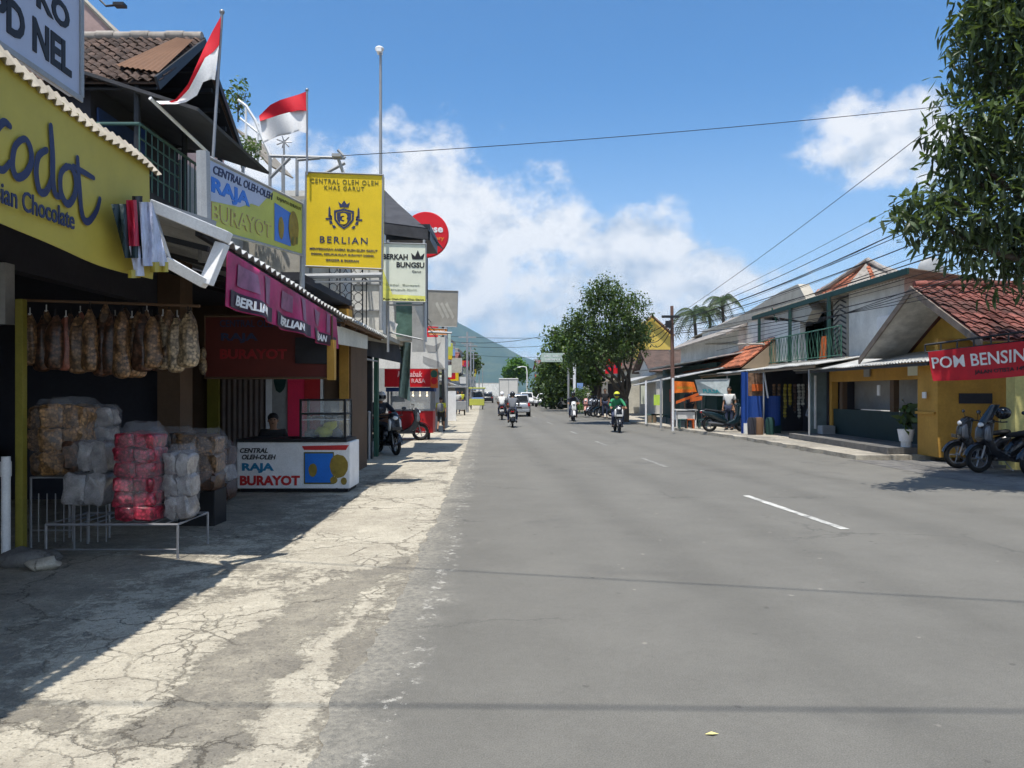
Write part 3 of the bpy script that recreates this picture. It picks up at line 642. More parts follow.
# awning of shop 1
a1 = T('awning', 'old ribbed roofing sheet with a pale curled edge over the yellow banner', 'awning', (-4, 5.5, 3.5))
w = MB(); corr(w, (-3.02,2.4,3.72), (-3.0,6.35,3.50), (-5.5,7.3,4.1), (-5.5,2.4,4.2), .13, .022, .01, .02); w.build('roof_sheet', 'corrugated_old', a1, smooth=50)
w = MB(); corr(w, (-2.88,2.4,3.66), (-2.88,6.32,3.43), (-2.99,6.34,3.545), (-2.99,2.4,3.80), .085, .017, .008, .05, 2); w.build('curled_edge', mat('corrugated_pale', (.40,.36,.29,1), .7, .05, var=.3, scale=4, dirt=.35, dcol=(.2,.16,.11,1)), a1, smooth=50)
w = MB()
for y in (2.6,3.5,4.4,5.3,6.2): w.box(-5.4,-3.05,y-.03,y+.03,3.42,3.50)
w.box(-3.2,-3.1,2.4,6.3,3.36,3.44); w.build('frame', 'wood', a1)
# big yellow banner
def wob(y): return .03*math.sin(y*2.1)+.015*math.sin(y*5.3)
yb = T('banner', 'big sagging yellow chocolate banner with brown script lettering at the top left', 'banner', (-2.95, 5, 2.6))
def bn(u, v):
    y = 2.3 + (6.22-2.3)*u; top = 3.68-.052*(y-2.3); bot = 2.63-.012*(y-2.3)+.03*math.sin(y*1.9)
    return V((-2.93 + wob(y)*(1-v) + .02*math.sin(v*6+y)*(1-v), y, bot+(top-bot)*v))
w = MB(); w.sheet(bn, 60, 16, .006); w.build('cloth', 'banner_yellow', yb, smooth=80)
# the script word, drawn as pen strokes on the banner (u = along street, v = height)
def on_banner(y, z):
    top = 3.68-.052*(y-2.3); bot = 2.63-.012*(y-2.3)+.03*math.sin(y*1.9)
    v = (z-bot)/(top-bot); return V((-2.93+wob(y)*(1-v)+.02*math.sin(v*6+y)*(1-v)+.012, y, z))
def inv(px, py, X=-2.92):
    Y = X*F_PX/(px-512); return Y, EYE+(HORIZON-py)*Y/F_PX
def smooth_poly(pts, n=5):
    out = []
    for i in range(len(pts)-1):
        p0 = pts[max(0, i-1)]; p1 = pts[i]; p2 = pts[i+1]; p3 = pts[min(len(pts)-1, i+2)]
        for k in range(n):
            t = k/n; out.append(tuple(.5*((2*b)+(-a+c)*t+(2*a-5*b+4*c-d)*t*t+(-a+3*b-3*c+d)*t**3) for a, b, c, d in zip(p0, p1, p2, p3)))
    out.append(pts[-1]); return out
strokes = [([(9,126),(3,122),(-6,132),(-9,152),(-3,166),(4,170),(10,163)], 4.2), ([(20,140),(14,148),(13,165),(18,177),(26,174),(31,162),(30,148),(25,139),(18,142)], 4),
           ([(46,150),(38,156),(36,172),(40,190),(46,192),(51,178),(52,160)], 3.9), ([(51,126),(52,150),(52,178),(55,194),(60,196)], 4.2),
           ([(66,166),(60,174),(60,190),(65,202),(70,203),(75,192),(75,176),(70,167),(65,168)], 3.8),
           ([(78,158),(79,180),(81,205),(85,219),(91,221),(98,210),(101,199)], 3.6), ([(73,166),(84,172),(95,178)], 3)]
w = MB()
for pts, r in strokes:
    q = smooth_poly(pts); W = []
    for (px, py) in q:
        y, z = inv(px, py); W.append(on_banner(y, z))
    n = len(W); rr = [r*y.y/F_PX*1.05*(.75+.25*math.sin(PI*min(1, i/(n-1)+.05))) for i, y in enumerate(W)]
    # flat ribbon with round pen
    prev = None; vs = []
    for i, p in enumerate(W):
        t = (W[min(n-1, i+1)]-W[max(0, i-1)]).normalized(); s_ = V((0, -t.z, t.y)); vs += [p+s_*rr[i], p-s_*rr[i]]
    w.add(vs, [(2*i, 2*i+1, 2*i+3, 2*i+2) for i in range(n-1)])
    for e in (W[0], W[-1]):
        R_ = rr[0]; w.add([e+V((.001, R_*math.cos(k*PI/5), R_*math.sin(k*PI/5))) for k in range(10)], [tuple(range(10))])
w.build('lettering', 'ink_navy', yb)
y0, z0 = inv(-4, 201); y1, z1 = inv(75, 230)
Fb = Fr(on_banner(y0, z0)+V((.012, 0, 0)), V((0, y1-y0, (z1-z0)*1.0)), (0, .0, 1))
Fb.n = V((1, 0, 0)); w = MB(); w.text('sian Chocolate', Fb, 0, 0, (y1-y0)*1.0, .125, .012); w.build('lettering', 'ink_navy', yb)
# crumpled end of another banner next to it
cb = T('banner_scrap', 'crumpled scrap of dark green and white banner hanging at the end of the yellow one', 'banner', (-2.85, 6.5, 2.6))
def cr(x0, x1, z0, z1, dx, seed, yy=6.35):
    def fn(u, v):
        px = x0+(x1-x0)*u; py = z0+(z1-z0)*v; yy = 2.83*F_PX/(512-px)-{1:0,1.2:.04,3:.01,5:-.02,7:-.03,9:-.02,8:0}.get(seed, 0)
        p = P(px, py, yy + .10*noise.noise(V((px/9, py/25, seed)))*.5+.045*math.sin(px/1.7+seed)); return p
    return fn
w = MB(); w.sheet(lambda u, v: cr(111+14*v, 138+4*v, 204, 258, 0, 1)(u, v), 14, 14, .004); w.build('cloth', mat('scrap_green', S(34,52,56), .6, var=.25, scale=6), cb, smooth=70)
w = MB(); w.sheet(lambda u, v: cr(126+3*v, 136+3*v, 200, 246, 0, 1.2, 6.31)(u, v), 6, 10, .004); w.build('print', 'red_pink', cb, smooth=70)
w = MB(); w.sheet(lambda u, v: cr(139+4*v, 152+16*v, 202, 266, 0, 3, 6.36)(u, v), 14, 14, .004); w.sheet(lambda u, v: cr(129+6*v, 141+3*v, 246, 276, 0, 5, 6.40)(u, v), 8, 8, .004); w.build('cloth', mat('scrap_white', S(190,196,215), .6, var=.3, scale=8), cb, smooth=70)
w = MB(); w.sheet(lambda u, v: cr(132, 142, 196, 240, 0, 7, 6.42)(u, v), 8, 10, .004); w.build('cloth', 'ink_black', cb, smooth=70)
w = MB(); w.sheet(lambda u, v: cr(128, 140, 270, 278, 0, 9, 6.38)(u, v), 8, 4, .004); w.sheet(lambda u, v: cr(150, 168, 262, 272, 0, 8, 6.42)(u, v), 8, 4, .004); w.build('fringe', 'banner_yellow', cb, smooth=70)
# empty light box frame
lf = T('light_box', 'empty white metal sign frame jutting out beside the crumpled banner', 'sign frame', (-2.7, 6.8, 2.6))
A_, B_, C_, D_ = P(152,206,6.55), P(229,238,7.0), P(206,284,6.9), P(167,262,6.5)
def rail(mb, a, b, wd, dp):
    t = (b-a).normalized(); n = V((0, 1, 0)); s_ = t.cross(n).normalized()
    mb.add([a+s_*wd-n*dp, a-s_*wd-n*dp, a-s_*wd+n*dp, a+s_*wd+n*dp, b+s_*wd-n*dp, b-s_*wd-n*dp, b-s_*wd+n*dp, b+s_*wd+n*dp], [(3,2,1,0),(4,5,6,7),(0,1,5,4),(1,2,6,5),(2,3,7,6),(3,0,4,7)])
w = MB(); rail(w, A_, B_, .05, .06); rail(w, B_+V((-.06,.002,-.05)), C_, .05, .058); rail(w, C_+V((0,.004,0)), D_, .045, .056)
w.build('frame', 'sign_white', lf, bevel=.006)
w = MB(); rail(w, P(150,203,6.75), P(215,224,7.4), .03, .03); rail(w, P(190,222,6.8), P(226,237,7.1), .012, .012); rail(w, P(168,262,6.55), P(150,207,6.62), .025, .03); w.build('brace', 'pole_grey', lf)
w = MB(); w.sheet(lambda u, v: V(P(150+40*u+18*v, 200+18*u+10*v, 6.7+.5*u))+V((0,.3*v,.05*noise.noise(V((u*3,v*3,1))))), 10, 6, .01); w.build('panel', 'corrugated_old', lf)
# white shop sign over it
s1 = T('shop_sign', 'pale blue grey shop board with bold black capitals at the top left corner', 'sign', (-3.2, 5, 3.85))
w = MB(); w.box(-3.28,-3.2,1.9,5.70,3.835,4.68); w.build('board', 'sign_bluegrey', s1, bevel=.006)
w = MB(); w.box(-3.198,-3.185,1.9,5.72,3.80,3.838); w.box(-3.198,-3.183,5.69,5.73,3.84,4.68); w.build('trim', 'pole_grey', s1)
w = MB(); Fs = FL(-3.2, 0, 0)
def tfit(mb, txt, pxl, pxr, pytr, pybr, X, bold=.03, Fz=None, **k):
    Y0, _ = inv(pxl, 0, X); Y1, _ = inv(pxr, 0, X); zt = EYE+(HORIZON-pytr)*Y1/F_PX; zb = EYE+(HORIZON-pybr)*Y1/F_PX
    mb.text(txt, FL(X, 0, 0), Y0, zb, Y1-Y0, zt-zb, bold, **k)
tfit(w, 'PD NEL', -8, 71, 46, 78, -3.2, .035); tfit(w, 'OKO', 14, 69, 8, 33, -3.2, .035); w.build('lettering', 'ink_black', s1)

# snack bags hanging in a row
gb = 'snack bags hanging in a row in the shop mouth'
w = MB(); w.tube([P(18,300,8.1), P(200,306,8.1)], .015, 8); th1(w, 'hanging_rail', 'wood', 'wooden rail that carries the row of hanging snack bags', 'rail')
hb = [(30,366,'snack_tan'),(43,372,'snack_brown'),(55,370,'snack_brown'),(66,371,'snack_pinkish'),(78,374,'snack_tan'),(90,372,'snack_tan'),(101,377,'snack_brown'),(112,375,'snack_brown'),(122,379,'snack_tan'),(132,378,'snack_tan'),(143,372,'snack_brown'),(152,369,'snack_tan'),(163,370,'snack_cream'),(176,373,'snack_cream'),(188,368,'snack_cream')]
mat('snack_pinkish', (.26,.09,.06,1), .35, var=.5, scale=9, fine=.35, spec=.6)
places = ['first bag from the left in the hanging row, beside the yellow post'] + ['%s bag from the left in the hanging row of snacks' % s for s in 'second third fourth fifth sixth seventh eighth ninth tenth eleventh twelfth thirteenth fourteenth fifteenth'.split()]
for i, (px, yb_, m_) in enumerate(hb):
    p = P(px, yb_, 8.1+.08*math.sin(i*2.2)); top = EYE+(HORIZON-(312+R.uniform(-4, 8)))*8.1/F_PX; h = top-p.z; rx = .088+R.uniform(0, .025)
    t_ = T('snack_bag', places[i].replace('bag', R.choice(['limp', 'plump', 'wrinkled'])+' bag', 1), 'bag', (p.x, p.y, p.z), 0, gb)
    w = MB(); seed = i*3.3
    prof = [(.02,0),(rx*.85,.015),(rx,.07),(rx*1.02,h*.22),(rx*.9,h*.36),(rx*1.0,h*.5),(rx*.88,h*.65),(rx*.85,h*.8),(rx*.4,h*.92),(.015,h)]
    n = 14; vs = []
    for r_, z in prof:
        for k in range(n):
            a = 2*PI*k/n; q = 1+.55*noise.noise(V((math.cos(a)*1.3+seed, math.sin(a)*1.3, z*7)))
            vs.append((r_*q*math.cos(a), r_*q*.75*math.sin(a), z))
    fs = [(a*n+k, a*n+(k+1) % n, (a+1)*n+(k+1) % n, (a+1)*n+k) for a in range(len(prof)-1) for k in range(n)]+[tuple(range(n))[::-1]]
    w.add(vs, fs); w.build('bag_body', m_, t_, world=False, smooth=35, sub=1)
    w = MB(); w.tube([(0,0,h-.01),(0,0,h+.06)], .006, 6); w.tube([(0,0,h-.02),(0,0,h+.0)], .018, 8); w.build('tie', 'cloth_white' if i % 3 == 0 else 'cloth_black', t_, world=False)
backrow = [o for o in C.objects if o.get('group') == gb]
for i, o in enumerate(backrow[:-1]):
    q = dup(o, label='snack bag squeezed in the back layer of the hanging row'); q.location = o.location+V((.075, .16, .05+.04*math.sin(i*3))); q.rotation_euler = (0, .05*math.sin(i*5), i*.9)
# racks
def rack(name, label, x0, x1, y0, y1, z, legs=True):
    t_ = T(name, label, 'rack', ((x0+x1)/2, (y0+y1)/2, 0))
    w = MB(); w.tube([(x0,y0,z),(x1,y0,z),(x1,y1,z),(x0,y1,z)], .014, 7, closed=True)
    for i in range(1, 9): x = x0+(x1-x0)*i/9; w.tube([(x,y0,z),(x,y1,z)], .006, 5)
    w.tube([(x0,y0,z*.28),(x1,y0,z*.28)], .009, 6); w.build('top', 'steel', t_)
    for x in (x0, x1):
        for y in (y0, y1):
            w = MB(); w.tube([(x, y, 0), (x, y, z)], .013, 7); w.build('leg', 'steel', t_)
    return t_
rack('display_rack', 'steel wire rack carrying the tall amber snack bags by the yellow post', -5.0, -4.55, 8.0, 8.7, .76)
rack('display_rack', 'low steel rack under the pink snack bag', -4.6, -3.30, 7.6, 8.35, .34)
w = MB(); bars(w, FC(-4.9,7.97,0), 0, .7, .1, .6, 8, .006); th1(w, 'wire_grid', 'steel', 'bent wire grid leaning against the front of the snack rack', 'grid')
def bag(label, c, s_, m_, seed, cols=(3, 4), group='large plastic bags of snacks at the shop mouth', inner=None, film=True, mb_=0):
    """a big clear bag packed with smaller packets"""
    x, y, z = c; sx, sy, sz = s_
    t_ = T('snack_bag', label, 'bag', (x, y, z), 0, group); rr = random.Random(seed)
    nx, nz = cols
    for i in range(nx):
        for k in range(nz):
            w = MB(); cx = (i-(nx-1)/2)*sx/nx; cz = (k+.5)*sz*.93/nz
            q = Matrix.Translation((cx+rr.uniform(-.01,.01), -.06*sy+rr.uniform(-.01,.01), cz)) @ Matrix.Rotation(rr.uniform(-.15,.15), 4, 'Y')
            vs = []; hw, hh, hd = sx/nx*.52, sz/nz*.5, sy*.42
            w.loft([(-hd,0,0,hw*.7,hh*.7),(-hd*.9,0,0,hw*.98,hh*.95),(-hd*.3,0,0,hw,hh),(hd*.5,0,0,hw,hh),(hd,0,0,hw*.8,hh*.8)], 24, q, e=5.5)
            w.v = [p+V((noise.noise(p*13+V((seed,i,k))*3.1), noise.noise(p*13+V((i,seed,k))*5.7), noise.noise(p*13+V((k,i,seed))*4.3)))*(.022 if m_ == 'snack_pink' else .036) for p in w.v]
            w.build('packet', m_ if not inner else rr.choice(inner), t_, world=False, smooth=28)
    if film:
        w = MB(); n = 26; nv = 12; vs = []
        for j in range(nv+1):
            v = j/nv; f = (.72+.28*min(1, v*5)) if v < .85 else 1-(v-.85)*2.6
            for k in range(n):
                a = 2*PI*k/n; ca, sa = math.cos(a), math.sin(a)
                q = 1+.10*noise.noise(V((ca*2.4+seed, sa*2.4, v*5)))+.03*noise.noise(V((ca*9+seed, sa*9, v*16)))
                vs.append((sx*.56*f*q*math.copysign(abs(ca)**.7, ca), sy*.56*f*q*math.copysign(abs(sa)**.7, sa), sz*1.06*v-.01+.03*noise.noise(V((ca*3, sa*3, seed)))))
        w.add(vs, [(j*n+k, j*n+(k+1) % n, (j+1)*n+(k+1) % n, (j+1)*n+k) for j in range(nv) for k in range(n)]); w.build('plastic_film', 'plastic_film', t_, world=False, smooth=35)
    return t_
bag('tall clear bag of amber crackers beside the yellow post', (-4.72,8.3,.78), (.50,.5,.78), 'snack_amber', 1, (2,3))
bag('dull clear bag of brown snacks behind the yellow post', (-5.02,8.45,.78), (.30,.5,.76), 'snack_tan', 2, (1,3))
bag('small clear bag of white packets leaning on the amber cracker bag', (-4.42,8.4,1.08), (.22,.3,.42), 'snack_clear', 3, (1,2))
bag('clear bag of dark red and white packets, upper of two', (-4.34,8.0,.84), (.40,.4,.32), 'snack_clear', 4, (3,1), inner=['snack_brown','snack_clear','snack_clear'])
bag('clear bag of white packets, lower of two', (-4.34,7.98,.50), (.42,.4,.34), 'snack_clear', 5, (2,1), inner=['snack_clear','snack_cream','snack_clear'])
bag('tall pink and red bag of crackers on the low rack', (-3.78,7.88,.36), (.40,.42,.94), 'snack_pink', 6, (2,6), inner=['snack_pink'])
bag('tall clear bag of white packets right of the pink bag', (-3.42,8.0,.36), (.25,.35,.72), 'snack_clear', 7, (2,3))
bag('rumpled brown snack bag on the ground behind the white packets', (-3.85,9.6,.45), (.46,.5,.72), 'snack_brown', 8, (2,3), inner=['snack_brown','snack_tan'])
bag('large clear bag of beige cracker packets beside the white cart', (-4.30,11.2,.10), (.50,.55,.82), 'snack_tan', 9, (2,3), inner=['snack_clear','snack_tan','snack_brown'])
bag('low crumpled bag of brown crackers in front of the shutter', (-4.6,10.4,.3), (.6,.5,.85), 'snack_brown', 10, (3,3), inner=['snack_brown','snack_tan'])
w = MB(); w.box(-4.1,-3.65,9.45,9.85,0,.44); th1(w, 'crate', 'black', 'dark crate under the rumpled brown snack bag', 'crate', bevel=.01)
w = MB(); w.box(-4.9,-4.3,10.1,10.7,0,.29); th1(w, 'crate', 'dark_wall', 'black crate under the crumpled cracker bag near the shutter', 'crate', bevel=.01)
# rubble and sack on the floor near the pipe
w = MB(); w.ell((-4.62,7.35,.06), (.30,.2,.10), 16, 8); w.v = [p+V([.05*noise.noise(p*6)]*3) for p in w.v]; th1(w, 'sack', 'dark_concrete', 'grey folded sack lying on the ground by the white pipe', 'sack', smooth=60)
w = MB(); w.ell((-4.36,7.15,.05), (.17,.12,.06), 12, 7); w.v = [p+V([.04*noise.noise(p*9)]*3) for p in w.v]; th1(w, 'stone', 'cement_light', 'pale stone beside the grey folded sack', 'stone', smooth=60)

# ------------------------------------------------------------------ left: upper house with tile roof
h1 = T('house', 'upper storey with brown tiled gable roof and dark blue balcony above the snack shop', 'house', (-6, 10.5, 4.1))
ax, bx = -4.25, -9.5
w = MB(); tiles(w, (bx,9.25,5.40), (ax,9.25,5.40), (ax,10.62,6.52), (bx,10.62,6.52), .125, .14, .022); w.build('roof', 'roof_tile', h1)
w = MB(); tiles(w, (ax,12.1,5.52), (bx,12.1,5.52), (bx,10.62,6.52), (ax,10.62,6.52), .2, .22, .03); w.build('roof', 'roof_tile', h1)
w = MB()
for k in range(22): x = ax-.02-k*.24; w.tube([(x,10.62,6.54+.012*(k%2)),(x-.25,10.62,6.54+.012*(k%2))], .075, 9)
w.build('ridge_tiles', 'mortar', h1, smooth=50)
w = MB(); corr(w, (ax-.62,9.45,5.66),(ax-.02,9.30,5.52),(ax-.02,10.3,6.36),(ax-.30,10.45,6.46), .08, .008, .005); w.build('patch_sheet', 'rust', h1, smooth=50)
w = MB(); w.slab((ax,9.3,5.30),(ax+.02,10.62,6.42),(ax+.02,10.62,6.52),(ax,9.2,5.42),.03); w.slab((ax+.02,10.62,6.42),(ax,12.15,5.42),(ax,12.2,5.5),(ax+.02,10.62,6.54),.03); w.build('barge_board', 'dark_metal', h1)
w = MB(); w.slab((bx,9.3,5.32),(ax-.05,9.3,5.32),(ax-.05,10.62,6.43),(bx,10.62,6.43),.02); w.slab((ax-.05,12.1,5.42),(bx,12.1,5.42),(bx,10.62,6.42),(ax-.05,10.62,6.42),.02)
for k in range(5): y = 10.85+k*.27; z = 6.42-(y-10.62)*.68-.05; w.box(-6,ax-.08,y-.03,y+.03,z-.06,z)
w.build('soffit', 'dark_metal', h1)
w = MB(); w.box(-9.4,-5.2,9.5,12.0,4.06,5.45); w.build('wall', 'dark_wall', h1)
w = MB(); w.prism(FL(-5.22,0,0), [(9.5,5.4),(12.0,5.5),(10.62,6.38)], -.1, 0); w.build('gable_wall', 'dark_wall', h1)
w = MB(); w.fbox(FL(-5.18,0,0), 9.6, 10.5, 4.1, 5.2, 0, .03); w.build('door', 'blue_wall', h1, bevel=.005)
w = MB(); w.fbox(FL(-5.18,0,0), 10.62, 10.8, 4.1, 5.3, 0, .05); w.build('door_frame', 'blue_bright', h1)
w = MB(); w.box(-5.2,-4.5,9.3,12.1,4.07,4.14); w.build('balcony_floor', 'dark_wall', h1)
w = MB(); F_ = FL(-4.5,9.3,4.14); w.tube([F_.p(0,.75),F_.p(2.6,.75)], .02); bars(w, F_, 0, 2.6, 0, .75, 16, .009); w.tube([(-4.5,9.3,4.89),(-5.2,9.3,4.89)], .02)
for z in (.2,.4,.58): w.tube([F_.p(0,z),F_.p(1.1,z)], .012)
w.build('railing', 'teal_pole', h1)
for y in (9.35,10.7,12.0): w = MB(); w.tube([(-4.55,y,4.1),(-4.55,y,5.4)], .04, 8); w.build('pillar', 'dark_metal', h1)
w = MB(); w.slab((-5.3,9.2,5.55),(-3.75,9.2,5.05),(-3.75,11.9,5.05),(-5.3,11.9,5.55),.04); th1(w, 'canopy', 'corrugated_dark', 'dark sheet canopy with a pale edge under the tiled gable', 'canopy')
w = MB(); w.tube([P(150,98,9.2), P(207,152,10.2)], .022, 8); th1(w, 'gutter', 'sign_white', 'thin white gutter pipe slanting down to the lime sign', 'gutter')
# pink gable behind
w = MB(); w.prism(FC(-9.0,15,0), [(-.6,4),(1.9,4),(1.9,7.8),(1.3,8.65),(.35,9.6),(-.6,9.6)], -4, 0); ph = T('house', 'pinkish plastered gable rising behind the brown tiled roof', 'house', (-8,17,0)); w.build('wall', 'pink_wall', ph)
w = MB(); w.tube([(-7.0,15,7.85),(-7.75,15,8.7),(-8.7,15,9.65)], .05, 6); w.build('coping', 'plaster_band', ph)
w = MB(); w.tube([P(98,-2,14), P(106,6,14), P(118,5,14)], .02, 6); w.box(P(114,4,14).x, P(118,4,14).x+.12, 13.95, 14.1, P(0,6,14).z, P(0,3,14).z); th1(w, 'lamp_arm', 'dark_metal', 'small dark lamp arm over the pink gable at the top edge', 'lamp')

# ------------------------------------------------------------------ flags
def flag(name, label, pole_a, pole_b, red, white):
    t_ = T(name, label, 'flag', tuple(pole_a)); w = MB(); w.tube([pole_a, pole_b], .018, 8); w.ell(pole_b, .03, 8, 6); w.build('pole', 'steel', t_, smooth=60)
    w = MB(); w.sheet(red, 24, 10, .004); w.build('red_cloth', 'flag_red', t_, smooth=80)
    w = MB(); w.sheet(white, 24, 10, .004); w.build('white_cloth', 'flag_white', t_, smooth=80)
def interp(pts, u):
    n = len(pts)-1; i = min(n-1, int(u*n)); f = u*n-i; return V(pts[i]).lerp(V(pts[i+1]), f)
def cloth(A, B, Yb, amp, seed):        # A upper edge, B lower edge, both pixel polylines of the real cloth at depth Yb
    def fn(u, v):
        a, b = interp([(x, y, 0) for x, y in A], u), interp([(x, y, 0) for x, y in B], u); q = a.lerp(b, v)
        return P(q.x, q.y, Yb + amp*math.sin(u*7+seed+v*1.5)*min(1, u*3+.1))
    return fn
flag('flag', 'limp red and white flag on the first pole above the lime sign', P(213,158,8.6), P(222,12,8.6),
     cloth([(221,16),(212,32),(204,48),(196,66),(188,84),(176,99),(162,104)], [(219,45),(213,52),(205,58),(198,72),(189,89),(177,101),(162,105)], 8.55, .03, 1),
     cloth([(219,45),(213,52),(205,58),(198,72),(189,89),(177,101),(156,101)], [(215,80),(211,79),(203,82),(197,95),(186,102),(176,104),(160,104)], 8.55, .05, 2))
flag('flag', 'waving red and white flag on the pole behind the lime sign', P(307,175,12.9), P(307,90,12.9),
     cloth([(307,91),(300,94),(290,97),(280,100),(270,105),(259,116)], [(307,111),(300,110),(290,112),(279,115),(270,118),(260,121)], 12.88, .06, 1),
     cloth([(307,111),(300,110),(290,112),(279,115),(270,118),(260,121)], [(306,133),(298,131),(290,134),(278,136),(270,140),(263,143)], 12.88, .07, 1))

# ------------------------------------------------------------------ left: signs
def rs(name, label, TL, TR, BR, BL, m, cat='sign', th=.14, loc=None, edge='pole_grey', rim=.02):
    t_ = T(name, label, cat, tuple(loc or BL)); w = MB(); w.slab(BL, BR, TR, TL, th); w.build('board', m, t_, bevel=.004)
    w = MB(); F = Fr(BL, BR-BL, TL-BL); Wd, Hd = (BR-BL).length, (TL-BL).length
    q = [BL, BR, TR, TL]
    n = (BR-BL).cross(TL-BL).normalized()
    w.tube([p + n*.004 for p in q], rim, 4, closed=True); w.build('trim', edge, t_)
    return t_, F, Wd, Hd
TL, BR, BL = P(208,157,8.45), P(302,255,11.85), P(208,229,8.45)
TR = BR + (TL-BL)*1.0
t_, F, Wd, Hd = rs('shop_sign', 'long lime green snack sign with blue lettering beside the yellow square billboard', TL, TR, BR, BL, 'sign_lime', th=.08)
F.u = (TL-BL).normalized(); F.n = F.r.cross(F.u).normalized()
w = MB(); w.add([F.p(.02,Hd*.58,.004),F.p(1.55,Hd*.60,.004),F.p(2.1,Hd*.97,.004),F.p(.02,Hd*.97,.004)], [(0,1,2,3)]); w.add([F.p(.02,Hd*.40,.0035),F.p(.9,Hd*.47,.0035),F.p(1.3,Hd*.6,.0035),F.p(.02,Hd*.6,.0035)], [(0,1,2,3)]); w.build('print', 'sign_bluegrey', t_)
w = MB(); w.text('CENTRAL OLEH-OLEH', F, .12, Hd*.80, 1.95, .10, .02, .25, d=.008); w.build('lettering', 'ink_navy', t_)
w = MB(); w.text('RAJA', F, .07, Hd*.47, 1.15, .22, .04, d=.008); w.build('lettering', 'ink_blue', t_)
w = MB(); w.text('BURAYOT', F, .07, Hd*.13, 1.95, .21, .035, .0, d=.007); w.build('lettering', 'ink_pink', t_)
w = MB(); w.text('BURAYOT', F, .08, Hd*.135, 1.93, .20, .005, .0, d=.011); w.build('lettering', 'sign_lime', t_)
w = MB(); w.add([F.p(2.15,Hd*.12,.005),F.p(2.85,Hd*.1,.005),F.p(2.85,Hd*.72,.005),F.p(2.15,Hd*.78,.005)], [(0,1,2,3)]); w.build('print', 'ink_blue', t_)
def blob(mb, F, cx, cy, rx, ry, d, n=18, seed=0):
    mb.add([F.p(cx+rx*math.cos(2*PI*k/n)*(1+.12*noise.noise(V((math.cos(2*PI*k/n)*2, math.sin(2*PI*k/n)*2, seed)))), cy+ry*math.sin(2*PI*k/n)*(1+.12*noise.noise(V((math.cos(2*PI*k/n)*2, math.sin(2*PI*k/n)*2, seed+5)))), d) for k in range(n)], [tuple(range(n))])
w = MB(); blob(w, F, 2.42, Hd*.38, .12, .16, .009, seed=2); blob(w, F, 2.98, Hd*.45, .24, .26, .010, seed=4); w.build('print', mat('snack_print', S(140,120,50), .6, var=.3, scale=9), t_)
w = MB(); w.text('RAJANYA BURAYOT', F, 2.25, Hd*.83, 1.1, .06, .0, d=.008); blob(w, F, 2.93, Hd*.22, .05, .06, .014); blob(w, F, 3.12, Hd*.24, .05, .06, .014); w.build('lettering', 'ink_olive', t_)
w = MB(); w.tube([P(203,152,8.36), P(205,262,8.36)], .075, 8); w.build('post', 'pole_grey', t_)
w = MB(); w.tube([P(303,200,11.9), P(302,300,11.9)], .04, 8); w.build('post', 'pole_grey', t_)
# yellow square billboard
TL, TR, BR, BL = P(306,172,13), P(383,175,13), P(382,269,13), P(305,266,13)
t_, F, Wd, Hd = rs('billboard', 'square bright yellow billboard with a black crest', TL, TR, BR, BL, 'sign_yellow', th=.16)
def fr(mb, txt, x0, x1, y0, y1, **k): mb.text(txt, F, x0*Wd, y0*Hd, (x1-x0)*Wd, (y1-y0)*Hd, **k)
w = MB(); fr(w, 'CENTRAL OLEH OLEH', .06,.94,.885,.935, space=1.2, bold=.004); fr(w, 'KHAS GARUT', .24,.76,.82,.865, space=1.25, bold=.004); w.build('lettering', 'ink_olive', t_)
w = MB(); fr(w, 'BERLIAN', .19,.81,.255,.325, space=1.3, bold=.008)
fr(w, 'MENYEDIAKAN ANEKA OLEH-OLEH GARUT', .06,.94,.175,.20, bold=.012); fr(w, 'DODOL, KERUPUK KULIT, BURAYOT DODOL', .08,.90,.12,.145, bold=.012); fr(w, 'GROSIR & ECERAN', .27,.70,.06,.085, bold=.012)
cx, cy = .5*Wd, .52*Hd
sh = [(-.17,.13),(0,.17),(.17,.13),(.165,-.02),(.09,-.12),(0,-.18),(-.09,-.12),(-.165,-.02)]
so_, si_ = [(cx+x*1.0, cy+y) for x, y in sh], [(cx+x*.80, cy+y*.80) for x, y in sh]
w.add([F.p(x, y, .006) for x, y in so_+si_], [(i, (i+1)%8, (i+1)%8+8, i+8) for i in range(8)])
w.add([F.p(cx+x*.72, cy+y*.72, .006) for x, y in sh], [tuple(range(7,-1,-1))])
w.add([F.p(cx+x, cy+.19+y, .006) for x, y in [(-.07,0),(.07,0),(.10,.09),(.045,.05),(0,.12),(-.045,.05),(-.10,.09)]], [(0,1,2,3),(0,3,5,6),(3,4,5)])
for sg in (-1, 1):
    for (a, r0, r1) in ((-.9,.20,.245),(-.5,.21,.26),(-.1,.205,.25)):
        w.add([F.p(cx+sg*math.cos(a+t)*rr, cy+math.sin(a+t)*rr, .006) for t, rr in ((0,r0),(.12,r1),(.34,r1-.01),(.28,r0))], [(0,1,2,3)])
    w.add([F.p(cx+sg*x, cy+y, .006) for x, y in [(.225,.02),(.265,.02),(.26,.16),(.245,.20),(.23,.16)]], [(0,1,2,3,4)])
    w.add([F.p(cx+sg*x, cy+y, .006) for x, y in [(.20,-.03),(.31,-.03),(.31,.0),(.20,.0)]], [(0,1,2,3)])
w.build('lettering', 'ink_navy', t_)
w = MB(); w.text('3', F, cx-.06, cy-.10, .12, .19, .045, d=.010); w.build('lettering', 'sign_yellow', t_)
w = MB()
for x in (.05, Wd-.05): w.tube([F.p(x,-.25,-.2), F.p(x,Hd+.0,-.2)], .03, 6)
w.tube([P(270,277,12.9), P(382,275,12.9)], .045, 8); w.tube([P(270,283,12.9), P(382,281,12.9)], .02, 6); w.build('support_frame', 'pole_grey', t_)
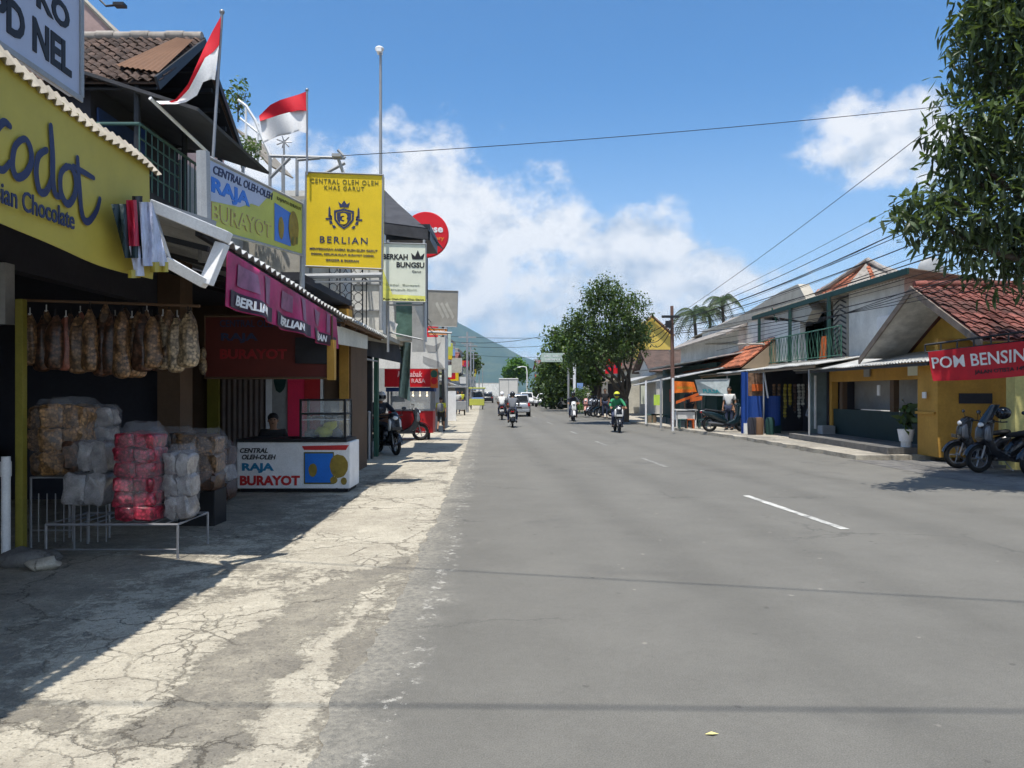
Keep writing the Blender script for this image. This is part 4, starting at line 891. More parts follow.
# steel frame and lamp arm behind
w = MB(); Y = 14.2
for a, b in (((243,178),(243,160)),((270,156),(345,158)),((270,156),(270,200)),((283,156),(283,198)),((297,157),(297,196)),((345,158),(338,150)),((270,178),(290,158)),((297,160),(320,158)),((320,176),(345,163))):
    w.tube([P(*a, Y), P(*b, Y)], .03, 6)
w.tube([P(284,140,Y), P(284,200,Y)], .02, 6); w.tube([P(345,178,13.4), P(337,155,13.4)], .03, 6); w.box(P(333,0,13.4).x, P(342,0,13.4).x, 13.3, 13.5, P(0,158,13.4).z, P(0,155,13.4).z)
th1(w, 'roof_frame', 'pole_grey', 'rusty grey steel roof frame behind the square yellow billboard', 'frame')
w = MB(); F2 = FC(0,0,0)
for k in range(7):
    a = k*PI/3.5; w.tube([P(284,142,Y), P(284+8*math.cos(a), 142+6*math.sin(a), Y)], .012, 5)
th1(w, 'antenna', 'steel', 'small spidery rooftop antenna left of the yellow billboard', 'antenna')
# roof terrace with arched railing
tr = T('roof_terrace', 'cluttered roof terrace with arched pale railing under the flags', 'terrace', (-5.5, 14, 5))
w = MB(); w.tube([P(238,100,14.5), P(246,106,14.5), P(255,120,14.5), P(263,140,14.5), P(272,160,14.5)], .03, 6)
for a, b in (((246,106),(246,160)),((258,124),(258,165)),((240,118),(262,136))): w.tube([P(*a,14.5), P(*b,14.5)], .022, 6)
w.build('railing', 'sign_white', tr)
w = MB(); w.box(P(222,0,15).x, P(305,0,15).x, 15, 19, 3.5, P(0,196,15).z); w.build('wall', 'plaster_band', tr)
w = MB(); w.slab(P(236,128,14.8), P(270,165,14.8), P(270,165,14.8)+V((0,1.6,.2)), P(236,128,14.8)+V((0,1.6,.2)), .03); w.build('awning', 'corrugated_old', tr)
w = MB(); w.box(-5.9,-5.2,12.1,14.9,4.0,5.3); w.build('wall', 'grey_wall', tr)
def leafquad(mb, p, l, wd, rr, droop=.3):
    a = rr.uniform(0, 2*PI); e = rr.uniform(-.9, .7)-droop; t = V((math.cos(a)*math.cos(e), math.sin(a)*math.cos(e), math.sin(e))); s_ = t.cross(V((rr.uniform(-1,1), rr.uniform(-1,1), rr.uniform(.2,1)))).normalized()
    mb.add([p, p+t*l*.5+s_*wd*.5, p+t*l, p+t*l*.5-s_*wd*.5], [(0,1,2,3)])
def plant(label, c, r, n, l, m='leaf_mid', cat='plant', name='potted_plant', group=None, seed=1, stem=True, pot=None):
    rr = random.Random(seed); c = V(c); t_ = T(name, label, cat, tuple(c), 0, group); w = MB()
    for i in range(n):
        d = V((rr.gauss(0,1), rr.gauss(0,1), rr.gauss(0,1))).normalized()*rr.random()**.4
        leafquad(w, V((d.x*r[0], d.y*r[1], r[2]*1.1+d.z*r[2])), l*rr.uniform(.6,1.2), l*.45, rr)
    w.build('foliage', m, t_, world=False)
    if stem: w = MB(); w.tube([(0,0,0),(0,0,r[2]*1.2)], .015, 5); [w.tube([(0,0,r[2]*.4),(math.cos(k)*r[0]*.6, math.sin(k)*r[1]*.6, r[2]*1.3)], .008, 4) for k in (0,2,4)]; w.build('stem', 'bark', t_, world=False)
    if pot: w = MB(); w.lathe([(.0,-.3),(pot*.75,-.3),(pot,0),(pot*.9,0),(pot*.85,-.02),(0,-.02)], 16); w.build('pot', 'sign_white', t_, world=False, smooth=40)
    return t_
plant('leafy green plant on the roof terrace behind the lime sign', P(245,166,14.3), (.35,.3,.28), 500, .09, seed=3)
plant('taller thin sprig of leaves behind the tiled gable', P(238,122,15.5), (.28,.28,.45), 160, .12, seed=4)
plant('pale green plant beside the arched railing', P(228,160,14.0), (.3,.3,.2), 300, .08, seed=5)
# ------------------------------------------------------------------ left: second shop with awning, fascia, cart
b2 = T('shop_building', 'low shop with brown fascia board and grey shutter behind the white snack cart', 'shop', (-5.5, 15.5, 0))
w = MB(); w.box(-9.0,-3.25,15.6,15.8,0,3.4); w.box(-9,-8.8,12.0,15.6,0,3.4); w.build('wall', 'brown_wall', b2)
w = MB(); w.box(-9.0,-3.3,12.0,15.8,3.4,3.52); w.build('roof', 'dark_wall', b2)
F = FC(0, 15.6, 0)
def px2x(px, Y): return (px-512)*Y/F_PX
x0, x1 = px2x(222,15.6), px2x(266,15.6)
w = MB(); corr(w, (x0,15.56,0.05),(x1,15.56,.05),(x1,15.56,2.3),(x0,15.56,2.3), .11, .014, .01); w.build('shutter', mat('shutter_grey', (.15,.115,.10,1), .6, var=.15), b2, smooth=50)
w = MB(); w.box(px2x(209,15.6), x0-.03, 15.5, 15.58, 0, 2.2); w.build('post', 'post_yellow', b2)
w = MB(); w.box(px2x(267,15.6), px2x(270,15.6), 15.52,15.58, 0, 2.3); w.box(px2x(270,15.6), px2x(273,15.6), 15.52,15.578, 0, 2.3); w.build('door_frame', 'sign_white', b2)
w = MB(); w.box(px2x(273,15.6), px2x(289,15.6), 15.53,15.58, 0, 2.3); w.build('door', 'grey_wall', b2)
w = MB(); blob(w, FC(0,15.52,0), px2x(281,15.6), 1.95, .13, .32, 0, 20, 4); blob(w, FC(0,15.515,0), px2x(281,15.6), 1.95, .06, .18, 0, 20, 5); w.build('print', 'green_dark', b2)
w = MB(); w.box(px2x(289,15.6), px2x(306,15.6), 15.50,15.58, 0, 2.35); w.build('panel', mat('panel_pink', S(235,50,90), .6, var=.06), b2)
w = MB(); w.box(px2x(306,15.6), px2x(322,15.6), 15.48,15.58, 0, 2.35); w.build('panel', 'red_paint', b2)
w = MB(); w.box(px2x(322,15.6), px2x(325,15.6), 15.46,15.58, 1.0, 2.35); w.build('trim', 'sign_white', b2)
w = MB(); w.box(px2x(326,15.6), px2x(341,15.6), 15.44,15.58, 0, 3.3); w.build('panel', 'brown_wall', b2)
w = MB(); w.box(px2x(341,15.4), px2x(350,15.4), 15.25,15.62, 0, 3.3); w.build('pillar', 'yellow_wall', b2)
w = MB(); w.box(-3.32,-3.2,15.3,17.0,0,2.9); w.build('side_wall', 'brown_wall', b2)
# awning two
a2 = T('awning', 'long corrugated awning with bright scalloped edge above the magenta banners', 'awning', (-4, 12, 3))
w = MB(); corr(w, (-2.72,6.9,3.12),(-2.72,12.7,2.86),(-5.3,12.7,3.75),(-5.3,6.9,3.9), .19, .026, .012, .02); w.build('roof_sheet', 'corrugated_white', a2, smooth=50)
w = MB()
for y in (7.1,8.5,9.9,11.3,12.6): w.slab((-5.3,y,3.62-(y-7)*.025),(-2.8,y,3.0-(y-7)*.042),(-2.8,y+.05,3.0-(y-7)*.042),(-5.3,y+.05,3.62-(y-7)*.025),.05)
w.slab((-2.86,6.95,3.06),(-2.86,12.65,2.80),(-2.80,12.65,2.80),(-2.80,6.95,3.06),.05); w.build('frame', 'dark_metal', a2)
w = MB()
for y in (12.5,): w.tube([(-2.9,y,3.0-(y-7)*.04),(-4.9,y,2.3)], .02, 6)
w.build('brace', 'pole_grey', a2)
a3 = T('awning', 'second stretch of corrugated awning with white sunlit edge before the dark balcony house', 'awning', (-3.6, 15, 2.9))
w = MB(); corr(w, (-2.66,12.75,2.86),(-2.70,16.6,2.84),(-4.8,16.6,3.5),(-4.8,12.75,3.6), .19, .026, .012, .02); w.build('roof_sheet', 'corrugated_white', a3, smooth=50)
w = MB(); w.slab((-2.80,12.8,2.8),(-2.80,16.5,2.78),(-2.74,16.5,2.78),(-2.74,12.8,2.8),.05)
for k in range(5): y = 12.9+k*.9; w.slab((-4.8,y,3.44),(-2.8,y,2.8),(-2.8,y+.05,2.8),(-4.8,y+.05,3.44),.05)
w.build('frame', 'wood', a3)
w = MB(); w.slab((-2.9,12.8,2.45),(-2.85,15.2,2.5),(-2.85,15.2,2.76),(-2.9,12.8,2.76),.03); w.build('fringe', 'cream_wall', a3)
# magenta banners
mb_ = T('banner', 'row of magenta and dark banners hanging from the scalloped awning', 'banner', (-2.68, 9.3, 2.4))
def mg(u, v):
    y = 7.25+(11.75-7.25)*u; top = 2.99-.045*(y-7.2); h = .53-.02*(y-7.2)*.6
    return V((-2.68+.05*math.sin(y*3.3)*(1-v)+.03*math.sin(y*8)*(1-v), y, top-h*(1-v)))
w = MB(); w.sheet(mg, 70, 10, .005); w.build('cloth', 'magenta', mb_, smooth=80)
def on_mg(mb, u0, u1, v0, v1, m, d=.012, nu=14):
    mb.grid(lambda a, b: mg(u0+(u1-u0)*a, v0+(v1-v0)*b)+V((d,0,0)), nu, 4)
w = MB(); [on_mg(w, a, b, .02, .33, None) for a, b in ((.02,.30),(.34,.64),(.68,.98))]; w.build('print', 'magenta_dark', mb_, smooth=80)
w = MB(); [on_mg(w, a, b, c, d_, None, .010) for a, b, c, d_ in ((.06,.18,.45,.85),(.38,.48,.45,.85),(.70,.78,.45,.85),(.24,.28,.38,.95),(.56,.60,.38,.95),(.86,.90,.38,.95))]; w.build('print', 'mauve', mb_, smooth=80)
w = MB()
for u0, u1 in ((.05,.24),(.37,.55),(.71,.86)): ctext(w, 'BERLIAN', mg, u0, u1, .08, .27, (1,0,0), .03, .15, .022)
w.build('lettering', 'sign_white', mb_)
# brown fascia with two-line name
t_, F, Wd, Hd = rs('shop_sign', 'shaded maroon fascia board with dark snack name above the white cart', P(205,316,11.4), P(332,316,11.4), P(332,378,11.4), P(205,378,11.4), 'maroon', th=.08, edge='brown_wall')
def pr(mb, txt, a, b, c, d, Y, **k): mb.text(txt, F, (a-205)*Y/F_PX, (378-d)*Y/F_PX, (b-a)*Y/F_PX, (d-c)*Y/F_PX, **k)
w = MB(); pr(w, 'CENTRAL OLEH-OLEH', 220,300,320,327,11.4, bold=.01); pr(w, 'RAJA', 221,258,333,343,11.4, bold=.035); w.build('lettering', 'ink_navy', t_)
w = MB(); pr(w, 'BURAYOT', 220,287,349,359,11.4, bold=.035); w.build('lettering', mat('ink_deepred', (.30,.02,.025,1), .6), t_)
w = MB(); w.box(px2x(296,11.4), px2x(328,11.4), 11.36, 11.39, P(0,364,11.4).z, P(0,338,11.4).z); w.v = [p+V((0,.02*noise.noise(p*9),.05*noise.noise(p*4))) for p in w.v]; w.build('print', 'ink_black', t_)
w = MB(); w.box(px2x(328,11.4), px2x(335,11.4), 11.34, 11.48, P(0,380,11.4).z, P(0,340,11.4).z); w.build('trim', 'yellow_wall', t_)
w = MB(); w.ell(P(203,366,11.2), (.06,.06,.13), 10, 8); w.ell(P(203,354,11.2), (.05,.05,.10), 10, 8); th1(w, 'snack_bag', 'snack_cream', 'small pale snack bag hanging at the left end of the maroon fascia', 'bag', smooth=60)
# the white snack cart
YC = 12.6
ct = T('food_cart', 'white snack cart with blue and red lettering and a glass case at its right end', 'cart', (px2x(293,YC), YC+.4, 0))
x0, x1 = px2x(237,YC), px2x(350,YC); z0, z1 = .07, .83
w = MB(); w.box(x0, x1, YC, YC+.75, z0, z1); w.build('body', 'sign_white', ct, bevel=.012)
w = MB(); w.box(x0-.01, x1-.05, YC-.03, YC+.8, z1+.002, z1+.05); w.build('counter_top', 'black', ct, bevel=.006)
w = MB(); w.box(x0+.04, x1-.04, YC+.04, YC+.7, .012, z0-.002); w.build('plinth', 'black', ct)
F = FC(0, YC, 0)
def cx_(px): return px2x(px, YC)
def cz_(py): return EYE+(HORIZON-py)*YC/F_PX
def ct_text(mb, txt, a, b, c, d, **k): mb.text(txt, F, cx_(a), cz_(d), cx_(b)-cx_(a), cz_(c)-cz_(d), d=.005, t=.003, **k)
w = MB(); ct_text(w, 'CENTRAL', 240,268,448,453, bold=.03, shear=.25); ct_text(w, 'OLEH-OLEH', 242,276,454.5,459.5, bold=.03, shear=.25); w.build('lettering', 'ink_black', ct)
w = MB(); ct_text(w, 'RAJA', 242,274,463,473, bold=.045); w.build('lettering', 'ink_tealblue', ct)
w = MB(); ct_text(w, 'BURAYOT', 240,300,475.5,485.5, bold=.045); w.add([F.p(cx_(a), cz_(b), .004) for a, b in ((302,446),(349,445),(346,450),(304,450))][::-1], [(0,1,2,3)]); w.build('lettering', 'ink_red', ct)
w = MB(); w.fbox(F, cx_(304), cx_(334), cz_(484), cz_(452), .003, .008); w.build('print', 'ink_olive', ct)
w = MB(); w.fbox(F, cx_(305.2), cx_(333), cz_(482.5), cz_(453.5), .009, .012); w.build('print', 'ink_blue', ct)
w = MB(); blob(w, F, cx_(313), cz_(470), .07, .11, .015, seed=1); blob(w, F, cx_(339), cz_(466), .15, .19, .014, seed=3); blob(w, F, cx_(334), cz_(480), .06, .06, .015, seed=6); blob(w, F, cx_(344), cz_(481), .05, .06, .015, seed=8); w.build('print', 'snack_print', ct)
w = MB(); ct_text(w, 'rajaburayot_garut    rajaburayot@mail', 284,345,488,491, bold=.01); w.build('lettering', 'ink_black', ct)
for x in (x0+.2, x1-.2):
    w = MB(); w.lathe([(.0,-.02),(.06,-.02),(.06,.02),(0,.02)], 12, o=(x, YC+.6, .06), axis='X'); w.build('wheel', 'rubber', ct)
gx0, gx1, gz0, gz1 = px2x(302,YC+.2), px2x(346,YC+.2), z1+.052, P(0,399,YC+.2).z
w = MB()
for a in (gx0, gx1):
    for b in (YC+.12, YC+.6): w.box(a-.018, a+.018, b-.018, b+.018, gz0, gz1)
for z in (gz0+.01, gz1-.015, (gz0+gz1)/2+.08):
    for b in (YC+.12, YC+.6): w.box(gx0, gx1, b-.015, b+.015, z-.014, z+.014)
    for a in (gx0, gx1): w.box(a-.015, a+.015, YC+.12, YC+.6, z-.0135, z+.0145)
w.build('case_frame', 'black', ct)
w = MB(); w.box(gx0+.02, gx1-.02, YC+.115, YC+.12, gz0+.02, gz1-.03); w.box(gx0+.02, gx1-.02, YC+.60, YC+.605, gz0+.02, gz1-.03); w.box(gx1-.004, gx1, YC+.14, YC+.58, gz0+.02, gz1-.03); w.build('case_glass', 'case_glass', ct)
w = MB(); w.box(gx0+.02, gx1-.02, YC+.14, YC+.58, gz0+.30, gz0+.31); w.build('shelf', 'sign_white', ct)
w = MB()
for k in range(9): w.ell((gx0+.1+k*.07, YC+.3+.05*math.sin(k*2), gz0+.34+.01*math.sin(k)), (.05,.05,.025), 8, 5)
th1(w, 'fried_snacks', 'snack_cream', 'pale fried snacks on the upper shelf of the glass case', 'snacks', smooth=60, kind='stuff')
w = MB()
rr = random.Random(5); w.ell((px2x(324,YC+.3), YC+.35, gz0+.10), (.17,.12,.10), 14, 9); w.ell((px2x(330,YC+.3), YC+.33, gz0+.21), (.12,.09,.07), 12, 8); w.v = [p+V([.05*noise.noise(p*10)]*3) for p in w.v]
th1(w, 'plastic_bag', mat('bag_yellow', S(225,225,60), .4, var=.15), 'crumpled bright yellow plastic bag in the glass case', 'bag', smooth=50)
w = MB(); w.ell((px2x(337,YC+.3), YC+.35, gz0+.08), (.10,.10,.08), 12, 8); w.ell((px2x(310,YC+.3), YC+.38, gz0+.07), (.10,.10,.07), 12, 8); w.v = [p+V([.03*noise.noise(p*10)]*3) for p in w.v]; th1(w, 'snack_packets', 'snack_clear', 'grey snack packets at the bottom of the glass case', 'snacks', smooth=50, kind='stuff')

# ------------------------------------------------------------------ people
def skin(name, pts, edges, m, parent, root=0, sub=2, label=None):
    me = bpy.data.meshes.new(name); keys = list(pts); me.from_pydata([pts[k][0] for k in keys], [(keys.index(a), keys.index(b)) for a, b in edges], [])
    o = bpy.data.objects.new(name, me); C.objects.link(o); md = o.modifiers.new('skin', 'SKIN'); md.use_smooth_shade = True
    if not me.skin_vertices: raise RuntimeError('no skin layer')
    for i, k in enumerate(keys): r = pts[k][1]; me.skin_vertices[0].data[i].radius = r if isinstance(r, tuple) else (r, r)
    me.skin_vertices[0].data[root].use_root = True
    sb = o.modifiers.new('sub', 'SUBSURF'); sb.levels = sub; sb.render_levels = sub
    dg = bpy.context.evaluated_depsgraph_get(); nm = bpy.data.meshes.new_from_object(o.evaluated_get(dg)); nm.name = name
    bpy.data.objects.remove(o); sm_mesh(nm, 180); nm.materials.clear(); nm.materials.append(MT[m])
    ob = bpy.data.objects.new(name, nm); C.objects.link(ob); ob.parent = parent; return ob
STAND = dict(pel=(0,0,.93), sp=(0,.01,1.12), ch=(0,0,1.32), nk=(0,.0,1.47), hd=(0,.02,1.60), sh=(.19,0,1.40), el=(.24,-.03,1.12), wr=(.25,.06,.88), hp=(.10,0,.90), kn=(.11,.03,.50), an=(.11,-.02,.09), to=(.12,.16,.04))
RIDE = dict(pel=(0,-.28,.80), sp=(0,-.25,1.0), ch=(0,-.17,1.22), nk=(0,-.10,1.37), hd=(0,-.05,1.50), sh=(.19,-.14,1.31), el=(.30,.10,1.12), wr=(.30,.36,1.04), hp=(.11,-.25,.78), kn=(.20,.20,.68), an=(.19,.08,.27), to=(.20,.28,.24))
SIT = dict(pel=(0,0,.47), sp=(0,.02,.66), ch=(0,.05,.86), nk=(0,.07,1.00), hd=(0,.10,1.13), sh=(.18,.05,.94), el=(.25,.12,.70), wr=(.14,.34,.76), hp=(.10,0,.46), kn=(.14,.42,.47), an=(.14,.40,.09), to=(.15,.56,.04))
WALK = dict(STAND, kn=(.11,.14,.52), kn_l=(-.11,-.05,.50), an=(.11,.22,.10), an_l=(-.11,-.30,.16), to=(.12,.38,.06), to_l=(-.12,-.16,.05), wr=(.25,-.12,.90), wr_l=(-.26,.16,.92))
def person(label, loc, rz, pose, shirt, pants, group=None, s=1.0, hair=True, helmet=None, sleeves='long', shorts=False, backpack=None, lean=0):
    t_ = T('person', label, 'person', loc, rz, group); J = {}
    for k in ('pel','sp','ch','nk','hd'): J[k] = V(pose[k])*s
    for k in ('sh','el','wr','hp','kn','an','to'):
        p = V(pose[k]); J[k+'r'] = p*s; J[k+'l'] = V(pose.get(k+'_l', (-p.x, p.y, p.z)))*s
    up = (J['hd']-J['nk']).normalized(); fw = V((0,1,0))
    pts = {'pel': (J['pel'], .13*s), 'sp': (J['sp'], (.125*s,.10*s)), 'ch': (J['ch'], (.15*s,.11*s)), 'nk': (J['nk'], .047*s),
           'jaw': (J['nk']+up*.07*s+fw*.012*s, (.070*s,.078*s)), 'hd': (J['hd']+up*.02*s, (.090*s,.104*s)), 'top': (J['hd']+up*.11*s-fw*.01*s, (.055*s,.07*s))}
    ed = [('pel','sp'),('sp','ch'),('ch','nk'),('nk','jaw'),('jaw','hd'),('hd','top')]
    for q in 'rl':
        pts.update({'sh'+q: (J['sh'+q], .055*s), 'el'+q: (J['el'+q], .040*s), 'wr'+q: (J['wr'+q], .027*s)})
        d = (J['wr'+q]-J['el'+q]).normalized(); pts['pm'+q] = (J['wr'+q]+d*.06*s, (.038*s,.018*s)); pts['pe'+q] = (J['wr'+q]+d*.10*s, (.036*s,.014*s))
        ed += [('ch','sh'+q),('sh'+q,'el'+q),('el'+q,'wr'+q),('wr'+q,'pm'+q),('pm'+q,'pe'+q)]
        pts.update({'hp'+q: (J['hp'+q], .085*s), 'kn'+q: (J['kn'+q], .055*s), 'an'+q: (J['an'+q], .036*s), 'to'+q: (J['to'+q], (.038*s,.024*s))})
        ed += [('pel','hp'+q),('hp'+q,'kn'+q),('kn'+q,'an'+q),('an'+q,'to'+q)]
    body = skin('body', pts, ed, 'skin', t_)
    for q in 'rl':                                            # fingers and thumb
        d = (J['wr'+q]-J['el'+q]).normalized(); side = d.cross(V((0,0,1))).normalized(); dn = V((0,0,-1)); w = MB()
        for k, l in ((-1.5,.065),(-.5,.075),(.5,.07),(1.5,.055)):
            b = J['wr'+q]+d*.09*s+side*k*.017*s; w.tube([b, b+d*l*.5*s+dn*.008*s, b+d*l*.8*s+dn*.035*s], [.010*s,.009*s,.007*s], 6)
        b = J['wr'+q]+d*.035*s+side*(.03*s*(1 if q == 'l' else -1)); w.tube([b, b+side*(.03*s*(1 if q == 'l' else -1))+d*.03*s, b+side*(.035*s*(1 if q == 'l' else -1))+d*.06*s+dn*.01*s], [.012*s,.010*s,.008*s], 6)
        w.build('fingers', 'skin', t_, world=False, smooth=80)
    hc = J['hd']+up*.02*s
    w = MB(); w.ell(hc+fw*.092*s-up*.01*s, (.014*s,.02*s,.022*s), 8, 6); [w.ell(hc+V((sg*.082*s,-.005*s,-.005*s)), (.012*s,.02*s,.03*s), 8, 6) for sg in (1,-1)]; w.build('face_features', 'skin', t_, world=False, smooth=80)
    w = MB(); [w.ell(hc+V((sg*.033*s,.080*s,.012*s)), (.014*s,.01*s,.009*s), 8, 6) for sg in (1,-1)]; w.ell(hc+V((0,.084*s,-.052*s)), (.024*s,.008*s,.006*s), 8, 6); w.build('eyes_and_mouth', 'hair', t_, world=False, smooth=80)
    g_ = 1.16
    sp_ = {'a': (J['pel']+(J['sp']-J['pel'])*.1, .145*s), 'sp': (J['sp'], (.155*s,.14*s)), 'ch': (J['ch'], (.185*s,.155*s)), 'n': (J['nk']-(J['nk']-J['ch'])*.30, .105*s)}
    se = [('a','sp'),('sp','ch'),('ch','n')]
    for q in 'rl':
        e = J['el'+q] if sleeves == 'long' else J['sh'+q].lerp(J['el'+q], .75); sp_['s'+q] = (J['sh'+q], .074*s); sp_['e'+q] = (e, .056*s); se += [('ch','s'+q),('s'+q,'e'+q)]
        if sleeves == 'long': sp_['w'+q] = (J['el'+q].lerp(J['wr'+q], .92), .040*s); se.append(('e'+q,'w'+q))
    skin('jacket' if sleeves == 'long' else 'shirt', sp_, se, shirt, t_)
    tp = {'pel': (J['pel'], .142*s)}; te = []
    for q in 'rl':
        k = J['kn'+q]; tp['h'+q] = (J['hp'+q], .10*s); tp['k'+q] = (k, .070*s); te += [('pel','h'+q),('h'+q,'k'+q)]
        if not shorts: tp['n'+q] = (k.lerp(J['an'+q], .93), .052*s); te.append(('k'+q,'n'+q))
    skin('shorts' if shorts else 'trousers', tp, te, pants, t_)
    for q in 'rl':
        w = MB(); a, b = J['an'+q], J['to'+q]; w.tube([a+V((0,-.05*s,-.035*s)), a+V((0,0,-.03*s)), a.lerp(b,.6)+V((0,0,-.005)), b+V((0,.03*s,-.003))], [.035*s,.046*s,.040*s,.022*s], 9); w.build('shoe', 'black', t_, world=False, smooth=80)
    if helmet:
        w = MB(); w.ell(hc+up*.015*s-fw*.005*s, (.128*s,.148*s,.135*s), 18, 12); w.build('helmet', helmet, t_, world=False, smooth=80)
        w = MB(); w.grid(lambda a, b: hc+V((.131*s*math.cos(-PI*.85+0+PI*.7*0+ (PI*.15+PI*.7*a) + PI*.85), .153*s*math.sin(PI*.15+PI*.7*a), (-.055+.10*b)*s)), 12, 4); w.build('visor', 'dark_glass', t_, world=False, smooth=80)
    elif hair:
        w = MB(); w.ell(hc+up*.048*s-fw*.034*s, (.094*s,.098*s,.088*s), 16, 10); w.v = [p+V([.01*noise.noise(p*25)]*3) for p in w.v]; w.build('hair', 'hair', t_, world=False, smooth=80)
    if backpack:
        w = MB(); c_ = J['ch']-fw*.20*s-V((0,0,.10*s)); w.loft([(c_.y-.08*s,c_.x,c_.z,.12*s,.17*s),(c_.y-.04*s,c_.x,c_.z,.15*s,.21*s),(c_.y+.10*s,c_.x,c_.z,.15*s,.21*s)], 14, e=3.5); w.build('backpack', backpack, t_, world=False, smooth=60)
    return t_
vx = P(276,0,13.9).x
person('vendor in a dark shirt sitting behind the white snack cart', (vx, 13.75, 0), PI+.25, SIT, 'cloth_black', 'cloth_black')
w = MB(); w.box(vx-.2, vx+.2, 13.6, 13.98, .30, .34)
for a in (-.17,.17):
    for b in (13.63,13.95): w.box(vx+a-.015, vx+a+.015, b-.015, b+.015, 0, .30)
th1(w, 'stool', 'wood', 'low wooden stool under the seated vendor', 'stool')

# ------------------------------------------------------------------ motorbikes
def wheel(parent, y, r=.29, wd=.05, name='wheel'):
    w = MB(); w.tube([(0, y+(r-.045)*math.cos(a), r+(r-.045)*math.sin(a)) for a in [2*PI*k/24 for k in range(24)]], .048, 8, closed=True)
    o = w.build(name, 'rubber', parent, world=False, smooth=60)
    w = MB(); w.tube([(0, y+(r-.10)*math.cos(a), r+(r-.10)*math.sin(a)) for a in [2*PI*k/20 for k in range(20)]], .014, 6, closed=True)
    w.lathe([(.0,-.045),(.035,-.045),(.035,.045),(0,.045)], 10, o=(0,y,r), axis='X')
    for k in range(5): a = 2*PI*k/5; w.tube([(0,y,r),(0,y+(r-.10)*math.cos(a),r+(r-.10)*math.sin(a))], .014, 5)
    w.build('rim', 'bike_grey', o, world=False, smooth=60)
def sub_fix(o): pass
def bike(label, loc, rz, paint, group, steer=0, shield=False, plate=True, kind='scooter', lean=0, trim='bike_grey'):
    t_ = T('motorbike', label, 'motorbike', loc, rz, group); t_.rotation_euler = (0, lean, rz)
    wheel(t_, .66); wheel(t_, -.60)
    X = Fr((0,0,0), (0,1,0), (0,0,1))
    def side(poly, h, m, nm, bev=.03, seg=3):
        w = MB(); w.prism(X, poly, -h, h); return w.build(nm, m, t_, world=False, bevel=bev, seg=seg, smooth=50)
    w = MB(); w.loft([(-.98,0,.80,.03,.035),(-.88,0,.77,.08,.07),(-.65,0,.70,.14,.13),(-.35,0,.60,.155,.17),(-.10,0,.50,.14,.17),(.05,0,.38,.12,.09)], 18); w.build('body', paint, t_, world=False, smooth=60)
    side([(.36,.30),(.50,.36),(.66,.70),(.60,.98),(.50,1.06),(.40,1.00),(.44,.72),(.34,.50),(.02,.34),(.02,.26)], .13, paint, 'leg_shield')
    side([(.50,.62),(.64,.66),(.62,.90),(.54,.98)], .175, trim, 'side_fairing', .04)
    side([(-.12,.24),(.40,.24),(.40,.31),(-.12,.33)], .15, 'bike_black', 'footboard', .015)
    side([(-.55,.22),(-.12,.20),(-.02,.34),(-.30,.46),(-.60,.40)], .09, 'dark_metal', 'engine', .03)
    w = MB(); w.loft([(-.86,0,.845,.07,.025),(-.75,0,.85,.13,.04),(-.40,0,.80,.14,.05),(-.10,0,.76,.12,.05),(.02,0,.74,.06,.03)], 16); w.build('seat', 'cloth_black', t_, world=False, smooth=60)
    w = MB(); w.tube([(.16,-.70,.36),(.17,-.45,.34),(.14,-.15,.30),(.08,.05,.28)], [.045,.04,.025,.02], 10); w.build('exhaust', 'bike_grey', t_, world=False, smooth=60)
    w = MB(); [w.tube([(sg*.07,.66,.29),(sg*.07,.52,.75)], .020, 8) for sg in (1,-1)]; w.build('fork', 'steel', t_, world=False, smooth=60)
    w = MB(); w.grid(lambda a, b: V(((b-.5)*.13, .66+.335*math.cos(.25+a*2.0), .29+.335*math.sin(.25+a*2.0)-.04*abs(b-.5)*2)), 12, 4); w.build('front_fender', paint, t_, world=False, smooth=60)
    w = MB(); w.grid(lambda a, b: V(((b-.5)*.13, -.62-.335*math.cos(.1+a*1.3), .30+.335*math.sin(.1+a*1.3))), 10, 3); w.build('rear_fender', 'bike_black', t_, world=False, smooth=60)
    w = MB(); w.tube([(-.33,.30,1.04),(-.25,.36,1.03),(-.08,.44,1.05),(.08,.44,1.05),(.25,.36,1.03),(.33,.30,1.04)], .014, 8); w.build('handlebar', 'dark_metal', t_, world=False, smooth=60)
    w = MB(); w.loft([(.38,0,1.04,.10,.05),(.48,0,1.03,.13,.09),(.58,0,.99,.10,.08),(.64,0,.95,.05,.05)], 16); w.build('headlight_cowl', paint, t_, world=False, smooth=60)
    w = MB(); w.ell((0,.615,.97), (.075,.05,.055), 12, 8); w.build('headlight', 'lens_clear', t_, world=False, smooth=80)
    w = MB(); w.box(-.07,.07,-.975,-.93,.72,.78); w.build('tail_light', 'tail_red', t_, world=False, bevel=.01)
    for sg in (1,-1):
        w = MB(); w.tube([(sg*.24,.38,1.04),(sg*.30,.40,1.18)], .007, 6); w.loft([(.385,sg*.33,1.22,.03,.02),(.395,sg*.33,1.22,.065,.04),(.415,sg*.33,1.22,.05,.03)], 14); w.build('mirror', 'bike_black', t_, world=False, smooth=60)
    if plate:
        w = MB(); w.box(-.12,.12,-1.0,-.985,.52,.62); w.box(-.12,.12,.735,.745,.66,.74); w.build('number_plate', 'cloth_white' if plate == 'w' else 'bike_black', t_, world=False)
    if shield:
        w = MB(); w.sheet(lambda a, b: V(((a-.5)*.34*(1-.35*b), .64-.26*b-.10*abs(a-.5)**2*4, 1.02+.36*b)), 8, 8, .006); w.build('windshield', 'dark_glass', t_, world=False, smooth=80)
    w = MB(); w.tube([(0,.1,.25),(-.16,.02,.03)], .01, 6); w.build('stand', 'steel', t_, world=False)
    return t_
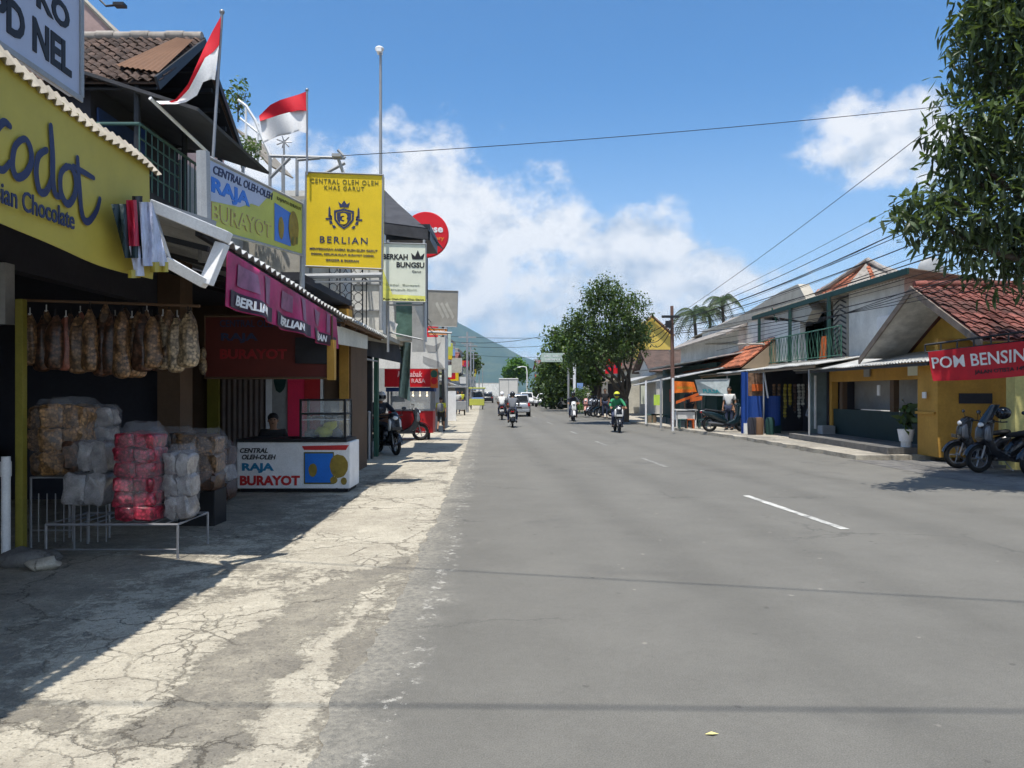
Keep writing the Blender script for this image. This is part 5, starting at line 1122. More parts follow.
# ------------------------------------------------------------------ left: dark parked bike, red stall, child
gp = 'motorbikes parked along the left shopfronts'
bike('dark motorbike with pale front fairing parked in shade left of the red stall', (-3.35, 20.6, 0), math.radians(-150), 'bike_black', gp, trim='bike_white')
person('person in dark jacket and white helmet sitting on the parked dark bike', (-3.55, 21.0, 0), math.radians(-150), RIDE, 'jacket_dark', 'cloth_denim', helmet='bike_white')
w = MB(); w.tube([(P(369,0,18.7).x,18.7,0),(P(369,0,18.7).x,18.7,1.15)], .035, 10); w.ell((P(369,0,18.7).x,18.7,1.15), .045, 10, 6); th1(w, 'bollard', 'pole_grey', 'slim pale post standing beside the parked dark bike', 'post', smooth=60)
w = MB(); w.tube([(-2.60,16.0,0),(-2.60,16.0,.02)], .2, 8)
# house with balcony and dark awning (Y 16..26)
b3 = T('house', 'narrow pale house with patterned balcony railing behind the two billboards', 'house', (-5, 21, 0))
w = MB(); w.box(-9,-3.95,17.0,26.0,2.9,6.1); w.build('wall', 'white_wall', b3)
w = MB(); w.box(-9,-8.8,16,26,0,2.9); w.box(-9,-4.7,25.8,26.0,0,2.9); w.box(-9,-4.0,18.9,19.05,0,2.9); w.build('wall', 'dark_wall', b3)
w = MB(); w.box(-4.4,-2.95,17.0,22.0,2.9,3.0); w.build('balcony_floor', 'plaster_band', b3)
F = FC(0,17.0,3.0); 
w = MB(); rr = random.Random(2)
def scroll(mb, F, x0, x1, y0, y1, nx, ny, r=.008):
    for i in range(nx):
        for k in range(ny):
            cx = x0+(x1-x0)*(i+.5)/nx; cy = y0+(y1-y0)*(k+.5)/ny; rx = (x1-x0)/nx*.48; ry = (y1-y0)/ny*.48
            mb.tube([F.p(cx+rx*math.cos(a), cy+ry*math.sin(a)) for a in [2*PI*q/10 for q in range(10)]], r, 4, closed=True)
scroll(w, F, -4.05,-3.3, 0, 1.9, 4, 9); bars(w, F, -4.05,-3.3, 0, 1.9, 3, .016)
for k in range(9): t = k/8; y = 17.0+3.6*t; w.tube([(-3.3,y,3.0),(-3.3,y,4.2-.1*t)], .014, 5)
w.tube([(-3.3,17,4.2),(-3.3,20.8,4.1)], .025, 6); w.tube([(-3.3,17,4.9),(-3.3,20.6,4.1)], .02, 6); w.build('railing', 'dark_metal', b3)
w = MB(); w.box(-4.4,-4.02,16.96,17.02,3.0,4.9); w.build('door', 'dark_wall', b3)
w = MB(); w.box(px2x(352,17.6), px2x(383,17.6), 17.6, 18.0, 3.0, 5.3); w.build('wall', 'white_wall', b3)
w = MB(); [w.box(px2x(352,17.58), px2x(383,17.58), 17.56, 17.6, z, z+.03) for z in (3.5, 4.1, 4.6)]; w.build('trim', 'pole_grey', b3)
w = MB(); w.slab(P(383,222,19.6), P(428,228,19.6), P(436,258,23)+V((.2,0,.3)), P(383,222,23)+V((0,0,1)), .05); w.slab(P(383,222,19.6)-V((0,0,.03)), P(383,222,19.6)-V((0,0,.3)), P(428,228,19.6)-V((0,0,.3)), P(428,228,19.6)-V((0,0,.03)), .03); w.build('roof', 'corrugated_dark', b3)
w = MB(); w.box(P(384,0,20).x, P(430,0,20).x, 20, 22, P(0,240,20).z, P(0,224,20).z); w.build('eave', 'dark_metal', b3)
# pale glass and concrete upper storey under the small billboard
w = MB(); w.box(P(386,0,20.2).x, P(424,0,20.2).x, 20.2, 20.9, 3.0, P(0,296,20.2).z); w.build('wall', 'white_wall', b3)
w = MB(); w.box(P(396,0,20.1).x, P(412,0,20.1).x, 20.12, 20.19, 3.1, P(0,303,20.2).z); w.build('window', mat('green_glass', (.10,.17,.14,1), .2, var=.3, scale=5), b3)
w = MB(); w.add([P(412,300,20.0), P(424,330,20.0), P(424,352,20.0), P(412,352,20.0)], [(0,3,2,1)]); w.build('plaster_panel', 'grey_wall', b3)
for px in (388, 424): 
    w = MB(); w.tube([P(px,240,17.35), P(px,352,17.35)], .03, 7); w.tube([P(388,332,17.35), P(424,340,17.35)] if px == 388 else [P(388,305,17.35), P(424,305,17.35)], .02, 6); th1(w, 'sign_post', 'pole_grey', ('left' if px == 388 else 'right')+' grey steel post carrying the pale crown billboard', 'post', smooth=60)
# dark sheet awning with drooping end
a4 = T('awning', 'black sheet awning with a curled end over the red stall', 'awning', (-3.5, 20, 2.8))
w = MB(); corr(w, P(362,327,18.0), P(402,352,21.0), P(385,335,24.0)+V((-1.6,0,.6)), P(352,322,19.0)+V((-1.2,0,.5)), .2, .02, .02, .05); w.build('roof_sheet', 'corrugated_dark', a4, smooth=50)
w = MB(); w.sheet(lambda u, v: P(363+34*u+4*v*u, 331+8*u+24*v, 18.5+2*u)+V((0,.06*math.sin(u*20),0)), 24, 5, .02); w.build('side_sheet', 'corrugated_dark', a4, smooth=50)
w = MB(); w.add([P(388,320,18.2), P(398,324,18.2), P(394,332,18.2)], [(0,2,1)]); w.sheet(lambda u, v: P(340+42*u, 322+16*u+2*v, 16.2+1.6*u), 12, 1, .02); w.build('edge', 'sign_white', a4)
w = MB(); w.box(-3.6,-3.45,18.95,19.05,0,2.75); w.build('post', 'dark_metal', a4)
w = MB(); w.box(-3.52,-3.42,19.6,19.8,0,2.6); w.build('post', 'green_paint', a4)
w = MB(); w.box(-5.2,-4.05,18.7,18.9,0,2.6); w.build('wall', 'grey_wall', b3)
w = MB(); w.box(-4.95,-4.3,18.66,18.7,1.1,2.4); w.build('window', 'dark_wall', b3)
w = MB(); w.slab((-4.4,16.9,2.55),(-3.3,17.2,2.42),(-3.3,19.0,2.42),(-4.4,19,2.55),.03); w.build('inner_ledge', 'pole_grey', b3)
w = MB(); w.sheet(lambda u, v: P(400+11*u-1*v, 338+5*u+58*v, 21.0)+V((0,.1*math.sin(u*9+v*4),0)), 12, 14, .01); th1(w, 'tarpaulin', mat('tarp_grey', S(136,158,150), .5, var=.3, scale=6), 'pale green tarpaulin scrap hanging over the red stall', 'tarpaulin', smooth=70)
# berkah bungsu billboard
t_, F, Wd, Hd = rs('billboard', 'small pale billboard with black crown and capitals beside the yellow billboard', P(382,243,17.2), P(426,244,17.2), P(426,302,17.2), P(381,301,17.2), 'sign_pale', th=.12)
w = MB(); w.text('BERKAH', F, .02*Wd, .72*Hd, .56*Wd, .095*Hd, .035); w.text('BUNGSU', F, .33*Wd, .585*Hd, .62*Wd, .095*Hd, .035)
w.add([F.p(.80*Wd+x*Wd, .73*Hd+y*Hd, .006) for x, y in [(-.12,0),(.12,0),(.15,.11),(.06,.05),(0,.16),(-.06,.05),(-.15,.11)]], [(0,1,2,3),(0,3,5,6),(3,4,5)])
w.text('Garut', F, .68*Wd, .50*Hd, .2*Wd, .04*Hd, 0); w.text('Pusat Oleh-Oleh Khas Garut', F, .05*Wd, .02*Hd, .9*Wd, .035*Hd, .02); w.build('lettering', 'ink_black', t_)
w = MB(); w.text('Dodol  Burayot', F, .1*Wd, .26*Hd, .75*Wd, .04*Hd, 0); w.text('Kerupuk Kulit', F, .14*Wd, .18*Hd, .65*Wd, .04*Hd, 0); w.build('lettering', mat('ink_greygreen', S(150,158,140), .6), t_)
w = MB(); w.add([F.p(0,0,.003),F.p(Wd,0,.003),F.p(Wd,.10*Hd,.003),F.p(.25*Wd,.12*Hd,.003),F.p(.08*Wd,.45*Hd,.003),F.p(0,.6*Hd,.003)], [(0,1,2,3,4,5)]); w.build('print', mat('sign_soft_yellow', S(222,220,110), .5, fine=.02), t_)
# round red sign
rd = T('round_sign', 'round red shop sign disc half hidden by the dark eave', 'sign', tuple(P(426,258,25)))
c = P(426,235,25); w = MB(); w.lathe([(0,-.09),(.72,-.09),(.74,-.06),(.74,.06),(.72,.09),(0,.09)], 48, o=c, axis='Y'); w.build('disc', 'signal_red', rd, smooth=30)
F = FC(c.x, c.y-.095, c.z); w = MB(); w.text('ese', F, .08, .06, .48, .17, .03); w.build('lettering', 'sign_white', rd)
w = MB(); w.text('factory', F, -.02, -.22, .62, .16, .02); w.build('lettering', 'ink_orange', rd)
w = MB(); w.tube([c+V((0,.1,-.7)), c+V((0,.1,-3))], .05, 8); w.build('post', 'dark_metal', rd)
# faded grey billboard and its pole, orange sign
t_, F, Wd, Hd = rs('billboard', 'faded blank grey billboard with pale diagonal streaks', P(428,290,30), P(458,291,30), P(457,327,30), P(428,326,30), 'sign_grey', th=.12)
w = MB()
for k in range(3): a = .25+k*.17; w.add([F.p(a*Wd,.62*Hd,.004),F.p((a+.07)*Wd,.68*Hd,.004),F.p((a+.32)*Wd,.28*Hd,.004),F.p((a+.25)*Wd,.22*Hd,.004)][::-1], [(0,1,2,3)])
w.build('print', mat('sign_lightgrey', S(176,172,160), .8), t_)
w = MB(); w.tube([P(428,332,30), P(452,333,30)], .05, 6); w.build('support_frame', 'pole_grey', t_)
t_, F, Wd, Hd = rs('shop_sign', 'small orange sign under the faded grey billboard', P(429,328,31), P(447,329,31), P(447,335,31), P(429,335,31), 'ink_orange', th=.08, rim=.01)
w = MB(); w.text('WARUNG', F, .1*Wd, .3*Hd, .8*Wd, .4*Hd, .02); w.build('lettering', 'sign_white', t_)
for px, yb_, Y, r in ((446,425,36,.09), (443,418,38,.07)):
    w = MB(); w.tube([(P(px,0,Y).x, Y, 0), (P(px,0,Y).x, Y, P(0,322,Y).z)], r, 8)
    th1(w, 'utility_pole', 'pole_grey' if px > 444 else 'dark_metal', 'grey utility pole behind the red stall, nearer the road' if px > 444 else 'dark thinner pole standing just left of the grey utility pole', 'pole', smooth=60)
# tall street lamp
sl = T('street_lamp', 'very tall thin street lamp rising behind the yellow billboard', 'street lamp', (P(381,0,16.9).x,16.9,0))
w = MB(); w.tube([P(381,330,16.9), P(380.5,52,16.9)], [.045,.028], 8); w.build('pole', 'pole_grey', sl, smooth=60)
w = MB(); w.ell(P(379.5,49,16.9), (.10,.10,.06), 12, 8); w.box(P(377,0,16.9).x, P(382,0,16.9).x, 16.8, 17.0, P(0,53,16.9).z, P(0,50,16.9).z); w.build('lamp_head', 'sign_white', sl, smooth=60)
# red stall
YS = 26.5
st = T('food_stall', 'red food stall cart with glass front and red and orange name board', 'food stall', (P(412,0,YS).x, YS+.6, 0))
def sb(mb, a, b, c, d, y0=0, y1=.05): mb.box(P(a,0,YS).x, P(b,0,YS).x, YS+y0, YS+y1, P(0,d,YS).z, P(0,c,YS).z)
w = MB(); sb(w, 388,433,411,433,0,.8); w.build('counter', 'red_paint', st, bevel=.01)
w = MB(); sb(w, 386,434,387.5,391.5,-.05,.8); w.build('trim', 'ink_blue' if 0 else 'blue_wall', st)
w = MB(); sb(w, 387,389,391,411,0,.06); sb(w, 431,433,391.5,411,0,.06); sb(w, 387,389,391.5,411,.74,.8); sb(w, 431,433,391.5,411,.74,.8); sb(w, 388,433,409.5,411,-.02,.79); w.build('frame', 'steel', st)
w = MB(); sb(w, 390,430,392,409,.04,.05); w.build('window', 'case_glass', st)
w = MB(); sb(w, 385,431,369,387,-.10,.02); w.build('name_board', 'signal_red', st)
w = MB(); sb(w, 431,438,369,388,-.12,.02); w.build('name_board', 'orange', st)
F = FC(0, YS-.105, 0)
w = MB(); w.text('Martabak', F, P(398,0,YS).x, P(0,377,YS).z, .85, .20, .02, .2); w.text('42 RASA', F, P(404,0,YS).x, P(0,383,YS).z, .75, .15, .02); w.build('lettering', mat('ink_pinkwhite', S(240,190,190), .6), st)
w = MB(); blob(w, FC(0,YS-.125,0), P(434.5,0,YS).x, P(0,374,YS).z, .12, .13, .0); w.build('print', 'leaf_green_print' if 0 else 'green_paint', st)
w = MB(); blob(w, FC(0,YS-.128,0), P(434.5,0,YS).x, P(0,381,YS).z, .11, .12, .0); w.build('print', 'signal_red', st)
for k, px in enumerate((413, 420, 427)):
    w = MB(); w.ell(P(px,395.5,YS+.5), .028, 8, 6); w.tube([P(px,395,YS+.5), P(px,391,YS+.5)], .005, 4); w.build('bulb', 'bulb_lit', st, smooth=60)
for px in (396, 428):
    w = MB(); w.lathe([(0,-.04),(.16,-.04),(.16,.04),(0,.04)], 16, o=(P(px,0,YS).x, YS+.2, .16), axis='X'); w.build('wheel', 'rubber', st, smooth=40)
w = MB(); w.slab(P(392,402,YS+.3),P(404,402,YS+.3),P(404,396,YS+.3),P(392,396,YS+.3),.3); w.build('shelf', 'steel', st)
bike('dark motorbike parked in front of the red stall counter', (P(401,0,26.1).x, 26.1, 0), math.radians(-78), 'bike_black', gp)
person('child in a yellow and grey shirt walking away past the white board', (P(441,0,31.5).x, 31.5, .004), -.1, WALK, 'cloth_yellow', 'cloth_black', s=.83, sleeves='short', shorts=True, backpack='jacket_grey')
w = MB(); w.box(P(447,0,44).x, P(456,0,44).x, 44, 44.1, 0, P(0,391,44).z); th1(w, 'board', 'sign_white', 'blank white board standing on the pavement beyond the walking child', 'board')
# white wall with bird-like graphic beyond
b4 = T('shop_building', 'white walled shop with grey swoosh mural beyond the red stall', 'shop', (-5.5, 31, 0))
w = MB(); w.box(-9,P(430,0,31).x,31,35,0,2.6); w.build('wall', 'grey_wall', b4)
w = MB(); w.box(-9,P(445,0,31).x,31,32.5,2.602,P(0,337,31).z); w.build('upper_wall', 'white_wall', b4)
w = MB(); F = FC(0,30.99,0); w.add([F.p(P(a,0,31).x, P(0,b,31).z, .004) for a, b in ((424,344),(434,346),(441,342),(436,352),(428,352))][::-1], [(0,1,2,3,4)]); w.add([F.p(P(a,0,31).x, P(0,b,31).z, .004) for a, b in ((423,356),(440,362),(444,368),(430,366),(423,362))][::-1], [(0,1,2,3,4)]); w.build('print', 'grey_wall', b4)
w = MB(); w.slab((-5.5,32.6,2.75),(-3.2,32.6,2.5),(-3.2,37,2.5),(-5.5,37,2.75),.05); w.build('awning', 'corrugated_dark', b4)
# far left shopfronts: each a house of its own
def shophouse(label, side, y0, y1, x, h, wall, floors=2, sign=None, sign_txt=None, awn='corrugated_old', roof='flat', seed=0, depth=9, name='shophouse', z0=0.0, aw=1.3, awz=2.6):
    rr = random.Random(seed); sg = -1 if side == 'L' else 1
    t_ = T(name, label, 'building', (x+sg*depth/2, (y0+y1)/2, 0)); L_ = y1-y0
    F = FL(x, y0, z0) if side == 'L' else FRt(x, y1, z0)
    w = MB(); w.box(min(x, x+sg*depth), max(x, x+sg*depth), y0, y1, 0, h); w.build('wall', wall, t_)
    w = MB(); w.fbox(F, .3, L_-.3, .02, awz-.25, .0, .03); w.build('shutter', rr.choice(['dark_wall','green_dark','blue_wall','wood','grey_wall']), t_)
    fh = (h-awz-.3)/max(1, floors-1) if floors > 1 else 0
    for f in range(floors-1):
        n = max(1, int(L_/2.6))
        for i in range(n):
            a = (i+.5)*L_/n; zb = awz+.45+f*fh
            w = MB(); w.fbox(F, a-.62, a+.62, zb, zb+fh*.55, .0, .05); wd = w.build('window', 'pole_grey', t_)
            w = MB(); w.fbox(F, a-.55, a-.03, zb+.07, zb+fh*.55-.07, .052, .056); w.fbox(F, a+.03, a+.55, zb+.07, zb+fh*.55-.07, .052, .056); w.build('pane', 'dark_glass', wd)
        w = MB(); w.fbox(F, -.0, L_, awz+.2+f*fh, awz+.32+f*fh, .0, .10); w.build('ledge', 'plaster_band', t_)
    a, b = F.p(0,awz-.25,aw), F.p(L_,awz-.25,aw); c_, d_ = F.p(L_,awz+.2,.0), F.p(0,awz+.2,.0)
    w = MB(); w.slab(a, b, c_, d_, .04); w.build('awning', awn, t_)
    if roof == 'flat': w = MB(); w.box(min(x-.1, x+sg*depth), max(x+.1, x+sg*depth), y0-.03, y1+.03, h+.002, h+.22); w.build('parapet', 'plaster_band', t_)
    else:
        m_ = (y0+y1)/2; rh = min(1.5, L_*.22); w = MB(); xa, xb = x-sg*.5, x+sg*depth
        for (ya, yb2) in ((y0-.3, m_), (y1+.3, m_)): w.slab((xa,ya,h-.05),(xb,ya,h-.05),(xb,yb2,h+rh),(xa,yb2,h+rh), .08)
        w.build('roof', roof, t_); w = MB(); w.prism(Fr((x,0,h),(0,1,0),(0,0,1)), [(y0,0),(y1,0),(m_,rh-.12)], -.05, .05); w.build('gable', wall, t_)
    if sign:
        m_ = (y0+y1)/2; s_ = MB(); w_ = 1.2; xs = x-sg*.15; X0, X1 = (xs, xs+w_) if side == 'L' else (xs-w_, xs)
        s_.box(X0, X1, y0+.5, y0+.62, awz+.4, awz+1.5); so_ = s_.build('sign_panel', sign, t_)
        if sign_txt: w = MB(); w.text(sign_txt, FC(X0+.1, y0+.5, 0), 0, awz+.8, w_-.2, .3, .02); w.build('lettering', 'ink_navy', so_)
    return t_
far = [
 ('low grey shop behind the white board', 37, 44, 3.1, 'grey_wall', 1, None, None, 'flat'),
 ('two storey shop with pale lime sign panel past the white board', 45, 52, 4.6, 'white_wall', 2, 'sign_lime', 'TOKO', 'flat'),
 ('cream two storey shop with dark railed windows', 52.5, 60, 5.6, 'cream_wall', 2, 'sign_grey', None, 'flat'),
 ('grey shop with bright lime sign panel far on the left', 61, 69, 4.3, 'grey_wall', 2, 'sign_lime', 'APOTEK', 'roof_tile'),
 ('tall white building with banded ledges far on the left', 70, 80, 7.4, 'white_wall', 3, 'sign_pale', None, 'flat'),
 ('pinkish far shop between two taller white ones', 81, 92, 5.0, 'pink_wall', 2, 'signal_red', 'BAKSO', 'roof_tile_red'),
 ('tall pale grey building farther down the left side', 93, 106, 8.2, 'white_wall', 3, 'sign_yellow', None, 'flat'),
 ('cream gabled house far down the left side', 108, 122, 6.0, 'cream_wall', 2, None, None, 'roof_tile_red'),
 ('grey block very far down the left side', 124, 142, 8.5, 'grey_wall', 3, 'sign_white', None, 'flat'),
 ('white block with red roof near the vanishing end of the left side', 145, 170, 8, 'white_wall', 3, None, None, 'roof_tile_red'),
 ('last pale building at the end of the left row', 175, 215, 9, 'cream_wall', 3, None, None, 'roof_tile')]
for k, (lab, y0, y1, h, wl, fl, sg_, tx, rf) in enumerate(far):
    shophouse(lab, 'L', y0, y1, lerp(LX, (y0+y1)/2)-2.9-(.5 if k < 2 else .8), h, wl, fl, sg_, tx, seed=k, roof=rf, awn=['corrugated_old','corrugated_white','corrugated_dark'][k % 3])
for k, (x, y, lab) in enumerate(((-6.3, 230, 'cream'), (3.5, 240, 'white'))): pass
# iron fence on the left
fe = T('fence', 'low grey iron fence along the left shops beyond the white board', 'fence', (-4.2, 50, 0))
w = MB(); F = FL(-4.55, 45.5, 0); bars(w, F, 0, 10, 0, 1.25, 34, .022); [w.tube([F.p(0,z),F.p(10,z)], .025, 6) for z in (.15,.7,1.2)]; w.build('bars', 'pole_grey', fe)
# ------------------------------------------------------------------ right: yellow house
PZ = .12
yh = T('house', 'yellow house with red tiled gable roof and long white edged porch awning', 'house', (11.5, 19.5, PZ))
gx = 9.75; yn, ya_, yf = 15.9, 18.7, 21.5; zn, za, zf = 2.75, 4.22, 2.62
w = MB(); tiles(w, (gx,yn,zn),(19,yn,zn),(19,ya_,za),(gx,ya_,za), .24, .26, .03); w.build('roof', 'roof_tile_red', yh)
w = MB(); w.slab((19,yf,zf),(gx,yf,zf),(gx,ya_,za),(19,ya_,za), .05); w.build('roof', 'roof_tile_red', yh)
w = MB(); 
for k in range(34): x = gx+.02+k*.27; w.tube([(x,ya_,za+.04),(x+.29,ya_,za+.045)], [.085,.095], 8)
w.build('ridge_tiles', 'roof_tile_red', yh, smooth=50)
w = MB(); 
for (y0, z0, y1, z1) in ((yn-.05,zn-.10,ya_,za-.06),(yf+.05,zf-.10,ya_,za-.06)): w.slab((gx-.06,y0,z0-.10),(gx-.06,y1,z1-.10),(gx-.06,y1,z1+.07),(gx-.06,y0,z0+.07),.04)
w.build('barge_board', mat('weathered_wood', (.20,.16,.13,1), .85, var=.3, dirt=.4), yh)
w = MB(); w.slab((gx,yn+.1,zn-.03),(gx+1.1,yn+.1,zn-.03),(gx+1.1,ya_,za-.12),(gx,ya_,za-.12),.02); w.slab((gx,ya_,za-.12),(gx+1.1,ya_,za-.12),(gx+1.1,yf-.1,zf-.03),(gx,yf-.1,zf-.03),.02); w.build('soffit', mat('soffit_white', (.55,.53,.48,1), .85, var=.25, scale=3, dirt=.35), yh)
w = MB(); w.prism(FRt(11.0,0,0), [(-21.3,2.4),(-16.1,2.4),(-16.1,2.85),(-18.7,4.05),(-21.3,2.75)], -.1, 0); w.build('gable_wall', mat('yellow_gable_lit', (.55,.33,.06,1), .8, streak=.2, dcol=(.25,.14,.03,1)), yh)  # brighter copy of the house yellow, painting in the light on the gable
w = MB(); w.fbox(FRt(10.98,0,0), -18.6, -18.3, 3.1, 3.55, 0, .03); w.build('vent', 'wood', yh)
# walls: facing side wall, street wall with low green part and wide opening
w = MB(); w.box(9.95,19,18.0,18.12,PZ,2.9); w.build('side_wall', 'yellow_wall', yh)
w = MB(); w.box(9.95,10.4,18.12,18.9,PZ,2.5); w.build('corner_pillar', 'yellow_wall', yh, bevel=.01)
w = MB(); w.box(9.90,10.42,18.08,18.92,1.12,1.18); w.build('ledge', 'yellow_wall', yh)
w = MB(); w.box(px2x(960,17.95), px2x(993,17.95), 17.97, 17.995, 1.38, 1.62); w.build('vent', 'dark_wall', yh)
w = MB(); w.box(10.6,10.7,18.9,25.4,PZ+.03,1.10); w.build('low_wall', mat('green_black', (.008,.028,.028,1), .6), yh)
w = MB(); w.box(10.55,10.75,25.4,25.6,PZ,2.6); w.build('pillar', 'yellow_wall', yh)
w = MB(); w.box(10.55,10.72,18.9,25.4,1.98,2.6); w.build('lintel', 'yellow_wall', yh)
w = MB(); w.box(11.3,11.4,18.9,25.4,1.1,2.0); w.build('back_wall', 'grey_wall', yh)
for y in (21.3, 24.6): w = MB(); w.box(10.56,10.71,y,y+.22,1.10,1.98); w.build('pillar', 'brown_wall', yh)
w = MB(); w.fbox(FRt(10.55,0,0), -22.2, -22.05, 1.55, 1.85, 0, .03); w.build('notice', 'sign_white', yh)
w = MB(); w.fbox(FRt(9.88,0,0), -18.5, -18.35, 1.50, 1.65, 0, .03); w.build('lamp', 'sign_white', yh)
w = MB(); w.box(9.2,10.6,18.9,25.6,PZ+.002,PZ+.16); w.build('porch_step', 'dark_concrete', yh)
for x in range(0): pass
pw = T('awning', 'long corrugated porch awning with bright white edge on the yellow house', 'awning', (10, 21, 2.3))
w = MB(); corr(w, (9.45,25.9,2.36),(9.45,17.5,2.36),(11,17.5,2.72),(11,25.9,2.72), .15, .018, .012, .02); w.build('roof_sheet', 'corrugated_white', pw, smooth=50)
w = MB(); w.slab((9.5,25.8,2.26),(9.5,17.6,2.26),(9.5,17.6,2.33),(9.5,25.8,2.33),.04)
for y in (17.8,19.7,21.6,23.5,25.5): w.slab((9.5,y,2.27),(9.5,y+.05,2.27),(10.55,y+.05,2.53),(10.55,y,2.53),.05)
w.build('frame', 'dark_metal', pw)
plant('potted snake plant with tall leaves in a white pot by the yellow corner pillar', (9.85, 19.25, .72), (.13,.13,.35), 50, .32, m='leaf_dark', seed=9, pot=.2)
w = MB(); w.tube([(9.85,19.25,PZ+.16),(9.85,19.25,.42)], .12, 10); th1(w, 'plant_stand', 'white_paint', 'short pale stand under the white plant pot', 'stand')
w = MB(); w.box(px2x(832,22.4), px2x(832,22.4)+.14, 22.4, 22.6, PZ, PZ+.12); w.v=[p+V((.02*noise.noise(p*8),0,.01)) for p in w.v]; th1(w, 'brick', 'roof_tile_red', 'small reddish block lying on the pavement edge', 'brick', bevel=.01)
# sunlit pale wall and column at the right edge
pc = T('gate_column', 'pale yellow column and sunlit sloping wall at the right edge', 'column', (10.6, 16.8, PZ))
w = MB(); w.box(px2x(1015,16.2), px2x(1036,16.2), 16.2, 16.5, .0, 2.6); w.build('column', 'pale_yellow', pc, bevel=.01)
w = MB(); w.prism(FC(0,17.2,0), [(px2x(1002,17.2),.02),(px2x(1040,17.2),.02),(px2x(1040,17.2),1.9),(px2x(1002,17.2),1.15)], -.12, 0); w.build('wing_wall', 'pale_yellow', pc)
# petrol banner on its black frame
TL, TR, BR, BL = P(928,352,15.5), P(1042,339,14.2), P(1042,374,14.2), P(933,381,15.45)
bs = T('banner', 'red petrol stall banner with white capitals at the right edge', 'banner', tuple(BL))
def pb(u, v):
    p = (BL.lerp(BR, u)).lerp(TL.lerp(TR, u), v); return p+V((0, .02*math.sin(u*9+v*3)*(1-v*.6), -.03*math.sin(u*PI)*(1-v)))
w = MB(); w.sheet(pb, 40, 8, .006); w.build('cloth', 'banner_red', bs, smooth=80)
F = Fr(BL, TR-TL, (0,0,1)); F.r = (TR-TL).normalized(); F.u = V((0,0,1)); F.n = V((0,-1,0)); L_ = (TR-TL).length
def fl(mb, txt, u0, u1, v0, v1, m, bold, **k):
    o = pb(u0, v0); Fq = Fr(o+V((0,-.09,0)), pb(u1,v0)-o, (0,0,1)); Fq.n = V((0,-1,0)); mb.text(txt, Fq, 0, 0, (pb(u1,v0)-o).length, (v1-v0)*.62, bold, **k)
w = MB(); ctext(w, 'POM BENSIN', pb, .02, .86, .42, .80, (0,-1,0), .012, 0, .012); w.build('lettering', 'sign_white', bs)
w = MB(); ctext(w, 'JALAN OTISTA 149', pb, .40, .86, .14, .29, (0,-1,0), .03, 0, .012); w.build('lettering', 'ink_black', bs)
w = MB(); a, b = P(925,345,15.56), P(1045,329,14.24); a2_, b2_ = a+V((0,0,-.15)), b+V((0,0,-.17))
w.tube([a, b], .025, 6); w.tube([a2_, b2_], .018, 6)
for k in range(8): t = k/7; w.tube([a.lerp(b,t), a2_.lerp(b2_,t)], .018, 5)
w.build('support_frame', 'dark_metal', bs)
# parked bikes at the right
gr = 'motorbikes parked under the petrol banner'
bike('black and grey scooter with dark windshield parked nearest under the petrol banner', (10.15, 15.75, .013), math.radians(98), 'bike_black', gr, shield=True, trim='bike_grey', plate=False)
bike('black motorbike half hidden behind the grey scooter under the petrol banner', (10.25, 16.5, .013), math.radians(84), 'bike_black', gr)
bike('dark scooter cut off by the right frame edge', (10.65, 15.1, .013), math.radians(110), 'bike_black', gr, trim='bike_grey')
w = MB(); w.ell(P(1003,413,15.6), (.15,.15,.13), 14, 9); th1(w, 'helmet', 'bike_black', 'black helmet resting on the handlebar of the grey scooter', 'helmet', smooth=80)

# ------------------------------------------------------------------ right: white two storey house with green balcony
wh = T('house', 'white two storey house with green balcony railing and herringbone panel', 'house', (13, 27, PZ))
w = MB(); w.prism(FC(0,21.6,0), [(11.0,2.75),(15,2.75),(15,4.25),(11.0,4.88)], -3.55, 0); w.build('wall', 'white_wall', wh)
w = MB(); w.box(12.2,15,25.17,33,2.72,4.3); w.box(11.0,12.2,32.8,33,2.75,4.9); w.build('back_wall', 'grey_wall', wh)
w = MB(); corr(w, (10.5,33.6,4.99),(10.5,20.4,4.95),(15.2,20.4,4.28),(15.2,33.6,4.3),.2,.02,.02); w.build('roof', 'corrugated_old', wh)
w = MB(); w.box(10.46,10.52,20.4,33.6,4.78,4.94); w.build('fascia', 'green_dark', wh)
w = MB(); w.box(10.98,11.02,25.2,26.3,2.8,4.75); w.build('panel', 'plaster_band', wh)
w = MB(); F = FRt(10.97,26.3,2.8)
for k in range(11):
    z = .05+k*.17
    for (xa, xb) in ((.05,.53),(1.05,.57)): w.add([F.p(xa,z,.01),F.p(xb,z+.16,.01),F.p(xb,z+.22,.01),F.p(xa,z+.06,.01)] if xa < xb else [F.p(xb,z+.16,.01),F.p(xa,z,.01),F.p(xa,z+.06,.01),F.p(xb,z+.22,.01)], [(0,1,2,3)])
w.build('herringbone', 'dark_metal', wh)
w = MB(); w.box(10.3,12.2,23.8,33,2.62,2.74); w.build('balcony_floor', 'plaster_band', wh)
w = MB(); F = FRt(10.35,32.6,2.74); L_ = 8.4; w.tube([F.p(0,1.0),F.p(L_,1.0)], .025, 6); w.tube([F.p(0,.08),F.p(L_,.08)], .02, 6)
for k in range(10): w.tube([F.p(k*L_/9,0),F.p(k*L_/9,1.0)], .02, 5)
for k in range(28):
    a = k*L_/28; w.tube([F.p(a,.1),F.p(a+.3,.97)], .009, 4); w.tube([F.p(a+.3,.1),F.p(a,.97)], .009, 4)
w.build('railing', 'green_paint', wh)
w = MB(); w.fbox(FRt(12.18,31.5,2.75), .5, 1.4, 0, 1.9, 0, .05); w.build('door', 'green_dark', wh)
w = MB(); w.fbox(FRt(12.18,28,2.75), .2, 1.3, .6, 1.7, 0, .05); w.build('window', 'dark_glass', wh)
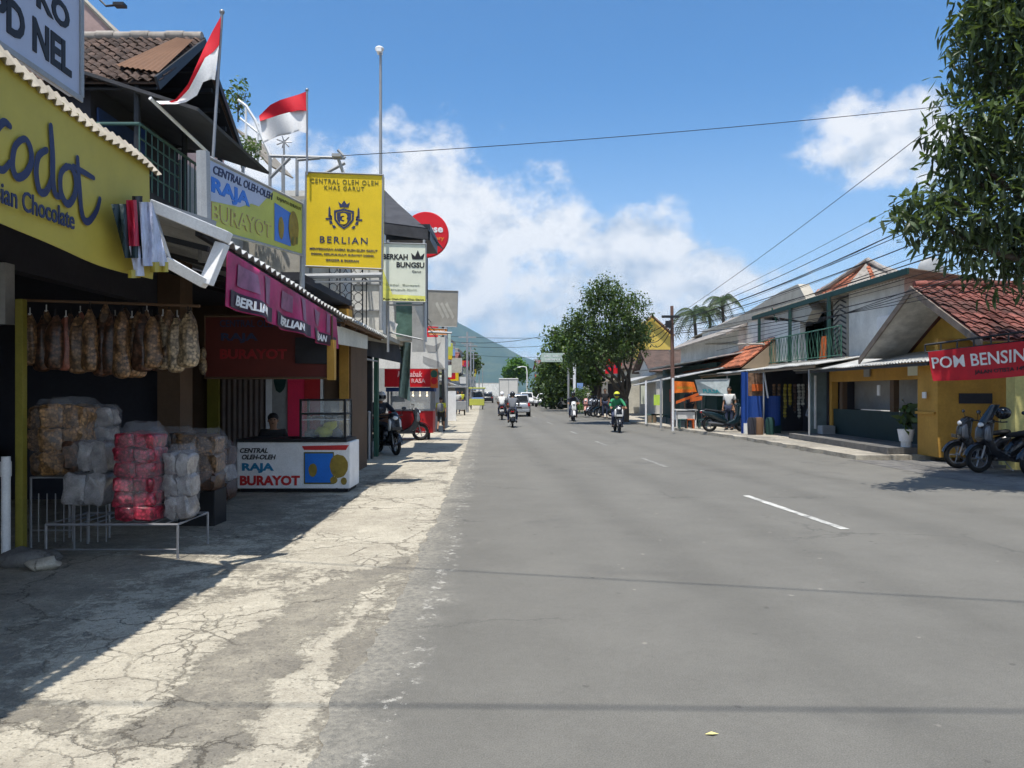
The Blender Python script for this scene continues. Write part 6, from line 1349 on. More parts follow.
for y in (25.35, 28.9, 32.5): w = MB(); w.box(10.4,10.5,y,y+.1,2.74,4.8); w.build('post', 'green_dark', wh)
def hang(label, u0, py0, px0, Y, wd, h, m, seed=0, cat='cloth', name='cloth', group=None):
    c = P(px0, py0, Y); w = MB(); w.sheet(lambda u, v: V((c.x+.03*math.sin(u*9+seed), c.y-(u-.5)*wd*(.55+.45*v), c.z-h*v+.04*noise.noise(V((u*3,v*3,seed))))), 8, 8, .01)
    return th1(w, name, m, label, cat, group, smooth=70)
hang('orange garment hanging over the green balcony railing', 0, 336, 824, 26.0, .85, .75, 'orange', 1)
hang('white cloth hanging at the far end of the green balcony', 0, 337, 803, 28.6, .9, 1.0, 'cloth_white', 3)
hang('narrow white cloth hung below the broken flag pole', 0, 346, 788, 30.6, .5, .75, 'cloth_white', 4)
lf2 = T('flag', 'small red and white flag drooping from a pole on the old balcony', 'flag', tuple(P(785,345,31)))
w = MB(); w.tube([P(786,350,30.8), P(772,308,31)], .03, 6); w.build('pole', 'green_paint', lf2)
w = MB(); w.sheet(lambda u, v: P(773+9*u+2*v, 308+9*u+4*v, 31+.05*math.sin(u*9)), 8, 4, .01); w.build('red_cloth', 'flag_red', lf2)
w = MB(); w.sheet(lambda u, v: P(774+9*u+2*v, 312+9*u+5*v, 31+.05*math.sin(u*9)), 8, 4, .01); w.build('white_cloth', 'flag_white', lf2)
for k, (a, b) in enumerate(((790,796),(783,779))):
    w = MB(); w.tube([P(a,318,30.9), P(b+6,360,30.9)], .05, 6); th1(w, 'plank', 'plank' if k else 'pole_grey', ('grey' if not k else 'brown')+' board leaning on the old balcony beside the drooping flag', 'board')
# second tiled roof behind
rb = T('house', 'taller house with a reddish hipped tile roof behind the white one', 'house', (16, 30, 0))
A1, A2, A3 = P(796,304,33), P(868,262,28.5), P(868,262,28.5)+V((6,0,0)); B1 = P(915,292,25)
w = MB(); tiles(w, P(802,318,32), P(880,290,25.5), P(868,262,28.5), P(818,290,34), .3, .3, .03); w.build('roof', 'roof_tile_orange', rb)
w = MB(); w.slab(P(842,292,27), P(915,282,25), P(905,272,27.5), P(868,261,28.5), .06); w.build('roof', 'mortar', rb)
w = MB(); w.tube([P(796,308,33.5), P(868,260,28.4), P(918,288,25)], .10, 7); w.build('ridge_tiles', 'mortar', rb, smooth=50)
w = MB(); w.box(12.9,13.9,26,33,3,5.0); w.build('wall', 'grey_wall', rb)

# ------------------------------------------------------------------ right: old concrete house and orange lean-to
oc = T('house', 'old white plastered house with stained sloping concrete parapet and dark upper opening', 'house', (13, 38, PZ))
X0 = 10.6
def fy(px, X=X0): return X*F_PX/(px-512)
def fz(py, px, X=X0): return EYE+(HORIZON-py)*fy(px, X)/F_PX
w = MB(); w.box(X0,18,fy(764),fy(702),PZ,fz(320,735)); w.build('wall', 'white_wall', oc)
Fo = FRt(X0, 0, 0)
def wallpoly(mb, pts, X, d0, d1):
    mb.prism(FRt(X, 0, 0), [(-fy(px, X), fz(py, px, X)) for px, py in pts], d0, d1)
w = MB(); wallpoly(w, [(690,338),(740,316),(780,292),(798,284),(812,310),(806,322),(770,316),(745,323),(712,330)], X0-.05, -.4, .0); w.build('parapet', 'plaster_band', oc)
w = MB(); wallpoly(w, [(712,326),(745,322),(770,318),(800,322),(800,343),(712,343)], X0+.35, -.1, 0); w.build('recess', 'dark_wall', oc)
for px in (722, 736, 748, 760):
    w = MB(); wallpoly(w, [(px,325),(px+2,325),(px+2,342),(px,342)], X0+.2, -.1, 0); w.build('column', 'grey_wall', oc)
w = MB(); wallpoly(w, [(764,320),(800,322),(800,362),(764,362)], X0+.02, -.2, 0); w.build('wall', 'white_wall', oc)
w = MB(); w.tube([P(706,344,41), P(764,344,31)], .05, 6); w.build('ledge', 'plaster_band', oc)
ln = T('lean_to_roof', 'sloping orange tiled lean-to roof over the shops', 'roof', (10, 36, 2.5))
w = MB(); tiles(w, (9.0,40.5,2.62),(9.2,31.0,2.70),(10.75,31.0,3.95),(10.75,40.5,3.5), .26, .28, .04); w.build('roof_tiles', 'roof_tile_orange', ln)
w = MB(); w.slab((9.25,31.0,2.6),(10.75,31.0,2.6),(10.75,31.0,3.8),(10.7,31.0,3.8),.1); w.build('end_wall', 'plank', ln)
sa = T('awning', 'thin white edged awning over the snack stalls and blue tarpaulin', 'awning', (9.5, 30, 2.5))
w = MB(); corr(w, (8.75,36.2,2.42),(9.25,23.5,2.52),(11,23.5,2.8),(10.6,36.2,2.7), .18, .012, .02, .03); w.build('roof_sheet', 'corrugated_white', sa, smooth=50)
w = MB(); w.slab((8.8,36,2.30),(9.3,23.7,2.40),(9.3,23.7,2.47),(8.8,36,2.37),.04); w.build('frame', 'plank', sa)
for y, x in ((24.1,9.3),(28.0,9.15),(32.2,9.0),(35.9,8.85)):
    w = MB(); w.tube([(x,y,PZ),(x,y,2.36)], .03, 7); w.build('post', 'pole_grey', sa, smooth=60)
sr = T('shop_row', 'dark open shopfronts under the white edged awning beside the yellow house', 'shop', (10.5, 31, PZ))
w = MB(); w.box(11.4,11.6,25.6,41,PZ,2.72); w.box(10.5,11.4,25.62,25.7,PZ,2.6); w.box(9.9,11.4,30.2,30.3,PZ,2.6); w.box(9.3,11.4,36.2,36.3,PZ,2.6); w.build('wall', 'dark_wall', sr)
w = MB(); w.box(10.0,10.55,25.75,25.85,PZ,2.3); w.build('door_panel', mat('pale_bluegrey', (.14,.19,.20,1), .7, var=.2), sr)
w = MB(); w.box(10.1,10.16,25.70,25.75,PZ+.3,2.2); w.build('trim', 'sign_white', sr)
w = MB(); w.box(10.3,11.4,33.2,33.3,PZ,2.6); w.build('wall', 'wood', sr)
# blue tarpaulin stall
bt = T('tarpaulin', 'bright blue tarpaulin screen with a poster above it beside the motorbike', 'tarpaulin', (8.9, 28.6, PZ))
w = MB(); w.sheet(lambda u, v: P(741+7*u, 372+62*v, 28.4)+V((0,.04*math.sin(u*9),0)), 6, 6, .02); w.sheet(lambda u, v: P(748+32*u, 396+29*v+6*(1-u)*v, 28.5)+V((0,.05*math.sin(u*12),0)), 14, 6, .02); w.build('sheet', 'blue_bright', bt)
w = MB(); w.box(P(746,0,28.6).x, P(764,0,28.6).x, 28.6, 28.64, P(0,396,28.6).z, P(0,373,28.6).z); w.build('poster', mat('poster_brown', (.22,.13,.08,1), .7, var=.6, scale=6), bt)
w = MB(); w.box(P(752,0,28.55).x, P(764,0,28.55).x, 28.55, 28.58, P(0,391,28.55).z, P(0,384,28.55).z); w.build('poster', 'orange', bt)
w = MB(); w.tube([P(764,372,28.2), P(768,398,28.0)], .03, 6); w.build('prop', 'sign_white', bt)
w = MB(); w.tube([(P(746,0,28.4).x,28.4,PZ),(P(746,0,28.4).x,28.4,.5)], .10, 12); w.build('foot', 'white_paint', bt)
for k, (px, m_, lab) in enumerate(((752,'dark_wall','dark'),(759,'wood','brown'),(770,'green_dark','dark green'))):
    w = MB(); x = P(px,0,27.6).x; w.lathe([(0,0),(.15,0),(.17,.5),(.12,.62),(0,.62)], 14, o=(x,27.6,PZ)); th1(w, 'barrel', m_, lab+' drum standing in front of the blue tarpaulin', 'drum', smooth=40)
# hanging snacks strings on the right
gs = 'strings of snack packets hanging in the right shop'
cols = ['snack_tan','snack_tan','sachet_yellow','sachet_yellow','snack_brown','sachet_white','sachet_white','snack_brown']
mat('sachet_yellow', (.42,.34,.04,1), .4, var=.3, scale=8); mat('sachet_white', (.55,.56,.5,1), .4, var=.5, scale=12)
nm = 'first second third fourth fifth sixth seventh eighth'.split()
for i, px in enumerate((774,779,785,790,795,799,803,808)):
    p = P(px, 384, 28.9); t_ = T('snack_string', nm[i]+' string of hanging packets from the blue tarpaulin rightwards', 'packets', tuple(p), 0, gs)
    n = 7+(i % 3)*2
    w = MB()
    for k in range(n):
        q = Matrix.Translation((.01*math.sin(k+i), 0, -.05-k*.115)) @ Matrix.Rotation(.3*math.sin(k*3+i), 4, 'Z') @ Matrix.Rotation(.15*math.sin(k*2+i), 4, 'Y')
        w.loft([(-.012,0,0,.05,.045),(0,0,0,.065,.055),(.012,0,0,.05,.045)], 8, q, e=4)
    w.build('packets', cols[i], t_, world=False); w = MB(); w.tube([(0,0,0),(0,0,-.05-n*.115)], .006, 4); w.build('string', 'cloth_white', t_, world=False)
w = MB(); w.box(9.3,10.0,28.6,29.4,PZ,.75); w.box(9.35,9.95,28.65,29.35,.76,.85); th1(w, 'counter', 'green_dark', 'dark green counter under the hanging snack strings', 'counter', bevel=.01)
person('person in pale clothes sitting low in the shop near the yellow house', (P(812,0,26.8).x, 26.6, PZ), 2.8, SIT, 'jacket_grey', 'cloth_denim', hair=True)
w = MB(); x = P(812,0,26.8).x; w.lathe([(.18,0),(.15,.30),(0,.33)], 12, o=(x,26.6,PZ)); th1(w, 'stool', 'blue_wall', 'small stool under the person sitting near the yellow house', 'stool', smooth=40)
w = MB(); x = P(822,0,25.6).x; w.box(x-.2,x+.25,25.1,25.5,PZ,.55); th1(w, 'bucket_box', 'pole_grey', 'pale grey tub beside the blue grey door panel', 'tub', bevel=.03)
# parked bike + man in white
bike('dark green motorbike parked side-on before the snack stalls', (P(725,0,29.6).x, 29.6, PZ), math.radians(-86), 'bike_blue', 'motorbikes parked along the right kerb', plate=False)
person('man in a white shirt standing behind the parked dark green motorbike', (P(728,0,31.2).x, 31.0, PZ), PI*.8, STAND, 'cloth_white', 'cloth_denim', s=1.0, sleeves='short')
# teal lettered white stall sign, orange banner stall
t_, F, Wd, Hd = rs('stall_sign', 'pale cloth stall sign with teal lettering beside the orange banner', P(695,380,32.0), P(730,379,31.0), P(727,396,31.0), P(699,395,32.0), mat('sign_cloth', (.42,.46,.45,1), .7, var=.25), th=.02, rim=.01)
w = MB(); w.text('PULSA', F, .2*Wd, .16*Hd, .6*Wd, .26*Hd, .04, d=.03); w.build('lettering', 'ink_teal', t_)
ob = T('banner', 'tilted orange food banner on the stall beside the white post', 'banner', tuple(P(674,400,33.2)))
w = MB(); w.sheet(lambda u, v: P(674+20*u+3*v*u, 381+1*u+12*v-2*u*v, 33.2)+V((0,.04*math.sin(u*8),0)), 10, 5, .01); w.build('cloth', mat('banner_orange', S(230,120,40), .6, var=.35, scale=3), ob)
w = MB(); w.sheet(lambda u, v: P(676+24*u, 401-9*u+3*v, 33.0), 8, 3, .01); w.sheet(lambda u, v: P(690+12*u, 398-2*u+4*v, 32.9), 8, 3, .01); w.build('cloth', 'orange', ob)
w = MB(); F = Fr(P(677,389,33.1), (1,0,-.03), (0,0,1)); w.text('NASI GORENG', F, 0, 0, .65, .12, .02, d=.06); w.build('lettering', 'sachet_yellow', ob)
w = MB(); w.box(P(676,0,33).x, P(698,0,33).x, 33.0, 33.8, .85, .9); w.box(P(677,0,33).x, P(697,0,33).x, 33.05, 33.7, .45, .8)
for px in (677, 696): w.box(P(px,0,33).x-.03, P(px,0,33).x+.03, 33.05, 33.1, PZ, .85)
th1(w, 'stall_table', 'cloth_white', 'white sided stall table under the orange banner', 'table')
for k, (px, m_, c_) in enumerate(((683,'teal_pole','teal'),(690,'orange','orange'),(703,'teal_pole','small teal'))):
    w = MB(); x = P(px,0,32.2).x; w.box(x-.17,x+.17,32.1,32.4,.48,.52)
    for a in (-.14,.14):
        for b in (32.13,32.37): w.box(x+a-.02,x+a+.02,b-.02,b+.02,PZ,.48)
    th1(w, 'stool', m_, c_+' stool in front of the stall under the orange banner', 'stool')
person('stall keeper in dark clothes standing behind the orange banner stall', (P(690,0,34.3).x, 34.3, PZ), PI, STAND, 'jacket_dark', 'cloth_black', sleeves='short')
# green shop terrace with posts between tree and stall
gt = T('shop_building', 'dark green shaded shop with pale flat awning between the tree and the orange stall', 'shop', (9, 40, PZ))
w = MB(); w.box(9.2,14,34.6,47,PZ,3.0); w.build('wall', 'green_dark', gt)
w = MB(); corr(w, (7.3,46.5,2.05),(7.15,33.3,2.30),(9.3,33.3,2.75),(9.3,46.5,2.65), .25, .015, .03); w.build('awning', 'corrugated_white', gt, smooth=50)
w = MB(); w.slab((7.4,46.5,2.9),(8.5,33.5,3.15),(10.5,33.5,3.5),(10.5,46.5,3.3),.06); w.build('upper_awning', 'corrugated_white', gt)
w = MB(); w.box(9.15,9.2,36.5,38,.8,2.1); w.box(9.15,9.2,40,42,.2,2.1); w.build('door', 'teal_pole', gt)
w = MB(); w.box(10.3,15,35,47,3.0,4.6); w.build('upper_wall', 'white_wall', gt)
w = MB(); w.slab((9.6,47.3,4.2),(9.6,34.6,4.3),(13.5,34.6,6.2),(13.5,47.3,6.2),.1); w.build('roof', 'mortar', gt)
for px, py, m_ in ((646,424,'sign_white'),(661,428,'pole_grey'),(673,431,'sign_white')):
    p = G(px, py, PZ); w = MB(); w.tube([p, V((p.x,p.y,2.2))], .05, 8); w.build('post', m_, gt, smooth=60)
w = MB(); p = P(657,400,36.5); w.box(p.x-.15,p.x+.15,36.5,36.53,p.z-.25,p.z+.25); th1(w, 'poster', mat('poster_lime', S(190,220,90), .6), 'small lime poster hanging on the grey awning post', 'poster')
w = MB(); w.box(P(641,0,42).x,P(645,0,42).x,42,42.04,1.0,2.0); w.build('panel', 'sign_pale', gt)
for k in range(2):
    p = P(654+5*k, 410, 38); w = MB(); w.box(p.x-.4,p.x+.4,37.8,38.3,.5,.56); [w.box(p.x+a-.02,p.x+a+.02,37.85,37.9,PZ,.5) for a in (-.36,.36)]; th1(w, 'bench', 'teal_pole', ('nearer' if k else 'farther')+' teal bench under the pale flat awning', 'bench')
p = G(645, 424, PZ)
w = MB(); w.lathe([(0,0),(.22,0),(.22,.38),(.16,.42),(0,.42)], 14, o=(P(633.5,0,40).x+.75, 38.8, PZ)); th1(w, 'drum', 'plank', 'short brown drum at the foot of the big tree', 'drum', smooth=40)
# yellow gabled building
yg = T('house', 'bright yellow gable wall rising behind the big tree', 'house', (12, 58, 0))
w = MB(); w.prism(FC(0,57,0), [(P(640,0,57).x,0),(P(672,0,57).x,0),(P(672,335,57).x,P(0,334,57).z),(P(652,318,57).x,P(0,317,57).z),(P(636,0,57).x,P(0,332,57).z)], -6, 0); w.build('wall', mat('wall_sun_yellow', S(214,186,92), .8, var=.08, streak=.2, dcol=(.3,.2,.03,1)), yg)
w = MB(); w.tube([P(636,331,56.8), P(652,316,56.8), P(674,336,56.8)], .12, 5); w.build('coping', 'wood', yg)
# utility pole in the right row
up = T('utility_pole', 'brown wooden utility pole with crossarm rising from the stall awnings', 'pole', tuple(G(673,430,PZ)))
P0 = V((P(673,0,33.8).x, 33.8, 0))
w = MB(); w.tube([P0, V((P0.x-.05,33.8,P(0,306,33.8).z))], [.10,.07], 10); w.build('mast', mat('pole_brown', (.16,.09,.07,1), .85, var=.2), up, smooth=60)
w = MB(); w.box(P0.x-.5,P0.x+.25,33.7,33.8,P(0,318,33.8).z,P(0,315.5,33.8).z); w.box(P0.x-.35,P0.x-.1,33.6,33.75,P(0,328,33.8).z,P(0,321,33.8).z); w.build('crossarm', 'dark_metal', up)

# posters, meters and boards that clutter the right hand shopfronts
for k, (X, Y0, z0, wd, h_, m_, lab) in enumerate(((10.52,19.9,2.08,.5,.3,'sign_pale','pale notice board on the yellow lintel above the porch'),(10.52,22.6,2.1,.35,.28,'grey_wall','grey electric meter box on the yellow lintel'),(11.37,27.0,1.0,.8,1.1,'poster_brown','brown poster deep in the dark shop near the door panel'),(9.13,38.8,1.2,.5,.8,'sign_pale','pale price list on the dark green shop wall'),(9.13,43.5,1.1,.9,.7,'signal_red','red poster on the dark green shop wall'))):
    w = MB(); w.fbox(FRt(X,0,0), -Y0-wd, -Y0, z0, z0+h_, 0, .04); th1(w, 'notice', m_, lab, 'notice')
dsh = T('satellite_dish', 'grey satellite dish on the white house roof edge', 'dish', (12.2,22.5,4.7))
w = MB(); w.lathe([(0,0),(.2,.03),(.38,.11),(.39,.12),(.2,.045),(0,.015)], 20, o=(12.2,22.3,5.2), axis='Y'); w.build('dish', 'pole_grey', dsh, smooth=60)
w = MB(); w.tube([(12.2,22.45,4.6),(12.2,22.35,5.2)], .025, 6); w.build('mast', 'dark_metal', dsh)
for k, (px, py, Y, r_, lab) in enumerate(((712,348,36.5,.03,'stack'),(805,352,27.2,.05,'ac'))):
    pass
w = MB(); w.fbox(FRt(10.98,22.6,3.3), 0, .8, 0, .55, 0, .28); w.build('x', 'white_paint') if False else th1(w, 'air_conditioner', 'white_paint', 'white air conditioner box on the white house wall', 'air conditioner', bevel=.02)
# ------------------------------------------------------------------ trees
def crown(blobs, n, l, wd, seed, clump=12, droop=.35, fold=True, cr=.22):
    rr = random.Random(seed); w = MB(); tot = sum(b[3]*b[4]*b[5] for b in blobs) if False else sum((b[3]*b[4]*b[5])**(2/3) for b in blobs)
    for (x, y, z, rx, ry, rz) in blobs:
        for _ in range(int(n*((rx*ry*rz)**(2/3))/tot)):
            d = V((rr.gauss(0,1), rr.gauss(0,1), rr.gauss(0,1))).normalized()*(rr.random()**.33)
            p = V((x+d.x*rx, y+d.y*ry, z+d.z*rz))
            if noise.noise(p*(1.1/max(rx, .5))*1.6+V((seed,0,0))) < -.12: continue
            for k in range(clump):
                a = rr.uniform(0, 2*PI); e = rr.uniform(-1.1,.75)-droop; t = V((math.cos(a)*math.cos(e), math.sin(a)*math.cos(e), math.sin(e)))
                q = p + V((rr.gauss(0,1), rr.gauss(0,1), rr.gauss(0,1)))*cr*.45; s_ = t.cross(V((rr.uniform(-.6,.6), rr.uniform(-.6,.6), 1))).normalized(); L_ = l*rr.uniform(.6,1.15)
                if fold:
                    nn_ = t.cross(s_)*wd*.18
                    w.add([q, q+t*L_*.35+s_*wd*.5, q+t*L_*.75+s_*wd*.38, q+t*L_+V((0,0,-.02)), q+t*L_*.75-s_*wd*.38, q+t*L_*.35-s_*wd*.5, q+t*L_*.5+nn_], [(0,1,6),(1,2,6),(2,3,6),(3,4,6),(4,5,6),(5,0,6)])
                else: w.add([q, q+t*L_*.5+s_*wd*.5, q+t*L_, q+t*L_*.5-s_*wd*.5], [(0,1,2,3)])
    return w
def limb(mb, a, b, r0, r1, rr, n=6, wig=.12):
    a, b = V(a), V(b); L_ = (b-a).length; pts = []; 
    for i in range(n+1):
        t = i/n; p = a.lerp(b, t)
        if 0 < i < n: p += V((rr.uniform(-1,1), rr.uniform(-1,1), rr.uniform(-.5,.5)))*L_*wig*.5
        pts.append(p)
    mb.tube(pts, [r0+(r1-r0)*i/n for i in range(n+1)], 8)
def bl(px, py, rx, ry, Y, dep=None, dy=0):
    c = P(px, py, Y+dy); k = (Y+dy)/F_PX; return (c.x, c.y, c.z, rx*k, (dep or rx*k), ry*k)
def tree(name, label, base, blobs, n, l, wd, m, seed, trunk_r=.2, split=2.2, clump=12, fold=False, group=None, cr=.22, droop=.35):
    t_ = T(name, label, 'tree', tuple(base), 0, group); rr = random.Random(seed)
    crown(blobs, n, l, wd, seed, clump, droop, fold, cr).build('crown', m, t_)
    w = MB(); s = V(base)+V((rr.uniform(-.1,.1), 0, split)); limb(w, base, s, trunk_r, trunk_r*.8, rr, 4, .05)
    for b in blobs: limb(w, s, V((b[0], b[1], b[2]+b[5]*.3)), trunk_r*.55, trunk_r*.12, rr, 5, .12)
    w.build('trunk', 'bark', t_, smooth=70); return t_
# near tree at the right edge
Y = 12.6
nb_ = [bl(1075,30,115,90,Y,1.7), bl(1050,120,108,78,Y,1.6), bl(1030,195,92,62,Y,1.3), bl(922,214,38,22,Y-.4,.5), bl(950,232,38,20,Y-.2,.5), bl(945,195,22,14,Y-.3,.3), bl(1005,250,50,32,Y,.8), bl(1062,268,60,38,Y+.3,.9), bl(958,125,30,34,Y-.3,.5), bl(975,60,30,30,Y,.5), bl(960,160,24,26,Y,.5), bl(985,20,30,30,Y,.5), bl(1010,5,40,30,Y,.8),
       bl(1180,20,120,120,Y,1.8), bl(1160,170,110,90,Y,1.6), bl(1110,-90,140,90,Y,1.8)]
tn = T('tree', 'large dark leafed roadside tree filling the upper right corner', 'tree', (11.0, 12.9, 0)); rr = random.Random(8)
crown(nb_, 3000, .24, .062, 21, 12, .45, True, .30).build('crown', 'leaf_mango', tn)
w = MB(); limb(w, (11.0,12.9,0), (10.8,12.8,2.9), .24, .2, rr, 5, .03)
for b in nb_: limb(w, (10.8,12.8,2.8), (b[0], b[1], b[2]), .09, .018, rr, 6, .10)
w.build('trunk', 'bark', tn, smooth=70)
# big kerbside tree
Y = 39.5
base = G(633, 424, PZ)
tree('tree', 'big round crowned tree with forked dark trunk on the right kerb', (base.x+.05, Y, PZ), [bl(607,320,34,34,Y,1.9), bl(586,338,24,26,Y,1.4,-.4), bl(630,318,22,28,Y,1.4), bl(603,297,24,20,Y,1.3), bl(625,345,26,18,Y,1.4,.5), bl(582,357,20,12,Y,1.2), bl(640,332,14,16,Y,1.0), bl(576,322,14,14,Y,.9), bl(610,350,24,14,Y,1.5,-.6)], 2500, .20, .10, 'leaf_dark', 5, .17, 1.2, 8, cr=.35)
w = MB(); 
# trees farther along the right side
gt_ = 'trees beyond the direction board on the right'
tree('tree', 'tall feathery tree right behind the direction board', (5.6,66,0), [bl(556,345,15,18,66,1.8), bl(566,362,16,18,66,2), bl(549,366,12,16,66,1.6), bl(572,345,14,16,66,2)], 800, .42, .22, 'leaf_mid', 6, .2, 2.2, 7, group=gt_, cr=.6)
tree('tree', 'dark dense tree standing under the direction board', (5.2,74,0), [bl(560,385,14,20,74,2), bl(552,395,12,14,74,2), bl(570,392,12,18,74,2)], 700, .45, .25, 'leaf_dark', 7, .2, 1.6, 7, group=gt_, cr=.6)
tree('tree', 'leafy green tree between the white pole and the big kerb tree', (6.6,58,0), [bl(585,362,18,18,58,1.8), bl(592,374,14,10,58,1.5)], 900, .34, .18, 'leaf_mid', 8, .18, 2.0, 7, group=gt_, cr=.5)
tree('tree', 'dark tree farther back at the right bend of the street', (5.5,95,0), [bl(548,378,12,14,95,3), bl(556,370,12,14,95,3), bl(541,388,8,10,95,2)], 500, .6, .35, 'leaf_dark', 9, .2, 2.6, 7, group=gt_, cr=.8)
tree('tree', 'bright green round tree far down the street before the mountain', (1.0,165,0), [bl(516,368,10,8,165,3), bl(510,374,6,5,165,2), bl(521,372,8,8,165,2.5), bl(517,362,6,4,165,2)], 800, .8, .45, 'leaf_bright', 10, .3, 2.8, 7, cr=.9)
tree('tree', 'small dark tree among the far left roofs', (-8.4,120,0), [bl(470,358,6,6,120,2), bl(474,364,6,6,120,2)], 200, .7, .4, 'leaf_dark', 12, .2, 4, 7, cr=.8)
plant('rounded green shrub beside the white pole on the right kerb', (P(581,0,52).x, 52, .9), (.75,.6,.55), 900, .16, m='leaf_mid', seed=12, name='shrub', cat='shrub')
plant('low yellow green shrub in front of the rounded one', (P(579,0,50).x, 50, .3), (.45,.4,.32), 400, .13, m='leaf_bright', seed=13, name='shrub', cat='shrub')
# palms
def palm(label, px, py, Y, r, seed):
    rr = random.Random(seed); c = P(px, py, Y); t_ = T('palm_tree', label, 'palm tree', (c.x, Y, 0), 0, 'palms behind the old houses')
    w = MB(); w.tube([(c.x+.5,Y,0),(c.x+.3,Y,c.z*.5),(c.x,Y,c.z)], [.2,.14,.11], 8); w.build('trunk', 'bark', t_, smooth=70)
    w = MB()
    for k in range(17):
        a = 2*PI*k/17+rr.uniform(-.2,.2); el = rr.uniform(-.1,1.1); L_ = r*rr.uniform(.85,1.15); pts = []
        for i in range(9): t = i/8; pts.append(c+V((math.cos(a)*L_*t*math.cos(el*.6), math.sin(a)*L_*t*math.cos(el*.6), L_*(math.sin(el)*t-.95*t*t))))
        w.tube(pts, .02, 4)
        for i in range(1, 9):
            for sg in (-1,1):
                for q_ in (0,.5):
                    p = pts[i-1].lerp(pts[i], q_+.5 if q_ < .5 else 1); d = (pts[i]-pts[i-1]).normalized(); s_ = d.cross(V((0,0,1))).normalized()*sg; e = p+s_*r*.20+d*r*.10-V((0,0,r*.16)); w.add([p-d*.05, p+d*.05, e], [(0,1,2)])
    w.build('crown', 'leaf_palm', t_)
palm('taller palm behind the old concrete parapet, left of the other palm', 694, 312, 58, 1.9, 1)
palm('palm behind the old concrete parapet, closer to the parapet top', 722, 300, 60, 1.7, 2)
palm('low palm half hidden behind the roof beside the utility pole', 709, 310, 62, 1.5, 3)

# ------------------------------------------------------------------ vehicles
def car(label, loc, rz, paint, group=None, L_=4.1, W=1.66, H=1.5, van=False):
    t_ = T('car', label, 'car', loc, rz, group); hw = W/2; a = L_/2
    w = MB(); w.loft([(-a,0,.62,hw*.86,.22),(-a+.12,0,.62,hw*.97,.33),(-a+.7,0,.62,hw,.36),(a-.8,0,.60,hw,.34),(a-.15,0,.55,hw*.95,.27),(a,0,.50,hw*.82,.18)], 24, e=5); w.build('body', paint, t_, world=False, smooth=50)
    w = MB(); z0 = .92; q = .25 if van else .55
    prof = [(-a+.06,z0),(-a+q*.55,H-.06),(-a+q*.55+.25,H),(.35,H),(.62,H-.04),(1.15,z0+.03)]
    n = len(prof); k_ = .80
    vs = [(-hw*.93 if z < z0+.1 else -hw*k_, y, z) for y, z in prof]+[(hw*.93 if z < z0+.1 else hw*k_, y, z) for y, z in prof]
    w.add(vs, [tuple(range(n)), tuple(range(2*n-1, n-1, -1))]+[(i+1, i, i+n, i+1+n) for i in range(n-1)]+[(0, n-1, 2*n-1, n)]); w.build('cabin', paint, t_, world=False, bevel=.04, smooth=50)
    def win(name, pts): w = MB(); w.add(pts, [tuple(range(len(pts)))]); w.add([tuple(p) for p in pts], [tuple(reversed(range(len(pts))))]); w.build(name, 'dark_glass', t_, world=False)
    f = lambda y0, zz0, y1, zz1, t: (y0+(y1-y0)*t, zz0+(zz1-zz0)*t)
    (ya, za_), (yb_, zb_) = prof[0], prof[1]
    r = [f(ya,za_,yb_,zb_,.12), f(ya,za_,yb_,zb_,.92)]
    win('rear_window', [(-hw*.80,r[0][0]-.012,r[0][1]),(hw*.80,r[0][0]-.012,r[0][1]),(hw*.70,r[1][0]-.012,r[1][1]),(-hw*.70,r[1][0]-.012,r[1][1])])
    (ya, za_), (yb_, zb_) = prof[5], prof[4]; r = [f(ya,za_,yb_,zb_,.08), f(ya,za_,yb_,zb_,.92)]
    win('windscreen', [(hw*.82,r[0][0]+.012,r[0][1]+.01),(-hw*.82,r[0][0]+.012,r[0][1]+.01),(-hw*.70,r[1][0]+.012,r[1][1]+.01),(hw*.70,r[1][0]+.012,r[1][1]+.01)])
    for sg in (1,-1):
        for (y0, y1) in ((-a+.55,-.55),(-.47,.22),(.30,.80)):
            win('side_window', [(sg*(hw*.90+.012),y0,z0+.10),(sg*(hw*.90+.012),y1,z0+.10),(sg*(hw*k_+.022),min(y1,.45),H-.12),(sg*(hw*k_+.022),y0+(.12 if y0 < -1 else 0),H-.12)])
        w = MB(); w.box(sg*hw*.90-.10*(sg > 0)-.02, sg*hw*.90+.10*(sg < 0)+.02, -a-.012, -a+.1, .70, .90); w.build('tail_light', 'tail_red', t_, world=False, bevel=.01)
        w = MB(); w.ell((sg*hw*.72, a-.05, .62), (.16,.08,.08), 12, 8); w.build('headlight', 'lens_clear', t_, world=False, smooth=80)
        w = MB(); w.ell((sg*(hw+.08), .75, 1.0), (.09,.05,.06), 10, 6); w.build('mirror', paint, t_, world=False, smooth=80)
        for y in (-a+.72, a-.78):
            w = MB(); w.lathe([(.20,-.09),(.29,-.09),(.31,-.06),(.31,.06),(.29,.09),(.20,.09)], 22, o=(sg*(hw-.09),y,.31), axis='X'); o = w.build('wheel', 'rubber', t_, world=False, smooth=40)
            w = MB(); w.lathe([(0,-.07),(.19,-.07),(.19,.07),(0,.07)], 12, o=(sg*(hw-.08),y,.31), axis='X'); w.build('rim', 'chrome', o, world=False, smooth=40)
    w = MB(); w.box(-hw*.9,hw*.9,-a-.06,-a+.1,.32,.50); w.build('rear_bumper', paint, t_, world=False, bevel=.03)
    w = MB(); w.box(-hw*.88,hw*.88,a-.1,a+.05,.28,.46); w.box(-.4,.4,a-.05,a+.03,.50,.64); w.build('front_bumper', 'dark_metal', t_, world=False, bevel=.02)
    w = MB(); w.box(-.23,.23,-a-.075,-a-.06,.56,.67); w.build('number_plate', 'black', t_, world=False)
    return t_
